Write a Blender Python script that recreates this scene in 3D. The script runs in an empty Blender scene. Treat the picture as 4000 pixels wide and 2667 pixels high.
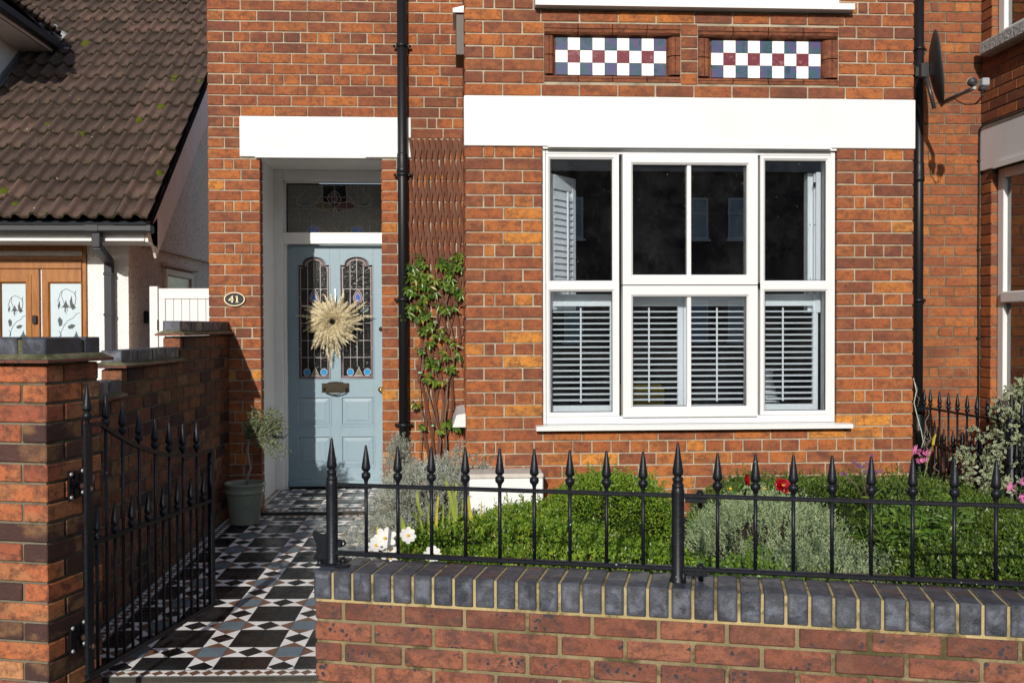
import bpy, math, random
import numpy as np
from mathutils import Vector, Matrix
R = random.Random(7)
NP = np.random.default_rng(11)
PI = math.pi
SC = bpy.context.scene

# ------------------------------------------------------------------ camera
HC = 1.4
FPX = 3889.0
yaw, pit, rol = 0.0579, -0.0153, -0.0031
_cy, _sy = math.cos(yaw), math.sin(yaw)
_F = np.array([_sy*math.cos(pit), _cy*math.cos(pit), math.sin(pit)])
_R = np.array([_cy, -_sy, 0.0]); _U = np.cross(_R, _F)
_c, _s = math.cos(rol), math.sin(rol)
_R, _U = _R*_c + _U*_s, _U*_c - _R*_s
cam = bpy.data.cameras.new('camera')
camo = bpy.data.objects.new('camera', cam)
SC.collection.objects.link(camo)
cam.sensor_width = 36.0
cam.lens = FPX/4000.0*36.0
cam.clip_start = 0.05
cam.clip_end = 2000
m = Matrix(((_R[0], _U[0], -_F[0], 0), (_R[1], _U[1], -_F[1], 0), (_R[2], _U[2], -_F[2], HC), (0, 0, 0, 1)))
camo.matrix_world = m
SC.camera = camo

# ------------------------------------------------------------------ world, sun, exposure
SUN = Vector((0.21, 1.0, -0.41)).normalized()       # the way the light travels
world = bpy.data.worlds.new('World'); SC.world = world; world.use_nodes = True
wn = world.node_tree.nodes; wl = world.node_tree.links
bg = wn['Background']
sky = wn.new('ShaderNodeTexSky'); sky.sky_type = 'NISHITA'; sky.sun_disc = False
sky.sun_elevation = math.asin(-SUN.z)
sky.sun_rotation = math.atan2(-SUN.x, -SUN.y)
sky.air_density = 1.0; sky.dust_density = 1.0; sky.ozone_density = 1.0
wl.new(sky.outputs[0], bg.inputs[0]); bg.inputs[1].default_value = 0.135
sun = bpy.data.lights.new('sun', 'SUN'); sun.energy = 4.5; sun.angle = math.radians(0.53)
sun.color = (1.0, 0.925, 0.82)
suno = bpy.data.objects.new('sun', sun); SC.collection.objects.link(suno)
suno.rotation_euler = SUN.to_track_quat('-Z', 'Y').to_euler()
suno.location = (-3, -12, 8)
SC.view_settings.view_transform = 'Standard'; SC.view_settings.look = 'None'
SC.view_settings.gamma = 1; SC.view_settings.exposure = 0.0
SC.view_settings.use_curve_mapping = False
SC.render.engine = 'CYCLES'

# ------------------------------------------------------------------ photograph pixel -> point on a real plane
def ray(u, v): return _F + _R*(u-2000)/FPX - _U*(v-1333.5)/FPX
def at(u, v, Y):
    r = ray(u, v); return r*Y/r[1] + np.array([0, 0, HC])
def onplane(u, v, P0, N):
    r = ray(u, v); P0 = np.array(P0, float)-[0, 0, HC]; N = np.array(N, float)
    return r*(P0 @ N)/(r @ N) + np.array([0, 0, HC])

# ------------------------------------------------------------------ materials
class NT:
    def __init__(s, name):
        s.m = bpy.data.materials.new(name); s.m.use_nodes = True
        s.t = s.m.node_tree; s.n = s.t.nodes; s.l = s.t.links
        s.b = s.n['Principled BSDF']; s.o = s.n['Material Output']
    def new(s, t, **k):
        n = s.n.new(t)
        for a, b in k.items(): setattr(n, a, b)
        return n
    def set(s, n, i, v):
        if v is None: return
        if hasattr(v, 'bl_idname') or isinstance(v, bpy.types.NodeSocket): s.l.new(v, n.inputs[i])
        else: n.inputs[i].default_value = v
    def math(s, op, a, b=None, c=None, clamp=False):
        n = s.new('ShaderNodeMath', operation=op); n.use_clamp = clamp
        s.set(n, 0, a); s.set(n, 1, b); s.set(n, 2, c); return n.outputs[0]
    def mix(s, f, a, b, bt='MIX'):
        n = s.new('ShaderNodeMix', data_type='RGBA', blend_type=bt)
        s.set(n, 0, f); s.set(n, 6, col(a)); s.set(n, 7, col(b)); return n.outputs[2]
    def ramp(s, f, stops, interp='LINEAR'):
        n = s.new('ShaderNodeValToRGB'); n.color_ramp.interpolation = interp
        e = n.color_ramp.elements
        while len(e) > 1: e.remove(e[0])
        e[0].position = stops[0][0]; e[0].color = col(stops[0][1])
        for p, c in stops[1:]:
            x = e.new(p); x.color = col(c)
        s.set(n, 0, f); return n.outputs[0]
    def map(s, f, a, b, c=0.0, d=1.0, smooth=True):
        n = s.new('ShaderNodeMapRange'); n.interpolation_type = 'SMOOTHSTEP' if smooth else 'LINEAR'
        for i, v in enumerate((f, a, b, c, d)): s.set(n, i, v)
        return n.outputs[0]
    def noise(s, vec, scale, detail=4, rough=0.6, dist=0.0):
        n = s.new('ShaderNodeTexNoise'); s.set(n, 'Vector', vec)
        n.inputs['Scale'].default_value = scale; n.inputs['Detail'].default_value = detail
        n.inputs['Roughness'].default_value = rough; n.inputs['Distortion'].default_value = dist
        return n.outputs[0]
    def pos(s): return s.new('ShaderNodeNewGeometry').outputs['Position']
    def rnd(s):
        return s.new('ShaderNodeAttribute', attribute_name='rnd').outputs['Fac']
    def vmul(s, v, xyz):
        n = s.new('ShaderNodeVectorMath', operation='MULTIPLY'); s.set(n, 0, v); n.inputs[1].default_value = xyz; return n.outputs[0]
    def vadd(s, v, w):
        n = s.new('ShaderNodeVectorMath', operation='ADD'); s.set(n, 0, v); s.set(n, 1, w); return n.outputs[0]
    def comb(s, x, y, z):
        n = s.new('ShaderNodeCombineXYZ'); s.set(n, 0, x); s.set(n, 1, y); s.set(n, 2, z); return n.outputs[0]
    def bump(s, h, strength, dist=0.002):
        n = s.new('ShaderNodeBump'); s.set(n, 'Height', h); n.inputs['Strength'].default_value = strength
        n.inputs['Distance'].default_value = dist; s.l.new(n.outputs[0], s.b.inputs['Normal'])
    def fin(s, c=None, r=None, spec=None, metal=None):
        if c is not None: s.set(s.b, 'Base Color', col(c))
        if r is not None: s.set(s.b, 'Roughness', r)
        if spec is not None: s.set(s.b, 'Specular IOR Level', spec)
        if metal is not None: s.set(s.b, 'Metallic', metal)
        return s.m
def col(c):
    if isinstance(c, (tuple, list)) and len(c) == 3: return (*c, 1)
    return c

def brick_mat(name, stops, stain=0.5, stainc=(.05, .025, .02), hue=(.52, .22, .06), huef=.4, rough=.85, efflor=0.0, spots=0.0, speck=.35):
    t = NT(name)
    r = t.rnd()
    off = t.comb(t.math('MULTIPLY', r, 37.0), t.math('MULTIPLY', r, 11.0), t.math('MULTIPLY', r, 23.0))
    p = t.vadd(t.pos(), off)
    pm = t.vmul(p, (1, 1, 1.7))
    base = t.ramp(r, stops)
    n1 = t.noise(pm, 13, 8, .72, .3)
    n2 = t.noise(p, 26, 6, .7, .4)
    n3 = t.noise(p, 260, 3, .7)
    n4 = t.noise(pm, 5, 3, .5)
    c = t.mix(t.math('MULTIPLY', t.map(n4, .48, .60), huef), base, hue)
    st = t.math('MULTIPLY', t.map(n1, .46, .62), stain)
    c = t.mix(st, c, stainc)
    st2 = t.math('MULTIPLY', t.map(n2, .5, .62), stain*.7)
    c = t.mix(st2, c, stainc)
    c = t.mix(t.math('MULTIPLY', t.map(t.noise(p, 60, 5, .75), .5, .66), .4), c, (.05, .024, .018))
    c = t.mix(t.map(n3, .3, .7, 0, speck), c, (.02, .01, .008), 'MIX')
    c = t.mix(t.math('MULTIPLY', t.map(t.noise(p, 420, 2, .5), .62, .74), .25), c, (.55, .36, .24))
    if efflor:
        c = t.mix(t.math('MULTIPLY', t.map(t.noise(p, 14, 8, .8, 1.2), .6, .74), efflor), c, (.6, .52, .45))
    if spots:
        vn = t.new('ShaderNodeTexVoronoi'); t.set(vn, 'Vector', t.vadd(p, t.vmul(t.new('ShaderNodeTexNoise').outputs[1], (.02, .02, .02)))); vn.inputs['Scale'].default_value = 46
        sm = t.map(vn.outputs['Distance'], .26, .38, 1, 0)
        gate = t.map(t.noise(pm, 7, 2, .5), .5, .6)
        dark = t.math('MULTIPLY', t.map(t.noise(pm, 8, 4, .6), .5, .66), .45)
        c = t.mix(dark, c, (.07, .045, .045))
        c = t.mix(t.math('MULTIPLY', t.math('MULTIPLY', sm, gate), spots), c, (.030, .033, .045))
    wp = t.vmul(t.pos(), (1, 1, .8))
    c = t.mix(t.map(t.noise(wp, 2.2, 6, .7), .48, .68, 0, .42), c, stainc)
    h = t.math('ADD', t.math('MULTIPLY', n2, .9), t.math('MULTIPLY', n3, .35))
    h = t.math('ADD', h, t.math('MULTIPLY', t.noise(t.vmul(p, (1, 1, 4)), 60, 4, .7), .5))
    t.bump(h, .75, .004)
    return t.fin(c, rough, .3)

M_BRICK = brick_mat('red_brick', [(0, (.20, .066, .037)), (.18, (.26, .081, .037)), (.38, (.33, .098, .036)), (.6, (.40, .120, .035)), (.8, (.46, .148, .036)), (.92, (.53, .185, .038)), (1, (.64, .26, .045))], stain=.55, stainc=(.085, .036, .027), huef=.32, hue=(.44, .17, .05), efflor=.13)
M_BRICKN = brick_mat('neighbour_brick', [(0, (.17, .058, .036)), (.3, (.29, .092, .040)), (.7, (.38, .118, .040)), (1, (.47, .17, .045))], stain=.38, stainc=(.10, .045, .03), huef=.25)
M_PIERB = brick_mat('stock_brick', [(0, (.05, .024, .022)), (.30, (.085, .035, .03)), (.36, (.30, .085, .045)), (.65, (.45, .125, .052)), (.82, (.53, .17, .062)), (1, (.54, .30, .14))], stain=.6, stainc=(.045, .022, .02), huef=.45, hue=(.42, .22, .09), rough=.7, efflor=.55)
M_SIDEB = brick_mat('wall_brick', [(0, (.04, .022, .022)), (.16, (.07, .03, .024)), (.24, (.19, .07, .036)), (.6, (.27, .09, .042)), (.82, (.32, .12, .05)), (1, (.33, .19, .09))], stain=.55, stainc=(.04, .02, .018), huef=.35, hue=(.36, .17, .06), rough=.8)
M_STREETB = brick_mat('spotted_brick', [(0, (.15, .052, .036)), (.5, (.25, .082, .050)), (1, (.33, .115, .065))], stain=.75, stainc=(.10, .046, .034), huef=.3, hue=(.38, .17, .10), rough=.8, spots=1.0, efflor=.25)
M_TERRA = brick_mat('terracotta', [(0, (.19, .062, .034)), (1, (.28, .088, .036))], stain=.6, stainc=(.05, .02, .018), huef=.2)

def blue_brick():
    t = NT('blue_brick'); r = t.rnd()
    p = t.vadd(t.pos(), t.comb(t.math('MULTIPLY', r, 9.), r, r))
    base = t.ramp(r, [(0, (.036, .040, .052)), (.6, (.055, .062, .082)), (.85, (.05, .05, .062)), (1, (.075, .085, .11))])
    n = t.noise(p, 18, 5, .6)
    c = t.mix(t.map(n, .4, .62, 0, .85), base, (.135, .15, .195))
    vn = t.new('ShaderNodeTexVoronoi'); t.set(vn, 'Vector', p); vn.inputs['Scale'].default_value = 190
    pit_ = t.map(vn.outputs['Distance'], .08, .26, 1, 0)
    sel = t.map(t.noise(p, 60, 2, .5), .5, .56)
    pits = t.math('MULTIPLY', pit_, sel)
    c = t.mix(pits, c, (.012, .012, .016))
    c = t.mix(t.map(t.noise(p, 300, 2, .5), .4, .7, 0, .5), c, (.03, .032, .04))
    wet = t.map(t.noise(p, 9, 4, .55, .6), .53, .58)
    c = t.mix(t.math('MULTIPLY', wet, .4), c, (.012, .013, .017))
    g_ = t.new('ShaderNodeTexCoord').outputs['Generated']; sp_ = t.new('ShaderNodeSeparateXYZ'); t.l.new(g_, sp_.inputs[0])
    dx_ = t.math('MINIMUM', sp_.outputs[0], t.math('SUBTRACT', 1.0, sp_.outputs[0])); dz_ = t.math('MINIMUM', sp_.outputs[2], t.math('SUBTRACT', 1.0, sp_.outputs[2]))
    ed_ = t.math('ADD', t.math('MINIMUM', dx_, dz_), t.math('MULTIPLY', t.math('SUBTRACT', t.noise(p, 40, 4, .6), .5), .22))
    c = t.mix(t.map(ed_, .08, .20, .55, 0), c, (.026, .029, .038))
    t.bump(t.math('SUBTRACT', t.noise(p, 120, 4, .7), pits), .6, .003)
    return t.fin(c, t.mix(wet, (.55, .55, .55), (.28, .28, .28)), .45)
M_BLUEB = blue_brick()

def mortar_mat(name, a, b, moss=0.0, scale=1.0, dark=.5):
    t = NT(name); p = t.pos()
    c = t.mix(t.map(t.noise(p, 6*scale, 6, .7), .35, .65), a, b)
    c = t.mix(t.map(t.noise(p, 350, 3, .7), .35, .7, 0, dark), c, tuple(x*.35 for x in a))
    if moss:
        c = t.mix(t.math('MULTIPLY', t.map(t.noise(p, 5, 7, .7, .5), .48, .62), moss), c, (.045, .045, .015))
    t.bump(t.noise(p, 220, 5, .8), .9, .004)
    return t.fin(c, .95, .2)
M_MORTAR = mortar_mat('lime_mortar', (.50, .44, .33), (.34, .29, .22), .3)
M_MORTARD = mortar_mat('grey_mortar', (.24, .215, .16), (.16, .15, .11), .55)
M_MORTARY = mortar_mat('sandy_mortar', (.56, .45, .23), (.40, .32, .16), .75)
M_MORTARB = mortar_mat('weathered_mortar', (.34, .28, .16), (.21, .18, .10), .8)
M_FILLET = mortar_mat('mossy_mortar', (.20, .19, .12), (.10, .10, .05), .7, 3)

def paint(name, c, rough=.4, bumps=.15, dirt=.1, scale=30, dirtc=None, spec=.5):
    t = NT(name); p = t.pos()
    n = t.noise(p, scale, 5, .65)
    cc = t.mix(t.map(n, .45, .75, 0, dirt), c, dirtc or tuple(x*.45 for x in c))
    t.bump(t.noise(p, scale*5, 4, .7), bumps, .002)
    return t.fin(cc, rough, spec)
M_WHITE = paint('white_upvc', (.66, .67, .68), .3, .02, .04, 8)
M_RENDERW = paint('white_masonry_paint', (.665, .67, .675), .7, .35, .3, 1.6, (.50, .50, .50))
M_OLDWHITE = paint('old_white_gloss', (.84, .84, .83), .4, .25, .14, 12, (.48, .44, .38))
M_DOOR = paint('duck_egg_gloss', (.225, .315, .375), .3, .12, .12, 25)
M_BLACK = NT('black_iron_paint')
_p = M_BLACK.pos(); _n = M_BLACK.noise(_p, 60, 4, .6)
_c = M_BLACK.mix(M_BLACK.map(_n, .3, .7), (.004, .005, .008), (.009, .011, .016))
_c = M_BLACK.mix(M_BLACK.map(M_BLACK.noise(_p, 75, 2, .5), .755, .775), _c, (.45, .45, .45))
M_BLACK.bump(M_BLACK.noise(_p, 130, 4, .6), .35, .002)
M_BLACK = M_BLACK.fin(_c, .40, .26)
M_PIPE = paint('black_pipe_plastic', (.008, .0085, .011), .42, .1, .2, 40, (.02, .02, .02), .3)
M_GUTTER = paint('grey_gutter_plastic', (.026, .029, .036), .5, .05, .2, 20, (.04, .04, .04), .25)
M_DARKMETAL = paint('dark_metal', (.035, .036, .04), .4, .1, .3, 40)
M_GREYMETAL = paint('grey_metal', (.30, .31, .33), .4, .05, .2, 40)
M_BRASSOLD = NT('aged_brass').fin((.055, .046, .034), .34, .5, .9)
M_BRASS = NT('bright_brass').fin((.75, .52, .18), .18, .5, 1.0)
M_SCREW = NT('zinc').fin((.35, .35, .35), .5, .5, .7)
M_CREAM = paint('cream_enamel', (.78, .66, .42), .35, .03, .1, 60)
M_OAK = NT('golden_oak_foil')
_p = M_OAK.vmul(M_OAK.pos(), (6, 6, .6)); _n = M_OAK.noise(_p, 9, 6, .7, .5)
M_OAK.bump(_n, .15, .002)
M_OAK = M_OAK.fin(M_OAK.ramp(_n, [(.3, (.15, .048, .006)), (.5, (.27, .095, .010)), (.7, (.36, .14, .017))]), .35, .5)
M_TRELLIS = NT('brown_trellis_wood')
_p = M_TRELLIS.vmul(M_TRELLIS.pos(), (5, 5, .7)); _n = M_TRELLIS.noise(_p, 16, 6, .75, .6); _r = M_TRELLIS.rnd()
M_TRELLIS.bump(_n, .5, .002)
_c = M_TRELLIS.mix(M_TRELLIS.math('MULTIPLY', _r, .6), M_TRELLIS.ramp(_n, [(.3, (.060, .022, .013)), (.55, (.11, .042, .024)), (.75, (.17, .075, .045))]), (.16, .075, .05))
M_TRELLIS = M_TRELLIS.fin(_c, .8, .2)
M_WOODSTEM = paint('bark', (.16, .12, .09), .85, .8, .6, 60, (.06, .045, .035), .2)
M_OLIVEBARK = paint('olive_bark', (.26, .235, .20), .85, .6, .5, 60, (.10, .09, .08), .2)

def render_wall(name, c, dark, scale):
    t = NT(name); p = t.pos()
    n1 = t.noise(p, scale, 4, .6); n2 = t.noise(p, scale*.4, 3, .6)
    cc = t.mix(t.map(t.noise(p, scale*1.3, 4, .7), .52, .66, 0, dark), c, (.10, .085, .07))
    cc = t.mix(t.map(t.noise(p, 3, 5, .7), .5, .7, 0, .35), cc, tuple(x*.6 for x in c))
    t.bump(t.math('ADD', t.map(n1, .35, .65), n2), .7, .009)
    return t.fin(cc, .9, .2)
M_DASH = render_wall('white_roughcast', (.86, .85, .84), .03, 60)
M_DASHD = render_wall('weathered_roughcast', (.82, .72, .61), .9, 42)
M_CONCRETE = render_wall('weathered_concrete', (.42, .42, .42), .6, 45)
M_BARGE = paint('beige_board', (.82, .76, .68), .6, .1, .2, 6)

def roof_mat():
    t = NT('concrete_roof_tile'); oi = t.new('ShaderNodeObjectInfo'); r = oi.outputs['Random']; p = t.pos()
    c = t.ramp(r, [(0, (.062, .042, .035)), (.5, (.090, .058, .047)), (.85, (.115, .072, .058)), (1, (.13, .078, .060))])
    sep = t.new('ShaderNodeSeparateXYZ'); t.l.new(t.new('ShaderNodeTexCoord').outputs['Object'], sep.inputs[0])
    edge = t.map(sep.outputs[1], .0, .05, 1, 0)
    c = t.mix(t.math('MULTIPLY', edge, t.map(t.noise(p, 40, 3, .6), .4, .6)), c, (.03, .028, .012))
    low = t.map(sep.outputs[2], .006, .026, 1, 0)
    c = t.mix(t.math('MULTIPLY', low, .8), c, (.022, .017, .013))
    c = t.mix(t.map(t.noise(p, 7, 6, .7), .5, .7, 0, .6), c, (.03, .024, .020))
    c = t.mix(t.map(t.noise(p, 180, 3, .7), .45, .7, 0, .6), c, (.025, .018, .014))
    c = t.mix(t.map(t.noise(p, 230, 2, .6), .6, .7, 0, .4), c, (.28, .20, .16))
    c = t.mix(t.map(t.noise(p, 26, 3, .6), .715, .735), c, (.45, .42, .36))
    c = t.mix(t.map(t.noise(t.vadd(p, (5, 5, 5)), 13, 4, .6), .72, .74, 0, .9), c, (.35, .22, .03))
    c = t.mix(t.map(t.noise(t.vadd(p, (9, 2, 5)), 5, 6, .75), .6, .7, 0, .8), c, (.045, .06, .01))
    t.bump(t.noise(p, 160, 4, .8), .8, .004)
    return t.fin(c, .9, .25)
M_ROOF = roof_mat()
M_MOSS = NT('moss'); _p = M_MOSS.pos(); M_MOSS.bump(M_MOSS.noise(_p, 160, 4, .8), 1, .008)
M_MOSS = M_MOSS.fin(M_MOSS.mix(M_MOSS.noise(_p, 40, 4, .7), (.03, .05, .005), (.12, .13, .012)), .95, .1)
M_LEAD = paint('lead_flashing', (.20, .21, .23), .5, .3, .6, 15, (.45, .45, .45))

def tile_mat(name, c, v=.15, rough=.28):
    t = NT(name); p = t.pos(); r = t.rnd()
    cc = t.mix(t.math('MULTIPLY', r, v), c, tuple(min(1, x*1.6+.01) for x in c))
    cc = t.mix(t.map(t.noise(p, 500, 2, .6), .4, .7, 0, .3), cc, tuple(x*.6 for x in c))
    dirt = t.map(t.noise(p, 12, 6, .7), .45, .75, 0, .22)
    cc = t.mix(dirt, cc, tuple(x*.45+.02 for x in c))
    t.bump(t.noise(p, 90, 4, .6), .22, .0015)
    rr = t.map(t.noise(p, 8, 4, .6), .45, .6, rough*.75, rough*1.7)
    return t.fin(cc, rr, .5)
MT_BLACK = tile_mat('black_tile', (.011, .011, .012), .3, .32)
MT_WHITE = tile_mat('white_tile', (.84, .83, .82), .1, .38)
MT_BLUE = tile_mat('grey_blue_tile', (.12, .165, .20), .2, .38)
MT_BROWN = tile_mat('brown_tile', (.16, .085, .055), .2, .4)
MT_SLATE = tile_mat('slate_strip', (.15, .16, .165), .3, .4)
def glaze(name, c, rough=.06):
    t = NT(name); p = t.pos(); t.bump(t.noise(p, 25, 3, .5), .12, .002)
    return t.fin(c, rough, .6)
MG_WHITE = glaze('white_glaze', (.82, .82, .80))
def glaze_lustre():
    t = NT('lustre_glaze'); p = t.pos(); r = t.rnd(); 
    n = t.noise(t.vadd(p, t.comb(t.math('MULTIPLY', r, 20.), r, r)), 14, 3, .5, 1.2)
    c = t.ramp(n, [(.3, (.02, .035, .07)), (.45, (.03, .08, .09)), (.52, (.05, .05, .16)), (.6, (.08, .045, .12)), (.7, (.03, .10, .08))])
    t.bump(t.noise(p, 25, 3, .5), .15, .002)
    return t.fin(c, .1, .7)
MG_BLUE = glaze_lustre()
def glaze_red():
    t = NT('ruby_glaze'); p = t.pos()
    c = t.mix(t.map(t.noise(p, 24, 9, .85), .54, .62, 0, .8), (.14, .016, .024), (.36, .20, .21))
    return t.fin(c, .2, .5)
MG_RED = glaze_red()

def glass_mat(name, tint=(1, 1, 1), refl=1.0, dust=0.0):
    t = NT(name); t.n.remove(t.b)
    tr = t.new('ShaderNodeBsdfTransparent'); tr.inputs[0].default_value = col(tint)
    gl = t.new('ShaderNodeBsdfGlossy'); gl.inputs['Roughness'].default_value = 0.0
    gl.inputs[0].default_value = (1, 1, 1, 1)
    nb = t.new('ShaderNodeBump'); t.set(nb, 'Height', t.noise(t.pos(), 1.6, 2, .5)); nb.inputs['Strength'].default_value = .04
    t.l.new(nb.outputs[0], gl.inputs['Normal'])
    fr = t.new('ShaderNodeFresnel'); fr.inputs[0].default_value = 1.6
    mx = t.new('ShaderNodeMixShader')
    t.l.new(t.math('MULTIPLY', fr.outputs[0], refl*2.1, clamp=True), mx.inputs[0]); t.l.new(tr.outputs[0], mx.inputs[1]); t.l.new(gl.outputs[0], mx.inputs[2])
    out = mx.outputs[0]
    if dust:
        df = t.new('ShaderNodeBsdfDiffuse'); df.inputs[0].default_value = (.8, .8, .8, 1)
        p = t.pos()
        d = t.math('MULTIPLY', t.map(t.noise(p, 3, 8, .75), .35, .8), dust)
        sp = t.map(t.noise(t.vmul(p, (1, 1, .28)), 210, 2, .5), .755, .765, 0, .35)
        m2 = t.new('ShaderNodeMixShader'); t.l.new(t.math('MAXIMUM', d, sp), m2.inputs[0]); t.l.new(out, m2.inputs[1]); t.l.new(df.outputs[0], m2.inputs[2])
        out = m2.outputs[0]
    t.l.new(out, t.o.inputs[0]); return t.m
M_GLASS = glass_mat('window_glass', (.90, .93, .95), 1.0, .010)
def dark_glass():
    t = NT('obscure_dark_glass'); p = t.pos()
    t.bump(t.noise(p, 60, 3, .6), .5, .006)
    return t.fin((.008, .009, .010), .14, .35)
M_DKGLASS = dark_glass()
def sparkle_glass():
    t = NT('stippled_glass'); p = t.pos()
    n = t.noise(p, 400, 2, .6); t.bump(n, 1.0, .004)
    c = t.mix(t.map(n, .5, .62), (.09, .092, .088), (.50, .50, .47)); return t.fin(c, .35, .5)
M_STIPPLE = sparkle_glass()
M_MAROON = glaze('maroon_glass', (.07, .010, .018), .45)
M_CYAN = glaze('sky_blue_glass', (.02, .22, .50), .25)
M_BLUEGL = glaze('cobalt_glass', (.05, .12, .42), .2)
M_TEAL = glaze('teal_glass', (.035, .10, .09), .5)
M_OLIVEGL = glaze('olive_glass', (.10, .085, .04), .5)
M_CAME = paint('lead_came', (.44, .41, .41), .45, .3, .4, 80)
M_FROST = paint('frosted_glass', (.46, .56, .62), .35, .05, .1, 6)
M_ETCH = NT('etched_line').fin((.035, .05, .05), .5)
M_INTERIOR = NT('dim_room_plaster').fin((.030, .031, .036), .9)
M_CURTAIN = paint('grey_blind_cloth', (.20, .19, .17), .8, .2, .2, 5)
M_SHUTTER = paint('white_shutter', (.85, .88, .92), .4, .02, .03, 8)
def leaf_mat(name, stops, rough=.45, trans=.25, spec=.5):
    t = NT(name); r = t.rnd()
    c = t.ramp(r, stops)
    p = t.pos(); c = t.mix(t.map(t.noise(p, 9, 3, .6), .4, .7, 0, .35), c, tuple(x*.55 for x in stops[0][1]))
    c = t.mix(t.map(t.noise(t.vadd(p, (3, 1, 2)), 6, 5, .7), .52, .66, 0, .45), c, tuple(min(1, x*1.25) for x in stops[-2][1]))
    t.fin(c, rough, spec)
    tl = t.new('ShaderNodeBsdfTranslucent'); t.l.new(c, tl.inputs[0])
    mx = t.new('ShaderNodeMixShader'); mx.inputs[0].default_value = trans
    t.l.new(t.b.outputs[0], mx.inputs[1]); t.l.new(tl.outputs[0], mx.inputs[2]); t.l.new(mx.outputs[0], t.o.inputs[0])
    return t.m
M_BOX = leaf_mat('box_leaf', [(0, (.06, .13, .010)), (.5, (.125, .235, .016)), (.8, (.205, .33, .026)), (.97, (.32, .42, .045)), (1, (.36, .20, .07))], .4, .35)
M_BOXD = leaf_mat('dark_box_leaf', [(0, (.04, .08, .014)), (.6, (.08, .14, .018)), (.9, (.13, .21, .022)), (1, (.22, .27, .04))], .4, .3)
M_LAV = leaf_mat('silver_leaf', [(0, (.20, .23, .18)), (.5, (.34, .37, .31)), (.9, (.48, .50, .44)), (1, (.24, .16, .11))], .6, .2, .3)
M_LAV2 = leaf_mat('grey_green_leaf', [(0, (.15, .21, .11)), (.5, (.26, .34, .18)), (.9, (.38, .46, .26)), (1, (.30, .26, .15))], .6, .2, .3)
M_CLIMB = leaf_mat('glossy_climber_leaf', [(0, (.035, .085, .012)), (.6, (.075, .16, .018)), (.93, (.17, .24, .025)), (1, (.35, .20, .03))], .3, .2, .4)
M_OLIVE = leaf_mat('olive_leaf', [(0, (.06, .095, .032)), (.6, (.13, .175, .065)), (1, (.28, .31, .19))], .45, .15, .5)
M_GREEN = leaf_mat('fresh_leaf', [(0, (.06, .12, .02)), (.6, (.10, .20, .025)), (1, (.22, .32, .04))], .45, .3)
M_IRIS = leaf_mat('yellow_green_blade', [(0, (.22, .30, .05)), (.6, (.38, .42, .07)), (1, (.60, .48, .05))], .45, .35)
M_VARI_W = leaf_mat('cream_leaf_edge', [(0, (.50, .54, .36)), (1, (.72, .72, .55))], .45, .3)
M_VARI_G = leaf_mat('variegated_centre', [(0, (.06, .12, .03)), (1, (.14, .22, .06))], .4, .2)
M_PETW = leaf_mat('white_petal', [(0, (.80, .80, .78)), (1, (.86, .86, .84))], .5, .35, .3)
M_PETR = leaf_mat('crimson_petal', [(0, (.28, .003, .010)), (1, (.50, .010, .025))], .5, .3, .3)
M_PETP = leaf_mat('pink_petal', [(0, (.62, .14, .40)), (1, (.82, .32, .58))], .5, .35, .3)
M_PETV = leaf_mat('violet_floret', [(0, (.16, .06, .22)), (1, (.30, .14, .38))], .6, .3, .3)
M_YELLOW = NT('yellow_disc').fin((.65, .34, .01), .8)
M_STRAW = leaf_mat('pampas_straw', [(0, (.58, .48, .26)), (.5, (.84, .76, .53)), (1, (.95, .90, .76))], .8, .3, .1)
M_TWIG = NT('dry_twig').fin((.12, .075, .055), .9, .1)
M_SOIL = mortar_mat('garden_soil', (.05, .036, .026), (.03, .022, .016), 0, 4)
M_POT = NT('glazed_green_pot'); _p = M_POT.pos()
M_POT.bump(M_POT.noise(_p, 90, 3, .6), .15, .002)
M_POT = M_POT.fin(M_POT.mix(M_POT.map(M_POT.noise(_p, 120, 3, .7), .5, .7, 0, .35), (.22, .245, .185), (.10, .11, .085)), .22, .5)
M_PAVE = mortar_mat('pavement_slab', (.26, .22, .16), (.18, .155, .12), .3)
M_ASPHALT = mortar_mat('asphalt', (.06, .06, .06), (.045, .045, .045), 0)
M_OPPB = NT('far_brick').fin((.075, .052, .048), .9)
M_RIBBON = NT('satin_ribbon').fin((.70, .76, .80), .3, .5)
M_TAPE = NT('green_tie').fin((.20, .62, .45), .5)
M_TWINE = NT('pale_twine').fin((.50, .62, .55), .6)

# ------------------------------------------------------------------ mesh builder
def _tmpl():
    idx = {}; sg = []
    for sx in (0, 1):
        for sy in (0, 1):
            for sz in (0, 1):
                for a in (0, 1, 2):
                    idx[(sx, sy, sz, a)] = len(sg); sg.append((sx, sy, sz, a))
    F = []
    for a in (0, 1, 2):
        o = [k for k in (0, 1, 2) if k != a]
        for s in (0, 1):
            q = []
            for (p, r) in ((0, 0), (1, 0), (1, 1), (0, 1)):
                c = [0, 0, 0]; c[a] = s; c[o[0]] = p; c[o[1]] = r; q.append(idx[(*c, a)])
            F.append(q)
    for a, b in ((0, 1), (0, 2), (1, 2)):
        o = 3-a-b
        for s in (0, 1):
            for r in (0, 1):
                def g(w, ax):
                    c = [0, 0, 0]; c[a] = s; c[b] = r; c[o] = w; return idx[(*c, ax)]
                F.append([g(0, a), g(1, a), g(1, b), g(0, b)])
    for sx in (0, 1):
        for sy in (0, 1):
            for sz in (0, 1): F.append([idx[(sx, sy, sz, a)] for a in (0, 1, 2)])
    V = np.array([[(s[k] if k == s[3] else (.2 if s[k] == 0 else .8)) for k in range(3)] for s in sg], float)
    G = []
    for f in F:
        P = V[f]; n = np.cross(P[1]-P[0], P[2]-P[0]); c = P.mean(0)-.5
        G.append(f if n @ c > 0 else f[::-1])
    return sg, G
_SG, _CF = _tmpl()
_SGA = np.array(_SG)

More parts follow.
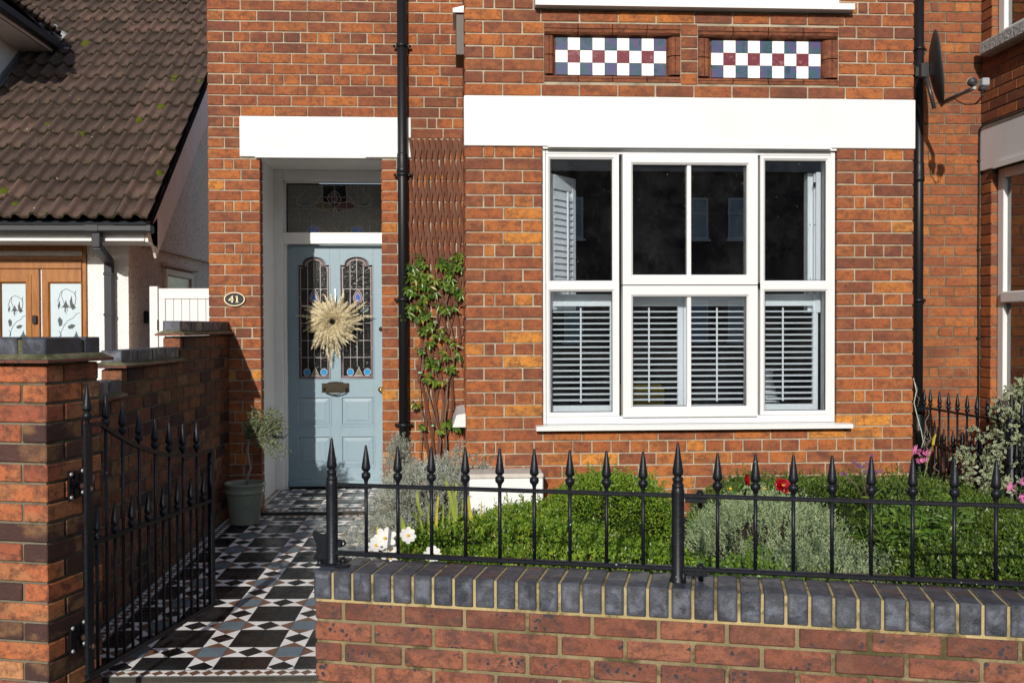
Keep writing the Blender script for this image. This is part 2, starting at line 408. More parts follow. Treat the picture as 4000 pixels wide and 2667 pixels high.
class MB:
    def __init__(s, M=None):
        s.v = []; s.f = []; s.r = []; s.mi = []; s.sm = []; s.M = M; s.n = 0; s.cur = 0; s.smooth = False
    def add(s, V, F, rnd=0.5, M=None):
        V = np.asarray(V, float)
        if M is not None: V = V @ M[:3, :3].T + M[:3, 3]
        if s.M is not None: V = V @ s.M[:3, :3].T + s.M[:3, 3]
        s.v.append(V); n = s.n
        s.f += [[i+n for i in f] for f in F]
        s.n += len(V); k = len(F)
        s.r += [rnd]*k if not hasattr(rnd, '__len__') else list(rnd)
        s.mi += [s.cur]*k; s.sm += [s.smooth]*k
        return s
    def box(s, x0, x1, y0, y1, z0, z1, rnd=.5, M=None):
        V = [(x, y, z) for x in (x0, x1) for y in (y0, y1) for z in (z0, z1)]
        return s.add(V, [(0, 1, 3, 2), (4, 6, 7, 5), (0, 4, 5, 1), (2, 3, 7, 6), (0, 2, 6, 4), (1, 5, 7, 3)], rnd, M)
    def cbox(s, x0, x1, y0, y1, z0, z1, c=.003, rnd=.5, M=None):
        lo = np.array([x0, y0, z0]); hi = np.array([x1, y1, z1])
        c = min(c, *( (hi-lo)*.45 ))
        A = np.where(_SGA[:, :3] == 0, lo, hi)
        ins = np.where(_SGA[:, :3] == 0, c, -c)
        msk = np.ones((24, 3)); msk[np.arange(24), _SGA[:, 3]] = 0
        return s.add(A+ins*msk, _CF, rnd, M)
    def prism(s, poly, y0, y1, rnd=.5, M=None, axis='y'):
        n = len(poly)
        ar = sum(poly[i][0]*poly[(i+1) % n][1]-poly[(i+1) % n][0]*poly[i][1] for i in range(n))
        if ar < 0: poly = poly[::-1]
        if axis == 'y': V = [(a, y0, b) for a, b in poly]+[(a, y1, b) for a, b in poly]; fl = False
        elif axis == 'z': V = [(a, b, y0) for a, b in poly]+[(a, b, y1) for a, b in poly]; fl = True
        else: V = [(y0, a, b) for a, b in poly]+[(y1, a, b) for a, b in poly]; fl = True
        F = [list(range(n)), list(range(2*n-1, n-1, -1))]
        F += [(i, i+n, (i+1) % n+n, (i+1) % n) for i in range(n)]
        if fl: F = [list(f)[::-1] for f in F]
        return s.add(V, F, rnd, M)
    def tube(s, pts, rad, n=8, rnd=.5, cap=True, M=None):
        pts = [np.array(p, float) for p in pts]
        if not hasattr(rad, '__len__'): rad = [rad]*len(pts)
        V = []; up = np.array([0, 0, 1.])
        d0 = pts[1]-pts[0]
        if abs(d0[2])/np.linalg.norm(d0) > .9: up = np.array([1., 0, 0])
        for i, p in enumerate(pts):
            d = pts[min(i+1, len(pts)-1)]-pts[max(i-1, 0)]; d /= np.linalg.norm(d)+1e-12
            a = np.cross(d, up); a /= np.linalg.norm(a)+1e-12; b = np.cross(a, d)
            up = b
            for k in range(n):
                t = 2*PI*k/n; V.append(p+rad[i]*(a*math.cos(t)+b*math.sin(t)))
        F = []
        for i in range(len(pts)-1):
            for k in range(n):
                F.append((i*n+k, i*n+(k+1) % n, (i+1)*n+(k+1) % n, (i+1)*n+k))
        if cap: F += [list(range(n))[::-1], [(len(pts)-1)*n+k for k in range(n)]]
        sm = s.smooth; s.smooth = True; s.add(V, F, rnd, M); s.smooth = sm
        if cap: s.sm[-1] = False; s.sm[-2] = False
        return s
    def lathe(s, prof, c=(0, 0, 0), n=16, rnd=.5, M=None):
        V = []; F = []
        for r, z in prof:
            for k in range(n):
                t = 2*PI*k/n; V.append((c[0]+r*math.cos(t), c[1]+r*math.sin(t), c[2]+z))
        for i in range(len(prof)-1):
            for k in range(n): F.append((i*n+k, i*n+(k+1) % n, (i+1)*n+(k+1) % n, (i+1)*n+k))
        sm = s.smooth; s.smooth = True; s.add(V, F, rnd, M); s.smooth = sm
        return s
    def build(s, name, mats, parent=None, label=None, cat=None, group=None, kind=None, loc=None):
        me = bpy.data.meshes.new(name)
        V = np.vstack(s.v)
        o = bpy.data.objects.new(name, me)
        if parent is not None:
            o.parent = parent
            W = world_of(parent)
            Wi = np.array(W.inverted()); V = V @ Wi[:3, :3].T + Wi[:3, 3]
        elif loc is not None:
            V = V-np.array(loc); o.location = loc
        if parent is not None and loc is not None:
            L = np.array((W.inverted() @ Vector(loc))[:]); V = V-L; o.location = L
        fl = s.f
        tot = np.fromiter((len(f) for f in fl), int, len(fl))
        me.vertices.add(len(V)); me.vertices.foreach_set('co', V.astype(np.float32).ravel())
        me.loops.add(int(tot.sum())); me.loops.foreach_set('vertex_index', np.fromiter((i for f in fl for i in f), int, int(tot.sum())))
        me.polygons.add(len(fl)); st = np.concatenate([[0], np.cumsum(tot)[:-1]])
        me.polygons.foreach_set('loop_start', st)
        me.polygons.foreach_set('material_index', np.array(s.mi))
        me.polygons.foreach_set('use_smooth', np.array(s.sm))
        a = me.attributes.new('rnd', 'FLOAT', 'FACE'); a.data.foreach_set('value', np.array(s.r, np.float32))
        for mm in (mats if isinstance(mats, (list, tuple)) else [mats]): me.materials.append(mm)
        me.update(calc_edges=True); me.validate()
        SC.collection.objects.link(o)
        tag(o, label, cat, group, kind)
        return o
def world_of(o):
    W = Matrix.LocRotScale(o.location, o.rotation_euler, None)
    return world_of(o.parent) @ W if o.parent else W
def tag(o, label=None, cat=None, group=None, kind=None):
    if label: o['label'] = label
    if cat: o['category'] = cat
    if group: o['group'] = group
    if kind: o['kind'] = kind
    return o
def thing(name, label, cat, loc=(0, 0, 0), rz=0, group=None, parent=None, kind=None):
    o = bpy.data.objects.new(name, None); SC.collection.objects.link(o)
    o.location = loc; o.rotation_euler = (0, 0, rz); o.empty_display_size = .1
    if parent: o.parent = parent
    return tag(o, label, cat, group, kind)

def leaves(P, D, L, W, fold=.25, N=None, droop=.0):
    """P base points, D directions (n,3), L, W arrays -> verts, faces : four-corner leaves"""
    n = len(P); D = D/np.linalg.norm(D, axis=1)[:, None]
    if N is None: N = NP.normal(size=(n, 3))
    S = np.cross(D, N); S /= np.linalg.norm(S, axis=1)[:, None]+1e-9
    U = np.cross(S, D)
    L = np.broadcast_to(L, n)[:, None]; W = np.broadcast_to(W, n)[:, None]
    mid = P+D*L*.5+U*W*fold
    tip = P+D*L; tip[:, 2] -= droop*L[:, 0]
    V = np.stack([P, mid+S*W*.5-U*W*fold*2*0, tip, mid-S*W*.5], 1)
    V[:, 0] -= U*W*fold*.6; V[:, 2] -= U*W*fold*.6
    V = V.reshape(-1, 3)
    i = np.arange(n)*4
    F = np.concatenate([np.stack([i, i+1, i+2], 1), np.stack([i, i+2, i+3], 1)], 0)
    return V, F.tolist()
def add_leaves(mb, P, D, L, W, **k):
    V, F = leaves(P, D, L, W, **k)
    r = NP.random(len(P)); mb.add(V, F, np.concatenate([r, r]))
def rv(n): 
    a = NP.normal(size=(n, 3)); return a/np.linalg.norm(a, axis=1)[:, None]

# ================================================================== GROUND
BE = 0.2632                                           # how far the street line turns from the house front
SX, SY, SZ = -0.4426, 3.6052, 0.4189                  # front foot of the first coping joint
Tn = np.array([math.cos(BE), -math.sin(BE), 0]); Nn = np.array([math.sin(BE), math.cos(BE), 0])
MS = np.eye(4); MS[:3, 0] = Tn; MS[:3, 1] = Nn; MS[:3, 3] = (SX, SY, 0)   # street frame: t along, n into the garden
DB, DM, G = 5.979, 7.108, .0741
def pz(Y): return -.228+.042*Y                        # surface of the tiled path

b = MB(); b.box(-400, 400, -60, 400, -.30, -.162); b.build('ground', M_ASPHALT, kind='structure')
b = MB(MS); b.box(-30, 30, -2.6, -.02, -.158, -.15)
b.box(-30, 30, -2.75, -2.605, -.158, -.148); b.build('pavement', M_PAVE, kind='structure')
b = MB(); b.box(-60, 60, -11.5, -2, -.158, -.154); b.build('road', M_ASPHALT, kind='structure')
b = MB(); b.box(-40, 40, 9.2, 60, -.157, .02); b.box(-6, -1.76, 4.4, 9.19, -.157, .01)
b.build('back_ground', M_PAVE, kind='structure')

# garden soil
b = MB()
nx, ny = 40, 24
V = []; 
for j in range(ny+1):
    for i in range(nx+1):
        x = -.40+4.6*i/nx; y = 3.2+(DM-.02-3.2)*j/ny
        V.append((x, y, .22+.02*math.sin(x*7+y*3)+.015*R.random()))
F = [(j*(nx+1)+i, j*(nx+1)+i+1, (j+1)*(nx+1)+i+1, (j+1)*(nx+1)+i) for j in range(ny) for i in range(nx)
     if ((V[j*(nx+1)+i][0]-SX)*Nn[0]+(V[j*(nx+1)+i][1]-SY)*Nn[1]) > .12]
b.add(V, F)
for (x0, x1, y0, y1) in ((-.42, -.40, 4.0, DM-.02),): b.box(x0, x1, y0, y1, -.1, .16)
b.build('garden_soil', M_SOIL, kind='structure')

# ================================================================== BRICK HELPERS
def course(x0, x1, kind, rng, st=.233, hd=.1165, cl=.066, jt=.0085):
    seq = {'S': [st], 'O': [hd, st], 'H': [hd, cl, hd]}[kind]
    out = []; x = x0; k = 0
    while x < x1-1e-4:
        w = seq[k] if k < len(seq) else seq[-1]
        w *= rng.uniform(.985, 1.015)
        xe = x+w
        if xe > x1-.035: xe = x1+jt
        out.append((x, xe-jt)); x = xe; k += 1
    return out
def rows(x0, x1, z0, z1, phase, g, openings, kinds, rng, jt=.0085, **k):
    res = []
    n0 = math.floor((z0-phase)/g); n1 = math.ceil((z1-phase)/g)
    for i in range(n0, n1):
        za = phase+i*g; zb = za+g-jt; zc = (za+zb)/2
        if zb > z1+.02 or za < z0-.05: continue
        iv = [(x0, x1)]
        for (a, bb, c, d) in openings:
            if c < zc < d:
                nv = []
                for (p, q) in iv:
                    if a >= q or bb <= p: nv.append((p, q)); continue
                    if a-p > .03: nv.append((p, a))
                    if q-bb > .03: nv.append((bb, q))
                iv = nv
        kd = kinds[i % len(kinds)]
        for (p, q) in iv:
            for (xa, xb) in course(p, q, kd, rng, jt=jt, **k): res.append((xa, xb, za, zb))
    return res
def brick_rnd(rng, x, z, seed=0):
    v = rng.betavariate(2.2, 2.6)
    u = rng.random()
    if u < .07: v = rng.uniform(.9, 1)
    elif u < .24: v = rng.uniform(0, .2)
    v += max(0, 1.25-z)*.22-(.10 if z > 2.7 else 0)
    return min(1, max(0, v))
def slab(mb, x0, x1, y0, y1, z0, z1, ops):
    """upright slab with rectangular openings"""
    xs = sorted({x0, x1, *[min(max(o[0], x0), x1) for o in ops], *[min(max(o[1], x0), x1) for o in ops]})
    zs = sorted({z0, z1, *[min(max(o[2], z0), z1) for o in ops], *[min(max(o[3], z0), z1) for o in ops]})
    for i in range(len(xs)-1):
        for j in range(len(zs)-1):
            cx, cz = (xs[i]+xs[i+1])/2, (zs[j]+zs[j+1])/2
            if any(o[0] < cx < o[1] and o[2] < cz < o[3] for o in ops): continue
            mb.box(xs[i], xs[i+1], y0, y1, zs[j], zs[j+1])
def lay(brs, root, mat, name='brick', maxn=300, key=None, stuffname='brickwork'):
    """brs: list of (fn(mb), size) ; the biggest become objects of their own"""
    brs = sorted(brs, key=lambda q: -q[1])
    for fn, sz in brs[:maxn]:
        mb = MB(); fn(mb); mb.build(name, mat, root)
    if len(brs) > maxn:
        mb = MB()
        for fn, sz in brs[maxn:]: fn(mb)
        mb.build(stuffname, mat, root, kind='stuff')
def brick_fn(x0, x1, z0, z1, Y, depth, M=None, c=.0035, rr=.5, jy=.0015):
    dy = R.uniform(-jy, jy); a, bb, cc, d = [R.uniform(-.001, .001) for _ in range(4)]
    return lambda mb: mb.cbox(x0+a, x1+bb, Y+dy, Y+depth, z0+cc, z1+d, c, rr, M)

# ================================================================== HOUSE 41
house = thing('brick_house', 'red brick terraced house with blue front door, number plaque 41 and white square bay window', 'house', (0, DM, 0))
BX0, BX1 = .067, 2.823
OPD = (-1.36, -.512, -1, 2.592)                       # porch opening
main_ops = [OPD]
MX1 = 3.36                                            # where the neighbour begins
bay_ops = [(.532, 2.342, .80, 2.478), (.56, 2.36, 3.325, 6)]
LB0, LB1 = 2.478, 2.781
tileframes = [(.542, 1.378, 2.863, 3.223), (1.477, 2.352, 2.858, 3.218)]
ZT = 4.25
KIND = ['S', 'O', 'S', 'H']
bl = []
def projsz(x0, x1, z0, z1, Y): return (x1-x0)*(z1-z0)/(Y*Y)
lint_m = (-1.498, -.30, 2.592, 2.880)
for (a, bb, c, d) in rows(-1.72, BX0-.0, -.06, ZT, 2.882, G, main_ops+[lint_m], KIND, R):
    bl.append((brick_fn(a, bb, c, d, DM, .10, rr=brick_rnd(R, a, c)), projsz(a, bb, c, d, DM)))
for (a, bb, c, d) in rows(BX0, BX1, -.06, ZT, 2.784, G, bay_ops+[(BX0-.1, BX1+.1, LB0, LB1)]+tileframes, KIND, R):
    bl.append((brick_fn(a, bb, c, d, DB, .10, rr=brick_rnd(R, a, c)), projsz(a, bb, c, d, DB)))
# brick strip of the main wall seen right of the bay
for (a, bb, c, d) in rows(BX1-.02, MX1, -.06, ZT, 2.882, G, [], KIND, R):
    bl.append((brick_fn(a, bb, c, d, DM, .10, rr=brick_rnd(R, a, c)), 0))
# returns of the bay and the porch jambs
for (sx, X) in ((-1, BX0), (1, BX1)):
    Mr = np.eye(4); 
    if sx < 0: Mr[:3, 0] = (0, 1, 0); Mr[:3, 1] = (1, 0, 0); Mr[:3, 3] = (X, 0, 0)
    else: Mr[:3, 0] = (0, -1, 0); Mr[:3, 1] = (-1, 0, 0); Mr[:3, 3] = (X, 0, 0)
    y0, y1 = (DB+.105, DM) if sx < 0 else (-DM, -DB-.105)
    for (a, bb, c, d) in rows(y0, y1, -.06, ZT, 2.784, G, [], KIND, R):
        bl.append((brick_fn(a, bb, c, d, 0, .09, M=Mr, rr=brick_rnd(R, a, c)), 0))
Mr = np.eye(4); Mr[:3, 0] = (0, -1, 0); Mr[:3, 1] = (-1, 0, 0)
Mj = Mr.copy(); Mj[:3, 3] = (-1.36, 0, 0)
lay(bl, house, M_BRICK)

b = MB()
e = .006
slab(b, -1.715, BX0, DM+e, DM+.098, -.3, ZT, [(OPD[0]-e, OPD[1]+e, -1, 2.62)])
slab(b, BX1-.05, MX1, DM+e, DM+.098, -.3, ZT, [])
slab(b, BX0+e, BX1-e, DB+e, DB+.098, -.3, ZT, [(.532-.004, 2.342+.004, .80, 2.50), (.56, 2.36, 3.32, 6), (.546, 1.374, 2.867, 3.219), (1.481, 2.348, 2.862, 3.214)])
b.box(BX0+e, BX0+.085, DB+.098, DM, -.3, ZT); b.box(BX1-.085, BX1-e, DB+.098, DM, -.3, ZT)
b.build('wall', M_MORTAR, house)
# inner structure: room, porch, the body of the house
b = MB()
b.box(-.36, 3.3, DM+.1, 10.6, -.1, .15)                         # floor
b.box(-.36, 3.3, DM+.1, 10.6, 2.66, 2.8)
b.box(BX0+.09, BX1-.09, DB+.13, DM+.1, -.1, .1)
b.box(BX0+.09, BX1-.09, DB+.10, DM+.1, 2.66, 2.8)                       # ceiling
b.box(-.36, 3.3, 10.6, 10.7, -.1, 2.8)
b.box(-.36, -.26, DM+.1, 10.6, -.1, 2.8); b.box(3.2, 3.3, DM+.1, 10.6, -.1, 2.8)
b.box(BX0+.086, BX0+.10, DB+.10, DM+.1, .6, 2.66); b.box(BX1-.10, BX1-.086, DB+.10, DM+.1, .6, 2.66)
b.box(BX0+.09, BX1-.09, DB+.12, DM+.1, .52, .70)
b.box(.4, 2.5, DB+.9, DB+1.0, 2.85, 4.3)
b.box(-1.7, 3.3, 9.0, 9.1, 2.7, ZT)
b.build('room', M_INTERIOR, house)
b = MB(); b.box(-1.72, 3.35, DM+.1, 12, ZT, ZT+.1); b.box(-1.716, -1.60, DM+.1, 12, -.1, ZT)
b.build('party_wall', M_BRICK, house)

# white lintels, each with its shallow drip panel
b = MB(); b.cbox(lint_m[0], lint_m[1], DM-.012, DM+.10, 2.594, 2.878, .004)
b.build('lintel', M_RENDERW, house, 'white painted slab lintel over the porch opening')
b = MB(); b.prism([(-1.39, 2.586), (-1.365, 2.612), (-.64, 2.612), (-.615, 2.586)], DM-.028, DM-.010); b.build('drip_panel', M_RENDERW, house)
b = MB(); b.cbox(BX0-.004, BX1+.004, DB-.014, DB+.10, LB0, LB1-.004, .004)
b.build('lintel', M_RENDERW, house, 'long white slab lintel across the whole bay')
b = MB(); b.prism([(.56, 2.470), (.60, 2.502), (2.26, 2.502), (2.30, 2.470)], DB-.032, DB-.012); b.build('drip_panel', M_RENDERW, house)

# decorative tile panels with moulded terracotta surrounds
def panel(fx0, fx1, fz0, fz1, tx0, tz1, s):
    pn = thing('tile_panel', 'chequered panel of glazed tiles in white, ruby and dark blue', None, (tx0, DB, fz0), parent=house)
    pn.location = (tx0, DB-DM, fz0)
    for r in range(3):
        for c in range(9):
            x = tx0+c*s; z = tz1-(r+1)*s
            kind = MG_WHITE if (r+c) % 2 else (MG_BLUE if r != 1 else MG_RED)
            if r == 1 and (c % 2 == 0): kind = MG_WHITE
            elif r == 1: kind = MG_RED
            elif c % 2 == 0: kind = MG_BLUE
            else: kind = MG_WHITE
            mb = MB(); mb.cbox(x+.0006, x+s-.0006, DB+.040+R.uniform(0, .0008), DB+.05, z+.0006, z+s-.0006, .0012, R.random())
            mb.build('tile', kind, pn)
    tx1 = tx0+9*s; tz0 = tz1-3*s; g = .006
    xs = [fx0+(fx1-fx0)*k/4 for k in range(5)]
    def mould(x0, x1, z0, z1, side):
        mb = MB(); Y = DB
        # profile across the member: outer flat, raised bead, scooped inner edge
        if side in 'tb':
            h = z1-z0; 
            pr = [(0, 0), (.40, 0), (.43, .012), (.46, .0), (.70, .004), (.86, .018), (.95, .036), (1, .055)]
            for k in range(len(pr)-1):
                za, zb = (z1-pr[k][0]*h, z1-pr[k+1][0]*h) if side == 't' else (z0+pr[k][0]*h, z0+pr[k+1][0]*h)
                def xe(z, e):  # mitre the corner pieces against the opening
                    return e
                V = [(x0, Y+pr[k][1], za), (x1, Y+pr[k][1], za), (x1, Y+pr[k+1][1], zb), (x0, Y+pr[k+1][1], zb),
                     (x0, Y+.09, za), (x1, Y+.09, za), (x1, Y+.09, zb), (x0, Y+.09, zb)]
                F = [(0, 1, 2, 3), (4, 7, 6, 5), (0, 3, 7, 4), (1, 5, 6, 2)]
                if side == 't': F = [f[::-1] for f in F]
                mb.add(V, F, .5+R.uniform(-.4, .4))
        else:
            w = x1-x0
            pr = [(0, 0), (.40, 0), (.43, .012), (.46, .0), (.70, .004), (.86, .018), (.95, .036), (1, .055)]
            for k in range(len(pr)-1):
                xa, xb = (x0+pr[k][0]*w, x0+pr[k+1][0]*w) if side == 'l' else (x1-pr[k][0]*w, x1-pr[k+1][0]*w)
                V = [(xa, Y+pr[k][1], z0), (xa, Y+pr[k][1], z1), (xb, Y+pr[k+1][1], z1), (xb, Y+pr[k+1][1], z0)]
                F = [(0, 1, 2, 3)] if side == 'r' else [(3, 2, 1, 0)]
                mb.add(V, F, .5)
        mb.build('moulded_brick', M_TERRA, pn)
    for k in range(4):
        mould(xs[k]+g/2, xs[k+1]-g/2, tz1+.003, fz1-g, 't'); mould(xs[k]+g/2, xs[k+1]-g/2, fz0+g, tz0-.003, 'b')
    zm = (tz0+tz1)/2
    for (z0, z1) in ((tz0-.001, zm-g/2), (zm+g/2, tz1+.001)):
        mould(fx0+g, tx0-.006, z0, z1, 'l'); mould(tx1+.006, fx1-g, z0, z1, 'r')
    mb = MB(); mb.box(fx0+.01, fx1-.01, DB+.055, DB+.07, fz0+.01, fz1-.01); mb.build('grout_bed', M_TERRA, pn)
panel(*tileframes[0], .617, 3.1435, .0752)
panel(*tileframes[1], 1.572, 3.1385, .0757)

# ------------------------------------------------ bay window
win = thing('window', 'white four part bay window with top lights over shuttered lower lights', None, (1.43, DB, .8), parent=house)
win.location = (1.43, DB-DM, .8)
def wx(x): return at(2000+x/1.2543, 1100, DB+.02)[0]
def wz(y): return at(2700, 500+y/1.2543, DB+.02)[2]
FY = DB+.022
x_out0, x_out1 = .536, 2.338
z_out0, z_out1 = .806, 2.474
X = {k: wx(v) for k, v in dict(l0=188, l1=493, m0=510, c0=540, g0=590, b0=858, b1=878, g1=1149, c1=1198, m1=1230, r0=1241, r1=1540).items()}
Z = {k: wz(v) for k, v in dict(t=156, u1=748, l1=800, lb=1388, ct0=132, cgt=182, cgb=720, mid=771, cg2=826, cg3=1362, cb=1412).items()}
def bevframe(mb, ox0, ox1, oz0, oz1, ix0, ix1, iz0, iz1, y, dep, bev=.012):
    """four mitred members round a glass opening, with a chamfer towards the glass"""
    o = [(ox0, oz0), (ox1, oz0), (ox1, oz1), (ox0, oz1)]; i = [(ix0, iz0), (ix1, iz0), (ix1, iz1), (ix0, iz1)]
    m_ = [(ix0-bev, iz0-bev), (ix1+bev, iz0-bev), (ix1+bev, iz1+bev), (ix0-bev, iz1+bev)]
    V = [(a, y, c) for a, c in o]+[(a, y, c) for a, c in m_]+[(a, y+bev, c) for a, c in i]+[(a, y+dep, c) for a, c in i]+[(a, y+dep, c) for a, c in o]
    F = []
    for k in range(4):
        l = (k+1) % 4
        F += [(k, l, 4+l, 4+k), (4+k, 4+l, 8+l, 8+k), (8+k, 8+l, 12+l, 12+k), (k, 16+k, 16+l, l)]
    mb.add(V, F)
b = MB(); b.cbox(x_out0, X['l0']-.028, FY, FY+.06, z_out0, z_out1, .002); b.cbox(X['r1']+.028, x_out1, FY, FY+.06, z_out0, z_out1, .002)
b.cbox(X['l0']-.026, X['r1']+.026, FY-.002, FY+.06, Z['t']+.030, z_out1, .002)
b.cbox(X['l0']-.026, X['r1']+.026, FY-.002, FY+.06, z_out0, Z['lb']-.026, .002)
b.build('outer_frame', M_WHITE, win)
b = MB(); mg = .0012
bevframe(b, X['l0']-.026, X['m0']+.018, (Z['u1']+Z['l1'])/2-.018, Z['t']+.028, X['l0'], X['l1'], Z['u1'], Z['t'], FY-.004, .05)
b.build('window_frame', M_WHITE, win, 'fixed white frame of the left light')
for (side, a0, a1, i0, i1) in (('l', X['l0']-.026, X['m0']+.018, X['l0'], X['l1']), ('r', X['m1']-.018, X['r1']+.026, X['r0'], X['r1'])):
    b = MB(); bevframe(b, a0, a1, Z['lb']-.024, (Z['u1']+Z['l1'])/2+.018, i0, i1, Z['lb'], Z['l1'], FY-.006, .05)
    b.build('window_frame', M_WHITE, win)
    if side == 'r':
        b = MB(); bevframe(b, a0, a1, (Z['u1']+Z['l1'])/2-.018, Z['t']+.028, i0, i1, Z['u1'], Z['t'], FY-.004, .05); b.build('window_frame', M_WHITE, win)
b = MB(); bevframe(b, X['c0'], X['c1'], Z['mid']+.004, Z['ct0'], X['g0'], X['g1'], Z['cgb'], Z['cgt'], FY-.026, .07); b.build('sash', M_WHITE, win, 'upper opening sash with one glazing bar')
b = MB(); bevframe(b, X['c0'], X['c1'], Z['cb'], Z['mid']-.002, X['g0'], X['g1'], Z['cg3'], Z['cg2'], FY-.026, .07); b.build('sash', M_WHITE, win, 'lower opening sash with one glazing bar')
for (z0, z1) in ((Z['cgb'], Z['cgt']), (Z['cg3'], Z['cg2'])):
    b = MB(); b.cbox(X['b0'], X['b1'], FY-.004, FY+.02, z0-.002, z1+.002, .003); b.build('glazing_bar', M_WHITE, win)
gasket = NT('rubber_gasket').fin((.01, .01, .01), .6)
lights = [(X['l0'], X['l1'], Z['u1'], Z['t']), (X['l0'], X['l1'], Z['lb'], Z['l1']), (X['r0'], X['r1'], Z['u1'], Z['t']), (X['r0'], X['r1'], Z['lb'], Z['l1']),
          (X['g0'], X['g1'], Z['cgb'], Z['cgt']), (X['g0'], X['g1'], Z['cg3'], Z['cg2'])]
for (a, c, d, f) in lights:
    b = MB(); b.box(a-.001, c+.001, FY+.022, FY+.026, d-.001, f+.001); b.build('pane', M_GLASS, win)
    b = MB(); w = .004
    b.box(a, a+w, FY+.012, FY+.0215, d, f); b.box(c-w, c, FY+.012, FY+.0215, d, f); b.box(a+w, c-w, FY+.012, FY+.0215, d, d+w); b.box(a+w, c-w, FY+.012, FY+.0215, f-w, f)
    b.build('gasket', gasket, win)
b = MB(); b.prism([(DB+.06, .806), (DB-.055, .800), (DB-.065, .796), (DB-.065, .774), (DB+.06, .774)], .487, 2.42, axis='x'); b.build('sill', M_WHITE, win)
# mitre lines (hairline joints) are in the frame geometry; head trim
b = MB(); b.box(.536, 2.338, DB-.002, DB+.05, 2.466, 2.4775); b.build('head_trim', M_OLDWHITE, win)

# shutters behind the glass
def shutter(x0, x1, z0, z1, y, rod, pitch=.0365, st=.034, name='louvre_shutter', rails=(.055, .075), tilt=0.05):
    sh = thing('shutter', None, None, parent=house); sh.location = (x0, y-DM, z0)
    mb = MB(); mb.cbox(x0, x0+st, y, y+.028, z0, z1, .003); mb.cbox(x1-st, x1, y, y+.028, z0, z1, .003)
    mb.cbox(x0+st, x1-st, y+.001, y+.027, z0, z0+rails[0], .003); mb.cbox(x0+st, x1-st, y+.001, y+.027, z1-rails[1], z1, .003)
    mb.build('shutter_frame', M_SHUTTER, sh)
    n = int((z1-rails[1]-z0-rails[0]-.01)/pitch)
    zz = z0+rails[0]+(z1-rails[1]-z0-rails[0]-(n-1)*pitch)/2
    for k in range(n):
        zc = zz+k*pitch; mb = MB()
        ca, sa = math.cos(tilt), math.sin(tilt); w = .029; h = .0046
        P = [(-w, -h*.4), (-w*.6, -h), (w*.6, -h), (w, -h*.4), (w, h*.4), (w*.6, h), (-w*.6, h), (-w, h*.4)]
        P = [(y+.014+a*ca-c*sa, zc+a*sa+c*ca) for a, c in P]
        mb.prism(P, x0+st+.001, x1-st-.001, axis='x'); mb.build('louvre', M_SHUTTER, sh)
    mb = MB(); mb.cbox(rod-.005, rod+.005, y-.024, y-.015, z0+rails[0]+.02, z1-rails[1]-.01, .002); mb.build('tilt_rod', M_SHUTTER, sh)
    return sh
SYY = DB+.16
def sxx(x): return at(2000+x/1.2543, 1300, SYY)[0]
zs0, zs1 = wz(1392)-.02, wz(806)-.005
shutter(sxx(165), sxx(512), zs0, zs1, SYY, sxx(335), st=.040)
shutter(sxx(560), sxx(839), zs0, zs1, SYY, sxx(668))
shutter(sxx(841), sxx(1165), zs0, zs1, SYY, sxx(1000), st=.030)
shutter(sxx(1215), sxx(1500), zs0, zs1, SYY, sxx(1322), st=.032)
# folded upper shutters: left one swung inwards, right one seen on edge
sh = thing('shutter', 'upper shutter leaf swung open into the room, louvres closed', None, parent=house)
p0 = np.array([at(2152, 1000, DB+.14)[0], DB+.14]); ang = math.radians(52); Lw = .30
dx, dy = math.cos(ang), math.sin(ang)
sh.location = (p0[0], p0[1]-DM, 0)
Mh = np.eye(4); Mh[:3, 0] = (dx, dy, 0); Mh[:3, 1] = (-dy, dx, 0); Mh[:3, 3] = (p0[0], p0[1], 0)
za, zb_ = 1.50, 2.34
b = MB(); b.cbox(0, .04, 0, .028, za, zb_, .003, M=Mh); b.cbox(Lw-.04, Lw, 0, .028, za, zb_, .003, M=Mh); b.cbox(.04, Lw-.04, .001, .027, za, za+.06, .003, M=Mh); b.cbox(.04, Lw-.04, .001, .027, zb_-.09, zb_, .003, M=Mh)
b.build('shutter_frame', M_SHUTTER, sh)
for k in range(17):
    zc = za+.085+k*.0395; b = MB()
    b.prism([(-.006, zc-.03), (.004, zc-.03), (.026, zc+.028), (.016, zc+.028)], .041, Lw-.041, axis='x', M=Mh); b.build('louvre', M_SHUTTER, sh)
b = MB(); b.cbox(Lw*.52, Lw*.52+.012, -.03, -.018, za+.07, zb_-.10, .002, M=Mh); b.build('tilt_rod', M_SHUTTER, sh)
sh = thing('shutter', 'upper shutter leaves folded back edge on at the right of the bay', None, parent=house)
sh.location = (2.2, DB+.2-DM, 1.5)
b = MB()
for (u0, u1, yy) in ((3155, 3176, .20), (3180, 3186, .17), (3188, 3206, .15)):
    b.cbox(at(u0, 900, DB+yy)[0], at(u1, 900, DB+yy)[0], DB+yy, DB+yy+.07, za-.02, 2.36, .002)
b.build('shutter_frame', M_SHUTTER, sh)
for zc in (1.62, 2.28):
    b = MB(); b.cbox(at(3178, 900, DB+.15)[0], at(3186, 900, DB+.15)[0], DB+.148, DB+.16, zc-.014, zc+.014, .001); b.build('hinge', M_BRASSOLD, sh)
b = MB()
for uu, vv in ((3164, 878), (3182, 878), (2158, 872), (3166, 1088), (2160, 1085)):
    p = at(uu, vv, DB+.138); b.lathe([(0, 0), (.0035, 0), (.0035, .003), (0, .003)], n=8, M=np.array([[1, 0, 0, p[0]], [0, 0, 1, p[1]-.003], [0, 1, 0, p[2]], [0, 0, 0, 1]]))
b.build('screw', M_DARKMETAL, sh)
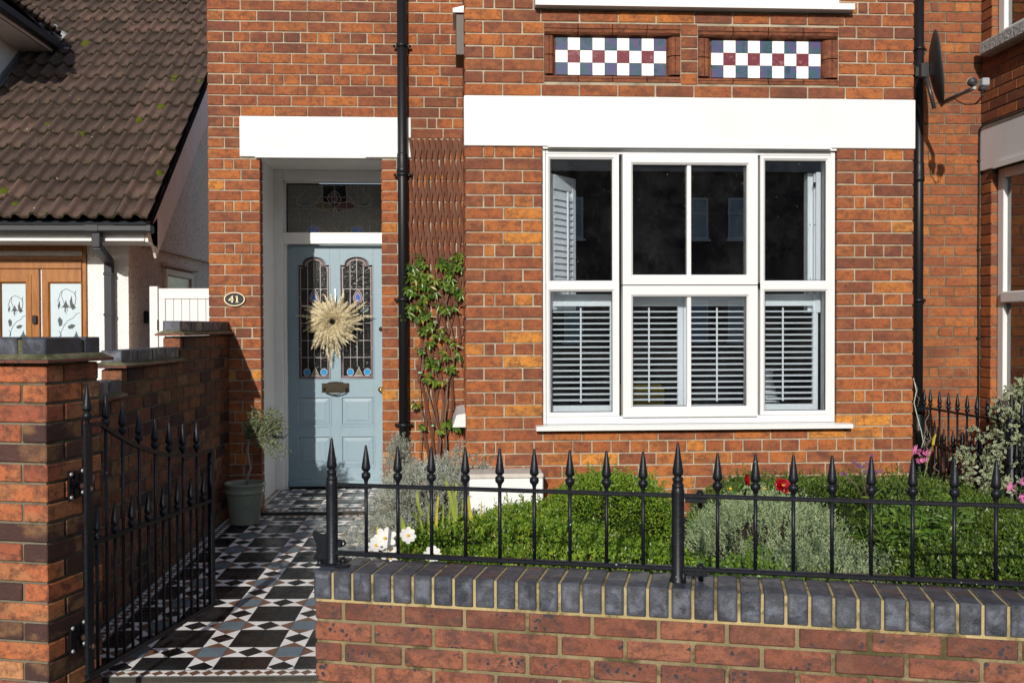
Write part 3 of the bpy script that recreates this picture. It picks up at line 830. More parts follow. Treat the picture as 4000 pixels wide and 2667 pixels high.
# inner reveals of the bay, white, with the frame posts the shutters hang on
b = MB()
for (u0, u1) in ((2112, 2152), (3208, 3262)):
    b.cbox(at(u0, 900, DB+.16)[0], at(u1, 900, DB+.16)[0], DB+.135, DB+.17, .82, 2.46, .002)
b.build('shutter_post', M_SHUTTER, house)
# things inside the room glimpsed through the lower lights
b = MB(); b.lathe([(0, 0), (.07, 0), (.09, .06), (.10, .14), (.06, .26), (.04, .34), (.05, .40), (0, .40)], (2.05, 6.45, .72), 20)
tag(b.build('white_vase', M_SHUTTER, loc=(2.05, 6.45, .72)), 'pale vase standing inside the bay behind the right shutter', 'vase')
b = MB(); b.cbox(1.08, 1.42, 6.65, 6.75, .72, 1.0, .02)
tag(b.build('cushion', NT('mustard_cloth').fin((.45, .33, .02), .9), loc=(1.25, 6.7, .72)), 'mustard yellow cushion inside behind the central shutters', 'cushion')

# upper window at the top edge
uw = thing('window', 'upper white window of which only sill and bottom rail show', None, parent=house); uw.location = (1.45, DB-DM, 3.3)
b = MB(); b.prism([(DB+.06, 3.349), (DB-.06, 3.343), (DB-.07, 3.339), (DB-.07, 3.303), (DB+.06, 3.303)], .488, 2.423, axis='x'); b.build('sill', M_WHITE, uw)
b = MB(); bevframe(b, .56, 2.36, 3.349, 4.24, .62, 2.30, 3.395, 4.2, DB+.02, .06); b.cbox(1.02, 1.08, DB+.018, DB+.06, 3.37, 4.22, .002); b.cbox(1.80, 1.86, DB+.018, DB+.06, 3.37, 4.22, .002)
b.build('window_frame', M_WHITE, uw)
b = MB(); b.box(.62, 2.30, DB+.045, DB+.049, 3.39, 4.21); b.build('pane', M_GLASS, uw)
# side sill and brown hood on the bay's left return
b = MB(); b.prism([(BX0, .845), (BX0-.075, .83), (BX0-.09, .78), (BX0, .78)], DB+.22, DB+.85); b.M = None
V = np.vstack(b.v); 
b = MB(); b.add([(BX0-.08, DB+.2, .775), (BX0+.02, DB+.2, .775), (BX0+.02, DB+.2, .865), (BX0-.055, DB+.2, .850), (BX0-.08, DB+.9, .775), (BX0+.02, DB+.9, .775), (BX0+.02, DB+.9, .865), (BX0-.055, DB+.9, .850)],
    [(0, 1, 2, 3), (4, 7, 6, 5), (0, 3, 7, 4), (3, 2, 6, 7), (0, 4, 5, 1)])
b.build('side_sill', M_WHITE, house)
b = MB(); b.cbox(BX0-.05, BX0+.01, DB+.30, DB+.62, 3.10, 3.36, .004); hb = b.build('side_box', paint('brown_box_paint', (.045, .03, .022), .5), house)
b = MB(); b.prism([(BX0-.068, 3.36), (BX0-.068, 3.385), (BX0+.01, 3.405), (BX0+.01, 3.36)], DB+.28, DB+.66); b.build('box_lid', M_WHITE, hb)

# ------------------------------------------------ porch and front door
PY = 8.10; DY = 8.19
b = MB()
b.box(-1.60, -1.462, DM+.10, DY+.1, -.1, 2.9); b.box(-.40, -.30, DM+.10, DY+.1, -.1, 2.9)
b.box(-1.60, -.30, DM+.10, DY+.1, 2.66, 2.9)
b.cbox(-1.462, -1.4445, DM+.5, PY, .07, 2.66, .002)
b.build('porch_lining', M_OLDWHITE, house)
pl_ = MB(); pl_.box(-1.60, -1.362, DM+.005, DM+.0985, -.1, 2.9)
df = MB()
df.cbox(-1.462, -1.37, PY, DY+.05, .06, 2.659, .004); df.cbox(-.56, -.402, PY, DY+.05, .06, 2.659, .004)
df.cbox(-1.37, -.56, PY, DY+.05, 2.575, 2.659, .004)
df.cbox(-1.369, -.561, PY+.004, DY+.04, 2.068, 2.158, .004)
df.box(-1.368, -1.352, PY+.03, DY+.05, .07, 2.068)
df.box(-1.368, -1.352, PY+.04, PY+.06, 2.158, 2.575); df.box(-1.368, -.562, PY+.04, PY+.06, 2.560, 2.575)
door_frame = df.build('door_frame', M_OLDWHITE, house)
door = thing('front_door', 'duck egg blue front door with two arched leaded lights over four raised panels', None, parent=house); door.location = (-.96, DY-DM, .095)
dx0, dx1, dz0, dz1 = -1.352, -.562, .098, 2.062
# arched glass outline for one light: from the photograph's proportions
def light_outline(x0, x1, z0, zs, za):
    xc = (x0+x1)/2; w = x1-x0; r = w*.36
    pts = [(x0, z0), (x1, z0), (x1, zs), (xc+r, zs)]
    n = 12
    for k in range(n+1):
        t = PI*k/n
        pts.append((xc+r*math.cos(t), zs+.014+(za-zs-.014)*math.sin(t)))
    pts += [(xc-r, zs), (x0, zs)]
    return pts
LG = [(-1.268, -1.012), (-.928, -.660)]
LZ0, LZS, LZA = .977, 1.903, 1.972
# door skin: rails and stiles as boxes, with a spandrel strip round each arch
b = MB()
b.cbox(dx0, LG[0][0], DY, DY+.045, dz0, dz1, .002); b.cbox(LG[1][1], dx1, DY, DY+.045, dz0, dz1, .002)
b.cbox(LG[0][1], LG[1][0], DY, DY+.045, dz0, dz1, .002)
for (a, c) in LG:
    b.box(a, c, DY, DY+.045, LZA+.004, dz1); b.box(a, c, DY, DY+.045, .831, LZ0)
    b.box(a, c, DY, DY+.045, .511, .590); b.box(a, c, DY, DY+.045, dz0, .260)
    o = light_outline(a, c, LZ0, LZS, LZA)[3:-1]
    top = LZA+.004
    V = []; F = []
    for k, (x, z) in enumerate(o): V += [(x, DY, z), (x, DY, top), (x, DY+.045, z)]
    for k in range(len(o)-1):
        if abs(o[k][0]-o[k+1][0]) < 1e-6: 
            F.append((3*k, 3*k+2, 3*k+5, 3*k+3)); continue
        F.append((3*k, 3*k+1, 3*k+4, 3*k+3)); F.append((3*k, 3*k+3, 3*k+5, 3*k+2))
    b.add(V, F)
    b.box(a, o[-1][0], DY, DY+.045, LZS, top); b.box(o[0][0], c, DY, DY+.045, LZS, top)
b.cbox(dx0, dx1, DY-.022, DY-.001, dz0, dz0+.05, .006)
b.build('door_leaf', M_DOOR, door)
for (a, c) in LG:
    o = light_outline(a, c, LZ0, LZS, LZA)
    mb = MB(); mb.tube([(x, DY-.002, z) for x, z in o+[o[0]]], .006, 6, cap=False)
    mb.build('bead', M_DOOR, door)
for (a, c) in ((-1.277, -1.009), (-.926, -.655)):
    for (z0, z1) in ((.590, .831), (.260, .511)):
        mb = MB()
        bevframe(mb, a-.004, c+.004, z0-.004, z1+.004, a+.012, c-.012, z0+.012, z1-.012, DY-.006, .03, .006)
        i0, i1, j0, j1 = a+.014, c-.014, z0+.014, z1-.014; q = .030
        V = [(i0, DY+.007, j0), (i1, DY+.007, j0), (i1, DY+.007, j1), (i0, DY+.007, j1), (i0+q, DY+.004, j0+q), (i1-q, DY+.004, j0+q), (i1-q, DY+.004, j1-q), (i0+q, DY+.004, j1-q),
             (i0+q+.004, DY+.001, j0+q+.004), (i1-q-.004, DY+.001, j0+q+.004), (i1-q-.004, DY+.001, j1-q-.004), (i0+q+.004, DY+.001, j1-q-.004)]
        F = [(k, (k+1) % 4, 4+(k+1) % 4, 4+k) for k in range(4)]+[(4+k, 4+(k+1) % 4, 8+(k+1) % 4, 8+k) for k in range(4)]+[(8, 9, 10, 11)]
        mb.add(V, F)
        mb.build('raised_panel', M_DOOR, door)
# leaded glass: dark panes, lead cames, coloured pieces
def zf(y): return at(1300, 980+y/3.014, DY)[2]
def xf(x): return at(1100+x/3.014, 1250, DY)[0]
for li, (a, c) in enumerate(LG):
    ox = 0 if li else -512
    o = light_outline(a, c, LZ0, LZS, LZA)
    mb = MB(); mb.prism(o, DY+.020, DY+.026); mb.build('glass_light', M_DKGLASS, door)
    X_ = lambda x: xf(x+ox)
    # maroon margin pieces
    mb = MB(); y0, y1 = DY+.016, DY+.0195
    w = .020
    mb.box(a+.003, a+w, y0, y1, LZ0+.003, LZS-.003); mb.box(c-w, c-.003, y0, y1, LZ0+.003, LZS-.003)
    mb.box(a+w, c-w, y0, y1, LZ0+.003, LZ0+.018)
    xc = (a+c)/2; r = (c-a)*.36
    mb.box(a+w, xc-r, y0, y1, LZS-.022, LZS-.003); mb.box(xc+r, c-w, y0, y1, LZS-.022, LZS-.003)
    n = 12
    for k in range(n):
        t0, t1 = PI*k/n, PI*(k+1)/n
        def pt(t, rr, hh): return (xc+rr*math.cos(t), LZS-.01+hh*math.sin(t))
        q = [pt(t0, r-.003, LZA-LZS+.006), pt(t1, r-.003, LZA-LZS+.006), pt(t1, r-.024, LZA-LZS-.018), pt(t0, r-.024, LZA-LZS-.018)]
        mb.prism(q, y0, y1)
    mb.build('maroon_margin', M_MAROON, door)
    # lead cames
    mb = MB(); yy = DY+.014
    def came(p, q_, rr=.0032): mb.tube([(p[0], yy, p[1]), (q_[0], yy, q_[1])], rr, 6)
    xv = [a+w, a+(c-a)*.30, xc, c-(c-a)*.30, c-w]
    tops = [LZS-.024, LZS+.016, LZA-.022, LZS+.016, LZS-.024]
    for k, (x, tz) in enumerate(zip(xv, tops)):
        z_lo = zf(1385) if k in (1, 3) else (zf(1365) if k == 2 else LZ0+.018)
        if k == 2:
            came((x, tz+.02), (x, zf(455))); came((x, zf(1050)), (x, z_lo))
            came((x, zf(640)), (x, zf(1050)))
        else: came((x, tz), (x, z_lo))
    for yq in (448, 645, 850, 1055, 1255): came((a+w, zf(yq)), (c-w, zf(yq)))
    for yq in (545, 1150): came((a, zf(yq)), (a+w, zf(yq))); came((c-w, zf(yq)), (c, zf(yq)))
    came((a+.002, LZS-.022), (xc-r, LZS-.022)); came((xc+r, LZS-.022), (c-.002, LZS-.022)); came((a+.002, LZ0+.018), (c-.002, LZ0+.018))
    arc = [(xc+(r-.024)*math.cos(PI*k/12), yy, LZS-.012+(LZA-LZS-.014)*math.sin(PI*k/12)) for k in range(13)]
    mb.tube(arc, .0032, 6)
    # circles, tulip bud, leaf and spike outlines
    def blob(pts, mat, nm):
        m2 = MB(); m2.prism(pts, DY+.012, DY+.0155); m2.build(nm, mat, door)
        mb.tube([(x, yy-.002, z) for x, z in pts+[pts[0]]], .003, 5, cap=False)
    for cxp in (805, 1005):
        cx_, cz_ = X_(cxp), zf(1427)
        blob([(cx_+.027*math.cos(t*PI/9), cz_+.029*math.sin(t*PI/9)) for t in range(18)], M_CYAN, 'blue_roundel')
    cx_ = X_(905)
    blob([(cx_-.034, zf(1467)), (cx_+.034, zf(1467)), (cx_+.012, zf(1415)), (cx_, zf(1367)), (cx_-.012, zf(1415))], M_OLIVEGL, 'olive_spike')
    cx_ = X_(898); za_, zb2 = zf(455), zf(626)
    tear = lambda s: [(cx_+s*.036*math.sin(PI*2*k/20)*(math.sin(PI*k/20)**.6 if 0 < k < 20 else 0), (za_+zb2)/2-.004*(1-s)+s*(za_-zb2)/2*math.cos(PI*2*k/20)) for k in range(20)]
    T1 = []
    for s_, mt, nm in ((1, M_MAROON, 'maroon_tulip'), (.62, M_BLUEGL, 'blue_tulip_heart')):
        zc = zb2+(za_-zb2)*(.44 if s_ == 1 else .43); P = []
        for k in range(20):
            t = 2*PI*k/20; zz_ = math.sin(t); wid = math.cos(t)*(1-.55*max(0, zz_)**1.3)
            P.append((cx_+s_*.037*wid, zc+s_*((za_-zc) if zz_ > 0 else (zc-zb2))*zz_))
        m2 = MB(); m2.prism(P, DY+.012-(.002 if s_ < 1 else 0), DY+.0155); m2.build(nm, mt, door)
        mb.tube([(x, yy-.003, z) for x, z in P+[P[0]]], .003, 5, cap=False)
    blob([(X_(905), zf(632)), (X_(880), zf(680)), (X_(925), zf(690))], M_OLIVEGL, 'stem_piece')
    blob([(X_(928), zf(722)), (X_(940), zf(695)), (X_(975), zf(675)), (X_(1028), zf(658)), (X_(1018), zf(695)), (X_(985), zf(718))], M_TEAL, 'teal_leaf')
    mb.build('lead_came', M_CAME, door)
# letter plate
b = MB()
zc = .898; x0, x1 = -1.079, -.858
b.cbox(x0, x1, DY-.010, DY-.001, .866, .940, .003)
b.prism([(x0+.03, .938), (x1-.03, .938), (x1-.06, .950), ((x0+x1)/2, .955), (x0+.06, .950)], DY-.008, DY-.001)
b.box(x0+.045, x1-.045, DY-.014, DY-.0105, .880, .925)
hp = [(x0+.022, DY-.012, .900), (x0+.018, DY-.03, .890), (x0+.03, DY-.04, .872), (x0+.07, DY-.045, .858), ((x0+x1)/2, DY-.045, .853), (x1-.07, DY-.045, .858), (x1-.03, DY-.04, .872), (x1-.018, DY-.03, .890), (x1-.022, DY-.012, .900)]
b.tube(hp, [.006, .006, .006, .005, .008, .005, .006, .006, .006], 8)
for xx in (x0+.022, x1-.022): b.lathe([(0, -.014), (.010, -.014), (.010, 0), (0, 0)], n=10, M=np.array([[1, 0, 0, xx], [0, 0, 1, DY-.005], [0, 1, 0, .902], [0, 0, 0, 1]]))
b.build('letter_plate', M_BRASSOLD, door)
b = MB(); b.lathe([(0, -.05), (.02, -.046), (.024, -.035), (.018, -.022), (.010, -.012), (.018, -.002), (.018, 0)], n=14, M=np.array([[1, 0, 0, -.600], [0, 0, 1, DY-.002], [0, 1, 0, .889], [0, 0, 0, 1]])); b.build('door_knob', M_BRASS, door)
b = MB(); b.lathe([(0, -.012), (.016, -.010), (.018, 0)], n=14, M=np.array([[1, 0, 0, -.598], [0, 0, 1, DY-.002], [0, 1, 0, 1.380], [0, 0, 0, 1]])); b.build('lock_cylinder', M_BRASSOLD, door)
# fanlight
fl = thing('fanlight', 'dim leaded fanlight with tulip motif above the door', None, parent=house); fl.location = (-.96, DY-DM, 2.3)
fx0, fx1, fz0, fz1 = -1.352, -.562, 2.158, 2.560
FLY = DY-.02
b = MB(); b.box(fx0, fx1, FLY+.010, FLY+.014, fz0, fz1); b.build('dark_backing', M_DKGLASS, fl)
def fxx(x): return at(1090+x/5.47, 800, FLY)[0]
def fzz(y): return at(1300, 680+y/5.47, FLY)[2]
cols = [190, 430, 690, 935, 1190, 1440, 1700, 1935, 2190]
rws = [245, 495, 745, 1000, 1245]
for j in range(4):
    for i in range(8):
        if (i in (3, 4) and j in (0, 1)): continue
        mb = MB(); mb.box(fxx(cols[i])+.002, min(fxx(cols[i+1]), fx1)-.002, FLY+.006, FLY+.009, fzz(rws[j+1])+.002, fzz(rws[j])-.002); mb.build('stippled_pane', M_STIPPLE, fl)
mb = MB()
def fc(pts, r=.0034, close=False):
    P = [(fxx(x), FLY+.003, fzz(y)) for x, y in pts]
    if close: P.append(P[0])
    mb.tube(P, r, 5, cap=False)
for x in cols[:-1]: fc([(x, 245), (x, 1245)], .0018)
for y in rws: fc([(160, y), (2300, y)], .0018)
fc([(600, 1245), (600, 1190), (640, 1130), (715, 1105), (800, 1130), (850, 1190), (855, 1245)])
fc([(1530, 1245), (1540, 1180), (1600, 1120), (1680, 1100), (1750, 1130), (1795, 1190), (1800, 1245)])
fc([(820, 1130), (930, 1190), (1010, 1240), (1080, 1248), (1150, 1200), (1190, 1130), (1230, 1200), (1290, 1245), (1370, 1240), (1450, 1190), (1560, 1130)])
fc([(1185, 345), (1060, 460), (1030, 530), (1080, 615), (1185, 610), (1290, 620), (1325, 530), (1290, 440)], close=True)
fc([(1185, 400), (1120, 490), (1130, 570), (1185, 600), (1240, 560), (1240, 480)], close=True)
fc([(1150, 700), (1050, 620), (900, 590), (760, 650), (800, 740), (900, 780), (1020, 770), (1110, 820)])
fc([(1230, 700), (1330, 610), (1480, 590), (1620, 650), (1600, 740), (1480, 770), (1350, 780), (1270, 820)])
fc([(1185, 690), (1150, 790), (1190, 960), (1235, 790)], close=True)
fc([(900, 250), (940, 380), (870, 510), (760, 640)]); fc([(1430, 280), (1450, 420), (1540, 540), (1620, 640)])
fc([(540, 290), (580, 380), (450, 450), (370, 540), (390, 640), (520, 690), (720, 660)])
fc([(1800, 280), (1810, 400), (1920, 450), (2000, 540), (1980, 640), (1850, 690), (1650, 660)])
mb.build('lead_came', M_CAME, fl)
for (xa, xb) in ((605, 850), (1535, 1795)):
    cx_ = (fxx(xa)+fxx(xb))/2; rr = (fxx(xb)-fxx(xa))/2
    m2 = MB(); m2.prism([(cx_+rr*math.cos(PI*k/10), fzz(1245)+rr*1.05*math.sin(PI*k/10)) for k in range(11)], FLY+.002, FLY+.005); m2.build('blue_roundel', M_BLUEGL, fl)
for pts, mt in (([(760, 650), (900, 600), (1050, 630), (1150, 720), (1110, 820), (1020, 770), (900, 780), (800, 740)], M_OLIVEGL), ([(1230, 710), (1330, 620), (1480, 600), (1620, 650), (1600, 740), (1480, 770), (1350, 780), (1270, 820)], M_MAROON),
                ([(400, 660), (560, 630), (700, 660), (560, 700)], M_TEAL), ([(1660, 660), (1800, 630), (1950, 650), (1850, 700)], M_TEAL), ([(1185, 400), (1060, 500), (1090, 600), (1290, 600), (1310, 500)], M_MAROON)):
    m2 = MB(); m2.prism([(fxx(x), fzz(y)) for x, y in pts], FLY+.0032, FLY+.0052); m2.build('coloured_pane', mt, fl)

# downpipes with collars and brackets (parts of the house)
def pipe(x, y, ztop, zbot, joints, clips, par):
    mb = MB(); r = .0335
    zs = sorted(joints, reverse=True); segs = []
    mb.tube([(x, y, ztop), (x, y, zbot)], r, 20); pp = mb.build('downpipe', M_PIPE, par)
    for zj in joints:
        m2 = MB(); m2.lathe([(r, .075), (r+.003, .072), (r+.005, .06), (r+.003, .05), (r+.0045, .045), (r+.0045, -.03), (r+.007, -.034), (r+.007, -.06), (r+.002, -.066), (r, -.07)], (x, y, zj), 20); m2.build('socket', M_PIPE, pp)
    for zj in clips:
        m2 = MB(); m2.lathe([(r, .013), (r+.006, .012), (r+.006, -.012), (r, -.013)], (x, y, zj), 20)
        m2.cbox(x-r-.030, x+r+.030, y+.012, y+.022, zj-.010, zj+.010, .003)
        for sx in (-1, 1): m2.lathe([(0, -.006), (.007, -.005), (.008, .004)], n=8, M=np.array([[1, 0, 0, x+sx*(r+.020)], [0, 0, 1, y+.010], [0, 1, 0, zj], [0, 0, 0, 1]]))
        m2.build('bracket', M_PIPE, pp)
PXL = at(1572, 700, DM-.06)[0]
zat = lambda v, Y, u=1572: at(u, v, Y)[2]
pipe(PXL, DM-.055, ZT, .08, [zat(640, DM-.06)], [zat(178, DM-.06), zat(682, DM-.06), zat(1170, DM-.06), zat(1660, DM-.06)], house)
PXR = at(3590, 700, DM-.06)[0]
pipe(PXR, DM-.055, ZT, .05, [zat(675, DM-.06, 3590), zat(1655, DM-.06, 3590)], [zat(191, DM-.06, 3590), zat(1173, DM-.06, 3590)], house)

# ================================================================== NEIGHBOUR ON THE RIGHT
nh = thing('neighbouring_house', 'red brick house at the right edge, its bay turned side on', 'house', (3.36, DM, 0))
NX = 3.86
nb = []
for (a, bb, c, d) in rows(MX1+.004, NX, -.06, ZT, 2.870, G, [], KIND, R):
    nb.append((brick_fn(a, bb, c, d, DM, .09, rr=R.betavariate(2.5, 2.5)), 1))
Mret = np.eye(4); Mret[:3, 0] = (0, -1, 0); Mret[:3, 1] = (1, 0, 0); Mret[:3, 3] = (NX, 0, 0)
NLB, NLT = 2.52, 2.83
retops = [(-6.966, -4.2, .80, NLB), (-DM-.1, -4.2, NLB, NLT), (-6.966, -4.2, 3.40, 6)]
for (a, bb, c, d) in rows(-DM+.002, -5.3, -.06, ZT, 2.870, G, retops, KIND, R):
    nb.append((brick_fn(a, bb, c, d, 0, .10, M=Mret, rr=R.random()*.8), 1))
lay(nb, nh, M_BRICKN, maxn=300)
b = MB(); b.box(MX1, NX+.1, DM+.006, DM+.09, -.2, ZT)
for (a, c, z0, z1) in ((6.97, DM, -.2, ZT), (4.2, 6.97, -.2, .80), (4.2, 6.97, NLB, 3.40)): b.box(NX+.006, NX+.095, a, c, z0, z1)
b.box(NX+.25, NX+.3, 4.2, DM, -.2, ZT)
b.build('wall', M_MORTARD, nh)
b = MB(); b.cbox(NX-.012, NX+.10, 4.2, DM-.004, NLB, NLT, .004); b.build('lintel', paint('grey_white_masonry', (.62, .62, .64), .7, .3, .15, 5), nh)
b = MB(); b.prism([(5.0, NLB-.01), (5.0, NLB+.028), (6.86, NLB+.028), (6.90, NLB-.01)], NX-.03, NX-.010, axis='x'); b.build('drip_panel', M_RENDERW, nh)
def side_window(z0, z1, rail, label):
    w = thing('window', label, None, parent=nh); w.location = (NX-3.36, 6.5-DM, z0)
    fxp = NX+.045; y1 = 6.958
    mb = MB(); mb.cbox(fxp, fxp+.06, y1-.075, y1, z0, z1, .004); mb.cbox(fxp, fxp+.06, 4.2, y1-.075, z0, z0+.07, .004); mb.cbox(fxp, fxp+.06, 4.2, y1-.075, z1-.07, z1, .004)
    if rail: mb.cbox(fxp-.02, fxp+.06, 4.2, y1-.07, rail-.045, rail+.035, .008)
    mb.build('window_frame', M_WHITE, w)
    mb = MB(); mb.box(fxp+.03, fxp+.034, 4.2, y1-.07, z0+.05, z1-.05); mb.build('pane', M_GLASS, w)
    mb = MB()
    for k in range(26): 
        yb = 4.2+k*.11; mb.tube([(fxp+.11+.01*math.sin(k*2.1), yb, z0), (fxp+.11+.01*math.sin(k*1.7+1), yb, z1)], .05, 8)
    mb.build('curtain', M_CURTAIN, w)
side_window(.84, NLB-.005, 1.60, 'white framed lower window in the side of the neighbouring bay')
side_window(3.43, 4.3, None, 'white framed upper window in the side of the neighbouring bay')
b = MB(); b.cbox(NX-.085, NX+.10, 4.2, 6.985, 3.325, 3.425, .012); b.build('sill', M_CONCRETE, nh, 'weathered concrete sill of the upper window')
# cable clipped in the corner
b = MB(); yc = DM-.012
pts = [(NX-.020, yc, .3), (NX-.018, yc, 1.2), (NX-.022, yc, 2.0), (NX-.018, yc, NLT-.06), (NX-.02, yc-.01, NLT), (NX-.022, yc-.05, NLT+.016), (NX-.020, 6.6, NLT+.012), (NX-.02, 5.2, NLT+.012)]
b.tube(pts, .0065, 6); cb = b.build('cable', M_PIPE, nh)
for zc in (2.60, 1.95, 1.30):
    mb = MB(); mb.box(NX-.032, NX-.008, yc-.008, yc+.01, zc-.006, zc+.006); mb.build('cable_clip', M_PIPE, cb)

# ================================================================== BUNGALOW ON THE LEFT
YE, ZE, PIT = 9.2, 2.33, math.radians(40)
XV = -2.75; WX_, WY_ = -3.07, 9.60
bun = thing('bungalow', 'white roughcast bungalow with brown pantiled roof and golden oak double door', 'house', (-4.5, WY_, 0))
b = MB(); b.box(-9, WX_, WY_, WY_+.2, 0, 2.30); b.build('front_wall', M_DASH, bun)
# gable wall facing right, under the verge
b = MB(); V = [(WX_, WY_+.2, 0), (WX_, 17, 0), (WX_, 17, ZE+(17-YE)*math.tan(PIT)-.1), (WX_, WY_+.2, ZE+(WY_+.2-YE)*math.tan(PIT)-.1)]
V2 = [(x-.2, y, z) for x, y, z in V]
b.add(V+V2, [(0, 1, 2, 3), (4, 7, 6, 5), (0, 3, 7, 4)])
b.box(WX_-.006, WX_+.001, WY_+.001, WY_+.2, 0, 2.3); b.box(WX_+.0, WX_+.035, WY_+.0, 13, 2.20, 2.235)
b.build('gable_wall', M_DASHD, bun)
# roof tiles: one shared double roll tile, laid in courses
def tile_mesh():
    mb = MB(); W, Lg = .30, .345
    xs = []; prof = []
    n = 26
    for k in range(n+1):
        x = W*k/n
        u = (x/ (W/2)) % 1.0 if k < n else 0
        h = .042*max(0, math.sin(PI*min(1, max(0, (u-.05)/.52))))**.75 if u < .6 else 0
        prof.append((x, h+.004))
    V = []
    for (yy, lift) in ((0, .030), (.006, .033), (Lg, .0)):
        for (x, h) in prof: V.append((x, yy, h+lift))
    for (x, h) in prof: V.append((x, 0, h+.030-.020))
    for (x, h) in prof: V.append((x, Lg, h-.014))
    m_ = n+1; F = []
    for k in range(n):
        F += [(k, k+1, m_+k+1, m_+k), (m_+k, m_+k+1, 2*m_+k+1, 2*m_+k), (3*m_+k, 3*m_+k+1, k+1, k), (3*m_+k+1, 3*m_+k, 4*m_+k, 4*m_+k+1)]
    mb.smooth = True; mb.add(V, F)
    for e_ in (0, n):
        f = (e_, m_+e_, 2*m_+e_, 4*m_+e_, 3*m_+e_); mb.f.append(list(f)); mb.r.append(.5); mb.mi.append(0); mb.sm.append(False)
    for i in range(len(mb.f)):
        if i % 4 == 2 and i < 4*n: mb.sm[i] = False
    V = np.vstack(mb.v)
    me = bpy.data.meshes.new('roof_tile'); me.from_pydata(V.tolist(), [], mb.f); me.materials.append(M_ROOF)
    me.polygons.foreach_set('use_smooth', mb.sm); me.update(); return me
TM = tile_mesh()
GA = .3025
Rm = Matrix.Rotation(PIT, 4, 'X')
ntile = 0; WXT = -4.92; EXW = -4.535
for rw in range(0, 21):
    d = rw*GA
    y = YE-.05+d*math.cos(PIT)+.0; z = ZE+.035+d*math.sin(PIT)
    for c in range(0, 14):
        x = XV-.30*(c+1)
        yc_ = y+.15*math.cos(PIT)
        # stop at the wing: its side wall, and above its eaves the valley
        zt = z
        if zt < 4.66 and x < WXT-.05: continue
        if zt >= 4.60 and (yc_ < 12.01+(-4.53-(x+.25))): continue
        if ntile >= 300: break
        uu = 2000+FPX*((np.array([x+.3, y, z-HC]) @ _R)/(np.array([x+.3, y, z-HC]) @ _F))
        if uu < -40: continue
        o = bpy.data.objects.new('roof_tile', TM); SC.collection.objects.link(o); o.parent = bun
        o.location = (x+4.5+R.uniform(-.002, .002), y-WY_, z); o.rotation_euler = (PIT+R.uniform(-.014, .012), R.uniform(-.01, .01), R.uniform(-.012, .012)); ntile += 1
b = MB()
L = 13
b.add([(-9, YE-.02, ZE-.005), (XV, YE-.02, ZE-.005), (XV, YE-.02+L*math.cos(PIT), ZE-.005+L*math.sin(PIT)), (-9, YE-.02+L*math.cos(PIT), ZE-.005+L*math.sin(PIT))], [(0, 1, 2, 3), (3, 2, 1, 0)])
b.build('roof_deck', M_GUTTER, bun)
# moss cushions
for (u, v) in ((232, 222), (685, 308), (630, 420), (775, 320), (188, 490), (316, 530), (268, 625), (615, 685), (60, 800), (20, 755), (545, 470), (405, 744), (120, 35), (190, 110), (255, 192), (340, 175), (300, 38), (345, 305), (430, 505), (15, 830)):
    n_ = np.array([0, -math.sin(PIT), math.cos(PIT)])
    p = onplane(u, v, (0, YE, ZE+.085), n_); s_ = R.uniform(.035, .075)
    mb = MB(); k_ = 7
    V = [p+n_*s_*.6]; F = []
    rings = [(0.5, .5), (.85, .25), (1.0, -.3)]
    for (rr, hh) in rings:
        for k in range(9):
            t = 2*PI*k/9; q = rr*s_*R.uniform(.8, 1.25)
            V.append(p+n_*s_*hh*R.uniform(.7, 1.2)+np.array([math.cos(t), math.sin(t)*math.cos(PIT), math.sin(t)*math.sin(PIT)])*q)
    for k in range(9):
        F.append((0, 1+k, 1+(k+1) % 9))
        for j in range(2): F.append((1+j*9+k, 1+(j+1)*9+k, 1+(j+1)*9+(k+1) % 9, 1+j*9+(k+1) % 9))
    mb.smooth = True; mb.add(V, F); mb.build('moss_cushion', M_MOSS, bun)
# verge: mortar edge, bargeboard and soffit
def slopept(x, d, off): return (x, YE+d*math.cos(PIT)-off*math.sin(PIT), ZE+d*math.sin(PIT)+off*math.cos(PIT))
b = MB(); Lv = 12
def slopebox(mb, x0, x1, d0, d1, o0, o1):
    V = [slopept(x, d, o) for x in (x0, x1) for d in (d0, d1) for o in (o0, o1)]
    mb.add(V, [(0, 1, 3, 2), (4, 6, 7, 5), (0, 4, 5, 1), (2, 3, 7, 6), (0, 2, 6, 4), (1, 5, 7, 3)])
slopebox(b, XV-.02, XV+.012, -.02, Lv, -.03, .028); b.build('verge_edge', NT('dark_verge_mortar').fin((.012, .010, .009), .95, .05), bun)
b = MB(); slopebox(b, XV-.025, XV-.004, -.02, Lv, -.36, -.032); b.build('bargeboard', M_BARGE, bun)
b = MB(); slopebox(b, WX_, XV-.026, .12, Lv, -.225, -.212); b.build('verge_soffit', M_BARGE, bun)
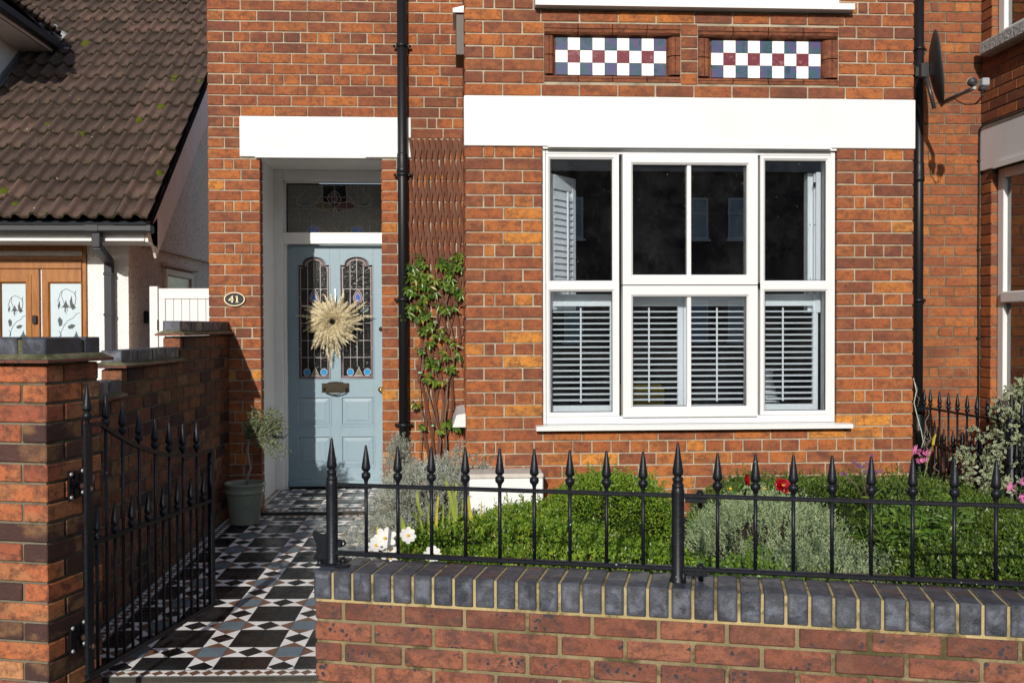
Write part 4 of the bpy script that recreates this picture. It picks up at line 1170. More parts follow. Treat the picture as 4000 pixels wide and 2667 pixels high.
# eaves: gutter, fascia
gy = YE-.10
b = MB(); zg = at(300, 884, gy)[2]; zgb = at(300, 907, gy)[2]
b.prism([(gy-.055, zg+.0), (gy-.058, zgb+.012), (gy-.045, zgb), (gy+.045, zgb), (gy+.055, zgb+.012), (gy+.055, zg), (gy+.048, zg), (gy+.048, zgb+.01), (gy-.048, zgb+.01), (gy-.048, zg)], -9, XV+.045, axis='x')
b.M = None; gt = b.build('gutter', M_GUTTER, bun)
for xx in (at(363, 890, gy)[0]-.05, XV+.02):
    mb = MB(); mb.prism([(gy-.061, zg+.006), (gy-.064, zgb+.008), (gy-.05, zgb-.006), (gy+.05, zgb-.006), (gy+.06, zgb+.008), (gy+.06, zg+.006)], xx, xx+(.11 if xx < XV-.1 else .035), axis='x'); mb.build('gutter_joint', M_GUTTER, gt)
zf0 = at(300, 944, YE-.03)[2]; b = MB(); b.cbox(-9, XV-.03, YE-.03, YE-.005, zf0, zg-.01, .003); b.cbox(-9, XV-.035, YE-.045, YE-.031, zf0+.004, zf0+.03, .003); b.build('fascia', M_WHITE, bun)
b = MB(); b.box(-9, XV-.05, YE-.005, WY_, zf0-.004, zf0+.01); b.build('soffit', M_WHITE, bun)
b = MB(); b.add([(XV-.028, YE-.03, zf0), (XV-.028, YE+.26, zf0-.03), (XV-.028, YE+.26, 2.42), (XV-.028, YE-.03, 2.27), (XV-.004, YE-.03, zf0), (XV-.004, YE+.26, zf0-.03), (XV-.004, YE+.26, 2.42), (XV-.004, YE-.03, 2.27)],
    [(4, 5, 6, 7), (0, 3, 2, 1), (0, 4, 7, 3), (0, 1, 5, 4)]); b.build('box_end', M_BARGE, bun)
# square downpipe with swan neck
def sqtube(mb, pts, w):
    for i in range(len(pts)-1):
        p, q = np.array(pts[i]), np.array(pts[i+1]); d = q-p; Ln = np.linalg.norm(d); d /= Ln
        s_ = np.array([1., 0, 0]) if abs(d[2]) > .9 else np.cross(d, [0, 0, 1.]); s_ = s_-d*(s_@d); s_ /= np.linalg.norm(s_); a = np.cross(d, s_)
        Mx = np.eye(4); Mx[:3, 0] = s_; Mx[:3, 1] = a; Mx[:3, 2] = d; Mx[:3, 3] = p
        mb.cbox(-w, w, -w, w, -w*.3, Ln+w*.3, .004, M=Mx)
px0 = at(378, 900, gy)[0]; px1 = at(427, 1200, WY_-.06)[0]
b = MB(); sqtube(b, [(px0, gy, zg-.05), (px0, gy, at(378, 962, gy)[2]), (px1, WY_-.06, at(425, 1022, WY_-.06)[2]), (px1, WY_-.06, .1)], .036)
dp = b.build('square_downpipe', M_GUTTER, bun)
for zc in (1.90, 1.52): 
    mb = MB(); mb.cbox(px1-.042, px1+.042, WY_-.10, WY_-.02, zc-.012, zc+.012, .003); mb.build('bracket', M_GUTTER, dp)
# wing on the far left: side wall, eaves, small roof, lead valley
b = MB(); b.box(-9, WXT, 10.15, 15.5, 2.4, 4.62); b.build('wing_wall', M_DASH, bun)
b = MB(); b.cbox(WXT-.02, EXW-.03, 9.9, 12.05, 4.54, 4.56, .002); b.cbox(EXW-.05, EXW-.028, 9.9, 12.0, 4.54, 4.64, .002); b.build('wing_soffit', M_BARGE, bun)
b = MB(); b.cbox(EXW-.028, EXW+.06, 9.9, 12.02, 4.57, 4.66, .01); b.build('wing_gutter', M_GUTTER, bun)
b = MB(); b.add([(EXW+.03, 9.9, 4.665), (EXW+.03, 12.1, 4.665), (-9, 16.6, 4.665+4.5*.84), (-9, 9.9, 4.665+4.5*.84)], [(0, 1, 2, 3)]); b.build('wing_roof_deck', M_GUTTER, bun)
b = MB(); b.tube([(EXW+.06, 12.0, 4.72), (-5.2, 12.68, 5.30), (-6.4, 13.9, 6.3)], .075, 6); b.build('valley_lead', M_LEAD, bun)
b = MB(); b.box(EXW-.25, EXW+.12, 11.78, 12.0, 4.52, 4.62); b.build('lead_apron', M_LEAD, bun)
slopeM = [slopept(WXT+.005, d, .05) for d in (1.2, 4.2)]; slopeN = [slopept(WXT+.16, d, .075) for d in (1.2, 4.2)]
b = MB(); b.add([slopeM[0], slopeN[0], slopeN[1], slopeM[1]], [(0, 1, 2, 3)]); b.add([(WXT+.006, *slopeM[0][1:]), (WXT+.006, *slopeM[1][1:]), (WXT+.006, slopeM[1][1], slopeM[1][2]+.1), (WXT+.006, slopeM[0][1], slopeM[0][2]+.1)], [(0, 1, 2, 3)]); b.build('lead_flashing', M_LEAD, bun)
n = 0
for r_ in range(4):
    for k in range(14):
        o = bpy.data.objects.new('wing_roof_tile', TM); SC.collection.objects.link(o); o.parent = bun
        x = EXW+.06-r_*GA*math.cos(PIT); y = 9.9+k*.30; z = 4.70+r_*GA*math.sin(PIT)
        if y+.15 > 11.9+(-4.53-x): continue
        o.location = (x+4.5, y+.3-WY_, z); 
        o.rotation_mode = 'QUATERNION'
        Mq = Matrix(((0, -math.cos(PIT), -0, 0), (1, 0, 0, 0), (0, math.sin(PIT), math.cos(PIT), 0), (0, 0, 0, 1)))
        ex = Vector((0, -1, 0)); ey = Vector((-math.cos(PIT), 0, math.sin(PIT))); ez = ex.cross(ey)
        ex2 = Vector((0, 1, 0)); ez2 = ex2.cross(ey)
        if ez2.z < 0: ex2 = -ex2; ez2 = ex2.cross(ey); yo = y+.3
        else: yo = y
        o.location = (x+4.5, yo-WY_, z)
        o.rotation_quaternion = Matrix((ex2, ey, ez2)).transposed().to_quaternion()
# oak doors
YD = WY_-.02
od = thing('double_door', 'golden oak double door with frosted panes etched with fuchsia sprays', None, parent=bun); od.location = (0, 0, 0)
def X9(u): return at(u, 1150, YD)[0]
def Z9(v): return at(170, v, YD)[2]
b = MB()
b.cbox(-6, X9(338), YD, YD+.08, Z9(1015)-.002, Z9(1000), .004)
b.cbox(X9(322), X9(338), YD-.004, YD+.08, .0, Z9(950), .004)
b.cbox(-6, X9(322), YD-.002, YD+.08, Z9(980), Z9(950), .004)
b.cbox(-6, X9(322), YD-.01, YD+.08, Z9(1050), Z9(1018), .006)
b.build('door_frame', M_OAK, od)
b = MB(); b.box(-6, X9(322), YD+.03, YD+.04, Z9(1018), Z9(980)); b.build('transom_pane', M_DKGLASS, od)
def leafdoor(u0, u1, g0, g1, vt, lab):
    mb = MB(); bevframe(mb, X9(u0), X9(u1), .02, Z9(vt), X9(g0), X9(g1), .25, Z9(vt+54 if vt < 1052 else vt+54), YD-.012, .06, .012)
    mb.build('door_leaf', M_OAK, od)
    mb = MB(); mb.box(X9(g0)-.01, X9(g1)+.01, YD+.012, YD+.02, .24, Z9(vt+54)+.01); return mb.build('frosted_pane', M_FROST, od)
leafdoor(166, 320, 194, 316, 1052, '')
leafdoor(-60, 154, 4, 100, 1052, '')
mb = MB(); bevframe(mb, X9(-40), X9(125), .02, Z9(1072), X9(4), X9(101), .26, Z9(1105), YD-.018, .06, .012); mb.build('inner_leaf', M_OAK, od)
mb = MB(); mb.cbox(X9(130), X9(148), YD-.035, YD-.012, Z9(1265), Z9(1232), .004); mb.build('lock_case', M_BLACK, od)
# fuchsia etching: same drawing on both panes
def spray(ox, oy, s):
    mb = MB()
    def P(x, y): return (X9(ox+x*s), YD+.0105, Z9(oy+y*s))
    def ln(pts, r=.0022): mb.tube([P(x, y) for x, y in pts], r, 5)
    def bl_(pts):
        mb.add([P(x, y) for x, y in pts]+[(P(x, y)[0], YD+.012, P(x, y)[2]) for x, y in pts], [list(range(len(pts))), list(range(len(pts)))[::-1]])
    ln([(60, 0), (45, -8), (28, 0), (24, 20), (32, 45), (40, 68)]); ln([(60, 0), (78, 10), (84, 30), (80, 55), (64, 72)]); ln([(84, 0), (80, 12), (84, 30)])
    ln([(28, 0), (20, 10), (14, 30), (8, 45)]); ln([(40, 68), (40, 90)], .0015)
    for (cx, cy, q) in ((42, 60, 1.0), (84, 190, 1.1)):
        bl_([(cx, cy-22*q), (cx+6*q, cy-4*q), (cx+20*q, cy+12*q), (cx+8*q, cy+8*q), (cx, cy+14*q), (cx-8*q, cy+8*q), (cx-20*q, cy+12*q), (cx-6*q, cy-4*q)])
        ln([(cx, cy+12*q), (cx+1, cy+36*q)], .0014); ln([(cx-6, cy+8*q), (cx-5, cy+26*q)], .0014); ln([(cx+6, cy+8*q), (cx+7, cy+26*q)], .0014)
    for pts in ([(58, 45), (66, 20), (70, 50), (84, 70), (70, 80), (60, 66)], [(8, 120), (16, 108), (28, 122), (26, 142), (14, 148)], [(48, 148), (64, 138), (82, 142), (70, 156), (54, 158)], [(8, 62), (16, 40), (20, 60), (12, 78)]):
        bl_(pts)
    ln([(98, 92), (84, 96), (72, 112), (52, 122), (36, 140), (22, 168), (16, 190), (20, 215), (34, 240), (46, 250)]); ln([(12, 165), (22, 180), (18, 195)])
    mb.build('etched_spray', M_ETCH, od)
spray(215, 1135, .95); spray(22, 1160, .78)
b = MB(); p = at(555, 1238, 9.9); xk = WX_; yk = 9.85
b.cbox(WX_, WX_+.05, 10.05, 10.16, Z9(1262)+.0, Z9(1220)+.02, .008); b.build('key_safe', M_BLACK, bun)
b = MB(); b.tube([(WX_+.01, 9.66, 1.12), (WX_+.05, 9.66, 1.11), (WX_+.055, 9.67, 1.05), (WX_+.02, 9.68, 1.0), (WX_+.06, 9.69, .96)], .006, 6); b.build('iron_hook', M_WOODSTEM, bun)
# little window in the gable wall
gw = thing('window', 'small dark window high in the side gable', None, parent=bun); gw.location = (WX_+4.5, 11.2-WY_, 1.5)
Mg = np.eye(4); Mg[:3, 0] = (0, 1, 0); Mg[:3, 1] = (-1, 0, 0); Mg[:3, 3] = (WX_+.03, 0, 0)
b = MB(Mg); bevframe(b, 10.75, 11.85, 1.35, 2.02, 10.82, 11.78, 1.42, 1.95, 0, .05, .01); b.build('window_frame', M_BARGE, gw)
b = MB(Mg); b.box(10.8, 11.8, .02, .025, 1.40, 1.97); b.build('pane', M_DKGLASS, gw)
b = MB(Mg); b.cbox(10.65, 11.95, -.04, .02, 2.04, 2.09, .01); b.build('hood', M_DASHD, gw)

# white plank gate between the houses
YG = 9.75
pg = thing('plank_gate', 'white painted plank side gate between the bungalow and the brick house', 'gate', (-2.4, YG, 0))
gx = lambda u: at(u, 1150, YG)[0]
gzt = at(700, 1127, YG)[2]
b = MB(); b.cbox(gx(587), gx(619), YG-.03, YG+.06, 0, gzt+.02, .004); b.build('gate_post', M_RENDERW, pg)
b = MB(); b.cbox(gx(622), -1.73, YG-.022, YG+.02, gzt-.10, gzt, .004); b.cbox(gx(622), gx(647), YG-.022, YG+.02, .1, gzt-.10, .004); b.build('gate_frame', M_WHITE, pg)
x = gx(647)+.002
while x < -1.75:
    b = MB(); b.cbox(x, min(x+.073, -1.73), YG-.010, YG+.008, .1, gzt-.101, .004); b.build('board', M_WHITE, pg); x += .0765
for zc in (gzt-.35,):
    b = MB(); b.cbox(gx(616), gx(622), YG-.035, YG-.02, zc-.05, zc+.05, .003); b.build('hinge', M_BRASSOLD, pg)

# ================================================================== PATH
GAA = .0405
Dv = np.array([math.sin(GAA), math.cos(GAA), .042]); Ev = np.array([math.cos(GAA), -math.sin(GAA), -.042*math.sin(GAA)])
MM = .343; s = MM/3
nrm = np.cross(Ev, Dv); nrm /= np.linalg.norm(nrm)
O = onplane(906.8, 2442, (0, 0, pz(0)), (0, -.042, 1))
MP = np.eye(4); MP[:3, 0] = Ev; MP[:3, 1] = Dv; MP[:3, 2] = nrm; MP[:3, 3] = O
def ed(P): 
    q = np.linalg.inv(MP) @ np.array([*P, 1]); return q[0], q[1]
e_, dfr = ed(onplane(810, 2640, (0, 0, pz(0)), (0, -.042, 1)))
SWX = lambda Y: -1.584+.045*(Y-DM)                       # face of the side wall
eL = ed((SWX(5.5), 5.5, pz(5.5)))[0]+.004
eR = ed((-.42, 5.5, pz(5.5)))[0]
dB = ed((-1, DM-.02, pz(DM-.02)))[1]
path = thing('path', None, None, (O[0], O[1], O[2]), kind='structure')
pieces = []
TH = .009
def clip(poly, x0, x1, y0, y1):
    for (ax, lim, sg) in ((0, x0, 1), (0, x1, -1), (1, y0, 1), (1, y1, -1)):
        out = []
        for i in range(len(poly)):
            p, q = poly[i], poly[(i+1) % len(poly)]
            ip, iq = sg*(p[ax]-lim) >= -1e-9, sg*(q[ax]-lim) >= -1e-9
            if ip: out.append(p)
            if ip != iq:
                t = (lim-p[ax])/(q[ax]-p[ax]); out.append((p[0]+t*(q[0]-p[0]), p[1]+t*(q[1]-p[1])))
        poly = out
        if len(poly) < 3: return []
    return poly
def inset(poly, g):
    n = len(poly); cx = sum(p[0] for p in poly)/n; cy = sum(p[1] for p in poly)/n
    ar = sum(poly[i][0]*poly[(i+1) % n][1]-poly[(i+1) % n][0]*poly[i][1] for i in range(n))
    if ar < 0: poly = poly[::-1]
    out = []
    for i in range(n):
        a, b_, c = poly[i-1], poly[i], poly[(i+1) % n]
        d1 = (b_[0]-a[0], b_[1]-a[1]); d2 = (c[0]-b_[0], c[1]-b_[1])
        l1 = math.hypot(*d1) or 1e-9; l2 = math.hypot(*d2) or 1e-9
        n1 = (-d1[1]/l1, d1[0]/l1); n2 = (-d2[1]/l2, d2[0]/l2)
        k = 1+n1[0]*n2[0]+n1[1]*n2[1]
        k = max(k, .35)
        out.append((b_[0]+(n1[0]+n2[0])*g/k, b_[1]+(n1[1]+n2[1])*g/k))
    return out
def area(p): return abs(sum(p[i][0]*p[(i+1) % len(p)][1]-p[(i+1) % len(p)][0]*p[i][1] for i in range(len(p))))/2
def put(poly, mt, box=None, M=None, far=0):
    if box: poly = clip(poly, *box)
    if len(poly) < 3 or area(poly) < 2e-5: return
    q = inset(poly, .0009)
    if area(q) < 1e-5: return
    cy = sum(p[1] for p in q)/len(q)
    pieces.append((q, mt, M, area(q)/(max(.1, O[1]+cy+far)**3.2)))
def field(box, M, s, i0, i1, j0, j1, ph=(0, 0), far=0):
    W, B, L_, Br = 1, 0, 2, 3
    for i in range(i0, i1):
        for j in range(j0, j1):
            x, y = (i-.5)*s+ph[0], (j-.5)*s+ph[1]
            a, b_, c, d, m_ = (x, y), (x+s, y), (x+s, y+s), (x, y+s), (x+s/2, y+s/2)
            I, J = i % 3, j % 3
            if I == 0 and J == 0: put([a, b_, c, d], L_, box, M, far)
            elif I and J: put([a, b_, c, d], B, box, M, far)
            elif I == 0:
                lo, hi = (Br, B) if J == 1 else (B, Br)
                put([a, b_, m_], lo, box, M, far); put([b_, c, m_], W, box, M, far); put([c, d, m_], hi, box, M, far); put([d, a, m_], W, box, M, far)
            else:
                le, ri = (Br, B) if I == 1 else (B, Br)
                put([a, b_, m_], W, box, M, far); put([b_, c, m_], ri, box, M, far); put([c, d, m_], W, box, M, far); put([d, a, m_], le, box, M, far)
def strip(x0, x1, y0, y1, along, M, far=0, pitch=.052):
    """border of brown lozenges on white between two slate lines"""
    if along == 'x':
        w = y1-y0; put([(x0, y0), (x1, y0), (x1, y0+w*.13), (x0, y0+w*.13)], 4, None, M, far); put([(x0, y1-w*.13), (x1, y1-w*.13), (x1, y1), (x0, y1)], 4, None, M, far)
        ya, yb = y0+w*.13, y1-w*.13; x = x0; ym = (ya+yb)/2
        while x < x1-.004:
            bx = (x0, x1, ya, yb); xm = x+pitch/2; xe = x+pitch
            put([(xm, ya), (xe, ym), (xm, yb), (x, ym)], 3, bx, M, far)
            put([(xm, ya), (xe+pitch/2, ya), (xe, ym)], 1, bx, M, far); put([(xm, yb), (xe, ym), (xe+pitch/2, yb)], 1, bx, M, far); x = xe
    else:
        w = x1-x0; 
        y = y0
        while y < y1: 
            ye = min(y+.15, y1); put([(x0, y), (x0+w*.13, y), (x0+w*.13, ye), (x0, ye)], 4, None, M, far); put([(x1-w*.13, y), (x1, y), (x1, ye), (x1-w*.13, ye)], 4, None, M, far); y = ye
        xa, xb = x0+w*.13, x1-w*.13; y = y0; xm = (xa+xb)/2
        while y < y1-.004:
            bx = (xa, xb, y0, y1); ymm = y+pitch/2; ye = y+pitch
            put([(xa, ymm), (xm, y), (xb, ymm), (xm, ye)], 3, bx, M, far)
            put([(xa, ymm), (xa, ye+pitch/2), (xm, ye)], 1, bx, M, far); put([(xb, ymm), (xb, ye+pitch/2), (xm, ye)], 1, bx, M, far); y = ye
BW = .085
strip(eL, eL+BW, dfr+BW, dB-BW, 'y', MP)
strip(eL-.3, eR, dfr, dfr+BW*.9, 'x', MP)
strip(eL, eR, dB-BW*.8, dB, 'x', MP)
field((eL+BW, eR, dfr+BW*.9, dB-BW*.8), MP, s, -6, 14, -6, 30)
# raised porch floor
UZ = .089
MP2 = MP.copy(); MP2[:3, 0] = (1, 0, 0); MP2[:3, 1] = (0, 1, 0); MP2[:3, 2] = (0, 0, 1); MP2[:3, 3] = (0, 0, UZ)
yb0, yb1 = DM+.025, PY+.02
F0 = -O[1]
put([(-1.357, yb0-.03), (-.52, yb0-.03), (-.52, yb0), (-1.357, yb0)], 0, None, MP2, F0)
strip(-1.357, -.52, yb0, yb0+.07, 'x', MP2, F0, .045); strip(-1.462, -1.385, yb0+.075, yb1, 'y', MP2, F0, .045)
field((-1.383, -.405, yb0+.072, yb1), MP2, s*.93, -20, 20, 60, 90, (.02, .02), F0)
pieces.sort(key=lambda q: -q[3])
TMATS = [MT_BLACK, MT_WHITE, MT_BLUE, MT_BROWN, MT_SLATE]
TN = ['tile', 'tile', 'tile', 'tile', 'tile']
def tile_geo(mb, q, M):
    h = R.uniform(-.0006, .0006); mb.prism(q, -TH, h, R.random(), M, 'z')
for q, mt, M, _a in pieces[:300]:
    mb = MB(); tile_geo(mb, q, M); mb.build('tile', TMATS[mt], path)
mb = MB()
for q, mt, M, _a in pieces[300:]:
    mb.cur = mt; tile_geo(mb, q, M)
mb.build('small_tiles', TMATS, path, kind='stuff')
b = MB(); b.box(eL-.32, eR+.02, dfr-.006, dB+.01, -.2, -.0022, M=MP)
b.box(-1.60, -.42, yb0-.028, PY+.03, -.05, UZ-.002); b.box(-1.36, -.52, yb0-.034, yb0-.029, -.05, UZ-.004)
b.build('tile_bed', mortar_mat('dark_grout', (.07, .065, .055), (.04, .04, .035), .2), path)
b = MB(); b.box(eL-.35, eR+.05, dfr-.45, dfr-.007, -.25, -.022, M=MP); b.build('threshold_slab', M_PAVE, path)

# ================================================================== SIDE WALL
AL = .045
MW = np.eye(4); MW[:3, 0] = np.array([-AL, -1, 0])/math.hypot(AL, 1); MW[:3, 1] = np.array([-1, AL, 0])/math.hypot(AL, 1); MW[:3, 3] = (-1.584, DM-.002, 0)
sw = thing('garden_wall', 'brown brick side wall stepping up to the house under blue brick copings', 'wall', (-1.66, 5.6, 0))
K = 1/math.cos(AL)
A1, A2, A3 = 1.067, 1.992, 3.05          # how far each step reaches from the house
wb = []
steps = [(0, A1, 1.350), (A1, A2, 1.196), (A2, A3, 1.050)]
for i in range(19):
    zt = 1.338-i*.0752; zb = zt-.0655
    for (a0, a1, top) in steps:
        if zt > top-.004+.0: continue
    amax = A1 if zt > 1.19 else (A2 if zt > 1.04 else A3)
    off = 0 if i % 2 else .1125
    x = -off; 
    while x < amax-.002:
        xa, xb = max(x, 0)+.0, min(x+.215, amax)
        if xb-xa > .02 and not (zb < pz(DM-(xa+xb)/2)-.05):
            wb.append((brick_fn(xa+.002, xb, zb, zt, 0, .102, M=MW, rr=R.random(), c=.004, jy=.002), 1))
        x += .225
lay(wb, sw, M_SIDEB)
b = MB(MW); b.box(0, A1-.006, .007, .095, -.2, 1.345); b.box(A1-.006, A2-.006, .007, .095, -.2, 1.19); b.box(A2-.006, A3, .007, .095, -.2, 1.045)
b.build('mortar', M_MORTARD, sw)
for (a0, a1, top, n) in ((0, A1, 1.350, 4.7), (A1+.004, A2, 1.196, 4.08), (A2+.004, A3, 1.050, 4.6)):
    x = a1; 
    while x > a0+.03:
        xa = max(x-.215, a0+.003); mb = MB(MW); mb.cbox(xa, x, -.001, .103, top+.027, top+.088, .003, R.random()); mb.build('coping_brick', M_BLUEB, sw); x -= .225
    mb = MB(MW); mb.box(a0+.002, a1-.004, .006, .096, top+.012, top+.085)
    # mortar haunch sloping from the creasing tile to the coping
    for (yy, yo) in ((0.002, -.034), (.100, .136)):
        mb.add([(a0, yo, top+.013), (a1+.03, yo, top+.013), (a1+.004, yy, top+.031), (a0, yy, top+.031)], [(0, 1, 2, 3), (3, 2, 1, 0)])
    mb.add([(a1+.03, -.034, top+.013), (a1+.03, .136, top+.013), (a1+.003, .10, top+.031), (a1+.003, .002, top+.031)], [(0, 1, 2, 3), (3, 2, 1, 0)])
    mb.build('haunching', M_FILLET, sw)
    x = a1+.036
    while x > a0+.03:
        xa = max(x-.26, a0); mb = MB(MW); mb.cbox(xa+.002, x, -.038, .14, top, top+.012, .002, R.random()); mb.build('creasing_tile', M_TERRA if False else M_STREETB, sw); x -= .262

# ================================================================== GATE PIER
CP = np.array([-1.532, 3.83, 0])                       # front right corner
MPR = np.eye(4); MPR[:3, 0] = Tn; MPR[:3, 1] = Nn; MPR[:3, 3] = CP
pier = thing('gate_pier', 'stout multicoloured brick gate pier at the left edge with blue coping', 'gate pier', tuple(CP-Tn*.22+Nn*.17), -BE)
PW, PD = .44, .337
pb = []
Mside = np.eye(4); Mside[:3, 0] = Nn; Mside[:3, 1] = -Tn; Mside[:3, 3] = CP
for i in range(21):
    zt = 1.258-i*.0752; zb = zt-.0655
    if i % 2 == 0:   # stretcher then header on the front, half bat and stretcher on the side
        fr = [(-.215, 0), (-.33, -.225), (-.44, -.34)]; front = [(-.215, 0, .102), (-.44, -.225, .102)]; side = [(.112, .337)]
        rest = [(-.102, 0, .122, .337)]
        segs = [(-.215, 0, 0, .102), (-.44, -.225, 0, .102), (-.102, 0, .112, .327), (-.44, -.338, .112, .327), (-.33, -.112, .235, .337)]
    else:
        segs = [(-.102, 0, 0, .215), (-.215, -.112, 0, .102), (-.328, -.225, 0, .102), (-.44, -.338, 0, .215), (-.102, 0, .225, .337), (-.33, -.112, .235, .337), (-.44, -.34, .225, .337)]
    for (xa, xb, ya, yb) in segs:
        rr = R.random(); j = R.uniform(-.002, .002)
        pb.append(((lambda xa, xb, ya, yb, zb, zt, rr, j: (lambda mb: mb.cbox(xa+j, xb+j*.5, ya+j, yb+j, zb, zt, .004, rr, MPR)))(xa, xb, ya, yb, zb, zt, rr, j), 1))
lay(pb, pier, M_PIERB)
b = MB(MPR); b.box(-PW+.009, -.009, .009, PD-.009, -.3, 1.262); b.build('mortar', M_MORTARD, pier)
for (xa, xb, ya, yb) in ((-.102, 0, 0, .215), (-.225, -.123, 0, .215), (-.338, -.236, 0, .215), (-.44, -.35, 0, .215), (-.215, 0, .237, .337), (-.44, -.225, .237, .337)):
    mb = MB(MPR); mb.cbox(xa, xb, ya, yb, 1.296, 1.362, .004, R.random()); mb.build('coping_brick', M_BLUEB, pier)
mb = MB(MPR); mb.box(-.432, -.008, .008, .329, 1.28, 1.354)
ov = .034
V = [(-.474, -ov, 1.281), (ov, -ov, 1.281), (ov, PD+ov, 1.281), (-.474, PD+ov, 1.281), (-.442, -.002, 1.300), (.002, -.002, 1.300), (.002, PD+.002, 1.300), (-.442, PD+.002, 1.300)]
mb.add(V, [(0, 1, 5, 4), (1, 2, 6, 5), (2, 3, 7, 6), (3, 0, 4, 7)]); mb.build('haunching', M_FILLET, pier)
for (xa, xb, ya, yb) in ((-.145, .038, -.038, .232), (-.145, .038, .234, .375), (-.31, -.147, -.038, .232), (-.48, -.312, -.038, .232), (-.31, -.147, .234, .375), (-.48, -.312, .234, .375)):
    mb = MB(MPR); mb.cbox(xa, xb, ya, yb, 1.267, 1.280, .002, R.random()); mb.build('creasing_tile', M_STREETB, pier)

# ================================================================== STREET WALL
st = thing('front_wall', 'low red brick garden wall along the pavement topped with blue bricks on edge', 'wall', (SX+.9*Tn[0], SY+.9*Tn[1], -.15), -BE)
TE0, TE1 = -.070, 2.93
zc0 = SZ+.0027*0
jt = [0, .0752, .1504]
sb = []
for i in range(7):
    zt = SZ-.011-i*.0752; zb = zt-.0645
    x = TE0-(0 if i % 2 else .1125)
    k = 0
    while x < TE1:
        xa, xb = max(x, TE0), min(x+.214, TE1)
        if xb-xa > .03: sb.append((brick_fn(xa+.001, xb, zb, zt, .004, .102, M=MS, rr=R.random(), c=.005, jy=.002), 1))
        x += .2255
    for yy in ():
        pass
lay(sb, st, M_STREETB)
bb_ = []
for i in range(7):
    zt = SZ-.011-i*.0752; zb = zt-.0645
    bb_.append((brick_fn(TE0, TE0+.102, zb, zt, .112, .215 if i % 2 else .215, M=MS, rr=R.random(), c=.005), 1))
for fn, _ in bb_: mb = MB(); fn(mb); mb.build('brick', M_STREETB, st)
b = MB(MS); b.box(TE0+.007, TE1, .011, .205, -.3, SZ-.011); b.build('mortar', M_MORTARB, st)
b = MB(MS); b.box(TE0+.007, TE1, .005, .209, SZ-.0108, SZ+.095)
b.build('coping_mortar', M_MORTARY, st)
n = 0
tx = TE0
while tx < TE1:
    mb = MB(MS); j = R.uniform(-.002, .002)
    mb.cbox(tx, tx+.0655, -.002+j, .213+j, SZ, SZ+.1015+R.uniform(-.001, .0012), .0035, R.random()); mb.build('coping_brick', M_BLUEB, st)
    tx += .0752; n += 1

# ================================================================== STREET RAILINGS
rail = thing('railing', 'black iron spearhead railing bolted on the front garden wall', 'railing', (SX+1.2*Tn[0]+.1*Nn[0], SY+1.2*Tn[1]+.1*Nn[1], SZ+.1))
RN = .105
ZR, ZB = .815, .563
def finial(k=1.0):
    return [(0, .129*k), (.0022*k, .1285*k), (.004*k, .126*k), (.0152*k, .055*k), (.0165*k, .046*k), (.0162*k, .041*k), (.012*k, .0345*k), (.0088*k, .033*k), (.0088*k, .030*k), (.0150*k, .0265*k), (.0168*k, .019*k), (.0165*k, .011*k), (.0125*k, .005*k), (.0085*k, .001*k), (.0075*k, -.006*k)]
def bar(par, x, y, z0, zspear, r=.0066, k=1.0, M=None, mat=None):
    mb = MB(M); mb.tube([(x, y, z0), (x, y, zspear)], r, 10); bo = mb.build('bar', mat or M_BLACK, par)
    m2 = MB(M); m2.lathe(finial(k), (x, y, zspear), 16); m2.build('spearhead', mat or M_BLACK, bo)
def iron_post(par, x, y, z0, ztop, r=.0215, M=None):
    mb = MB(M); h = ztop-z0
    pr = [(0, h), (.003, h-.001), (.0045, h-.006), (.0185, h-.098), (.019, h-.106), (.016, h-.112), (.0125, h-.114), (.0125, h-.118), (.018, h-.122), (.0185, h-.130), (.016, h-.138), (.0155, h-.141), (.020, h-.144), (.0205, h-.152), (.019, h-.156), (.021, h-.160), (r, h-.172), (r, .02), (r+.004, .012), (r+.008, 0)]
    mb.lathe(pr, (x, y, z0), 20); return mb.build('post', M_BLACK, par)
def stx(u, v): 
    p = onplane(u, v, (SX+Nn[0]*RN, SY+Nn[1]*RN, 0), Nn); return (p-np.array([SX, SY, 0])) @ Tn
zp = SZ+.1015
p1 = iron_post(rail, stx(1298, 2180), RN, zp, .989, M=MS); p2 = iron_post(rail, stx(2648, 2230), RN, zp, .998, M=MS)
iron_post(rail, stx(2648, 2230)+1.46, RN, zp, .99, M=MS)
xp1, xp2 = stx(1298, 2180), stx(2648, 2230)
for (a, c) in ((xp1, xp2), (xp2, xp2+1.46)):
    mb = MB(MS); mb.cbox(a, c, RN-.006, RN+.006, ZR-.0075, ZR+.0075, .003); mb.build('top_rail', M_BLACK, rail)
    mb = MB(MS); mb.cbox(a, c, RN-.012, RN+.012, ZB-.0085, ZB+.0085, .004); mb.build('bottom_rail', M_BLACK, rail)
us = [1430, 1554, 1685, 1818, 1952, 2087, 2226, 2369, 2512, 2803, 2951, 3099, 3250, 3403, 3565, 3728, 3891]
for u in us: bar(rail, stx(u, 1900), RN, ZB, .836, M=MS)
bar(rail, stx(3891, 1900)+.127, RN, ZB, .836, M=MS)
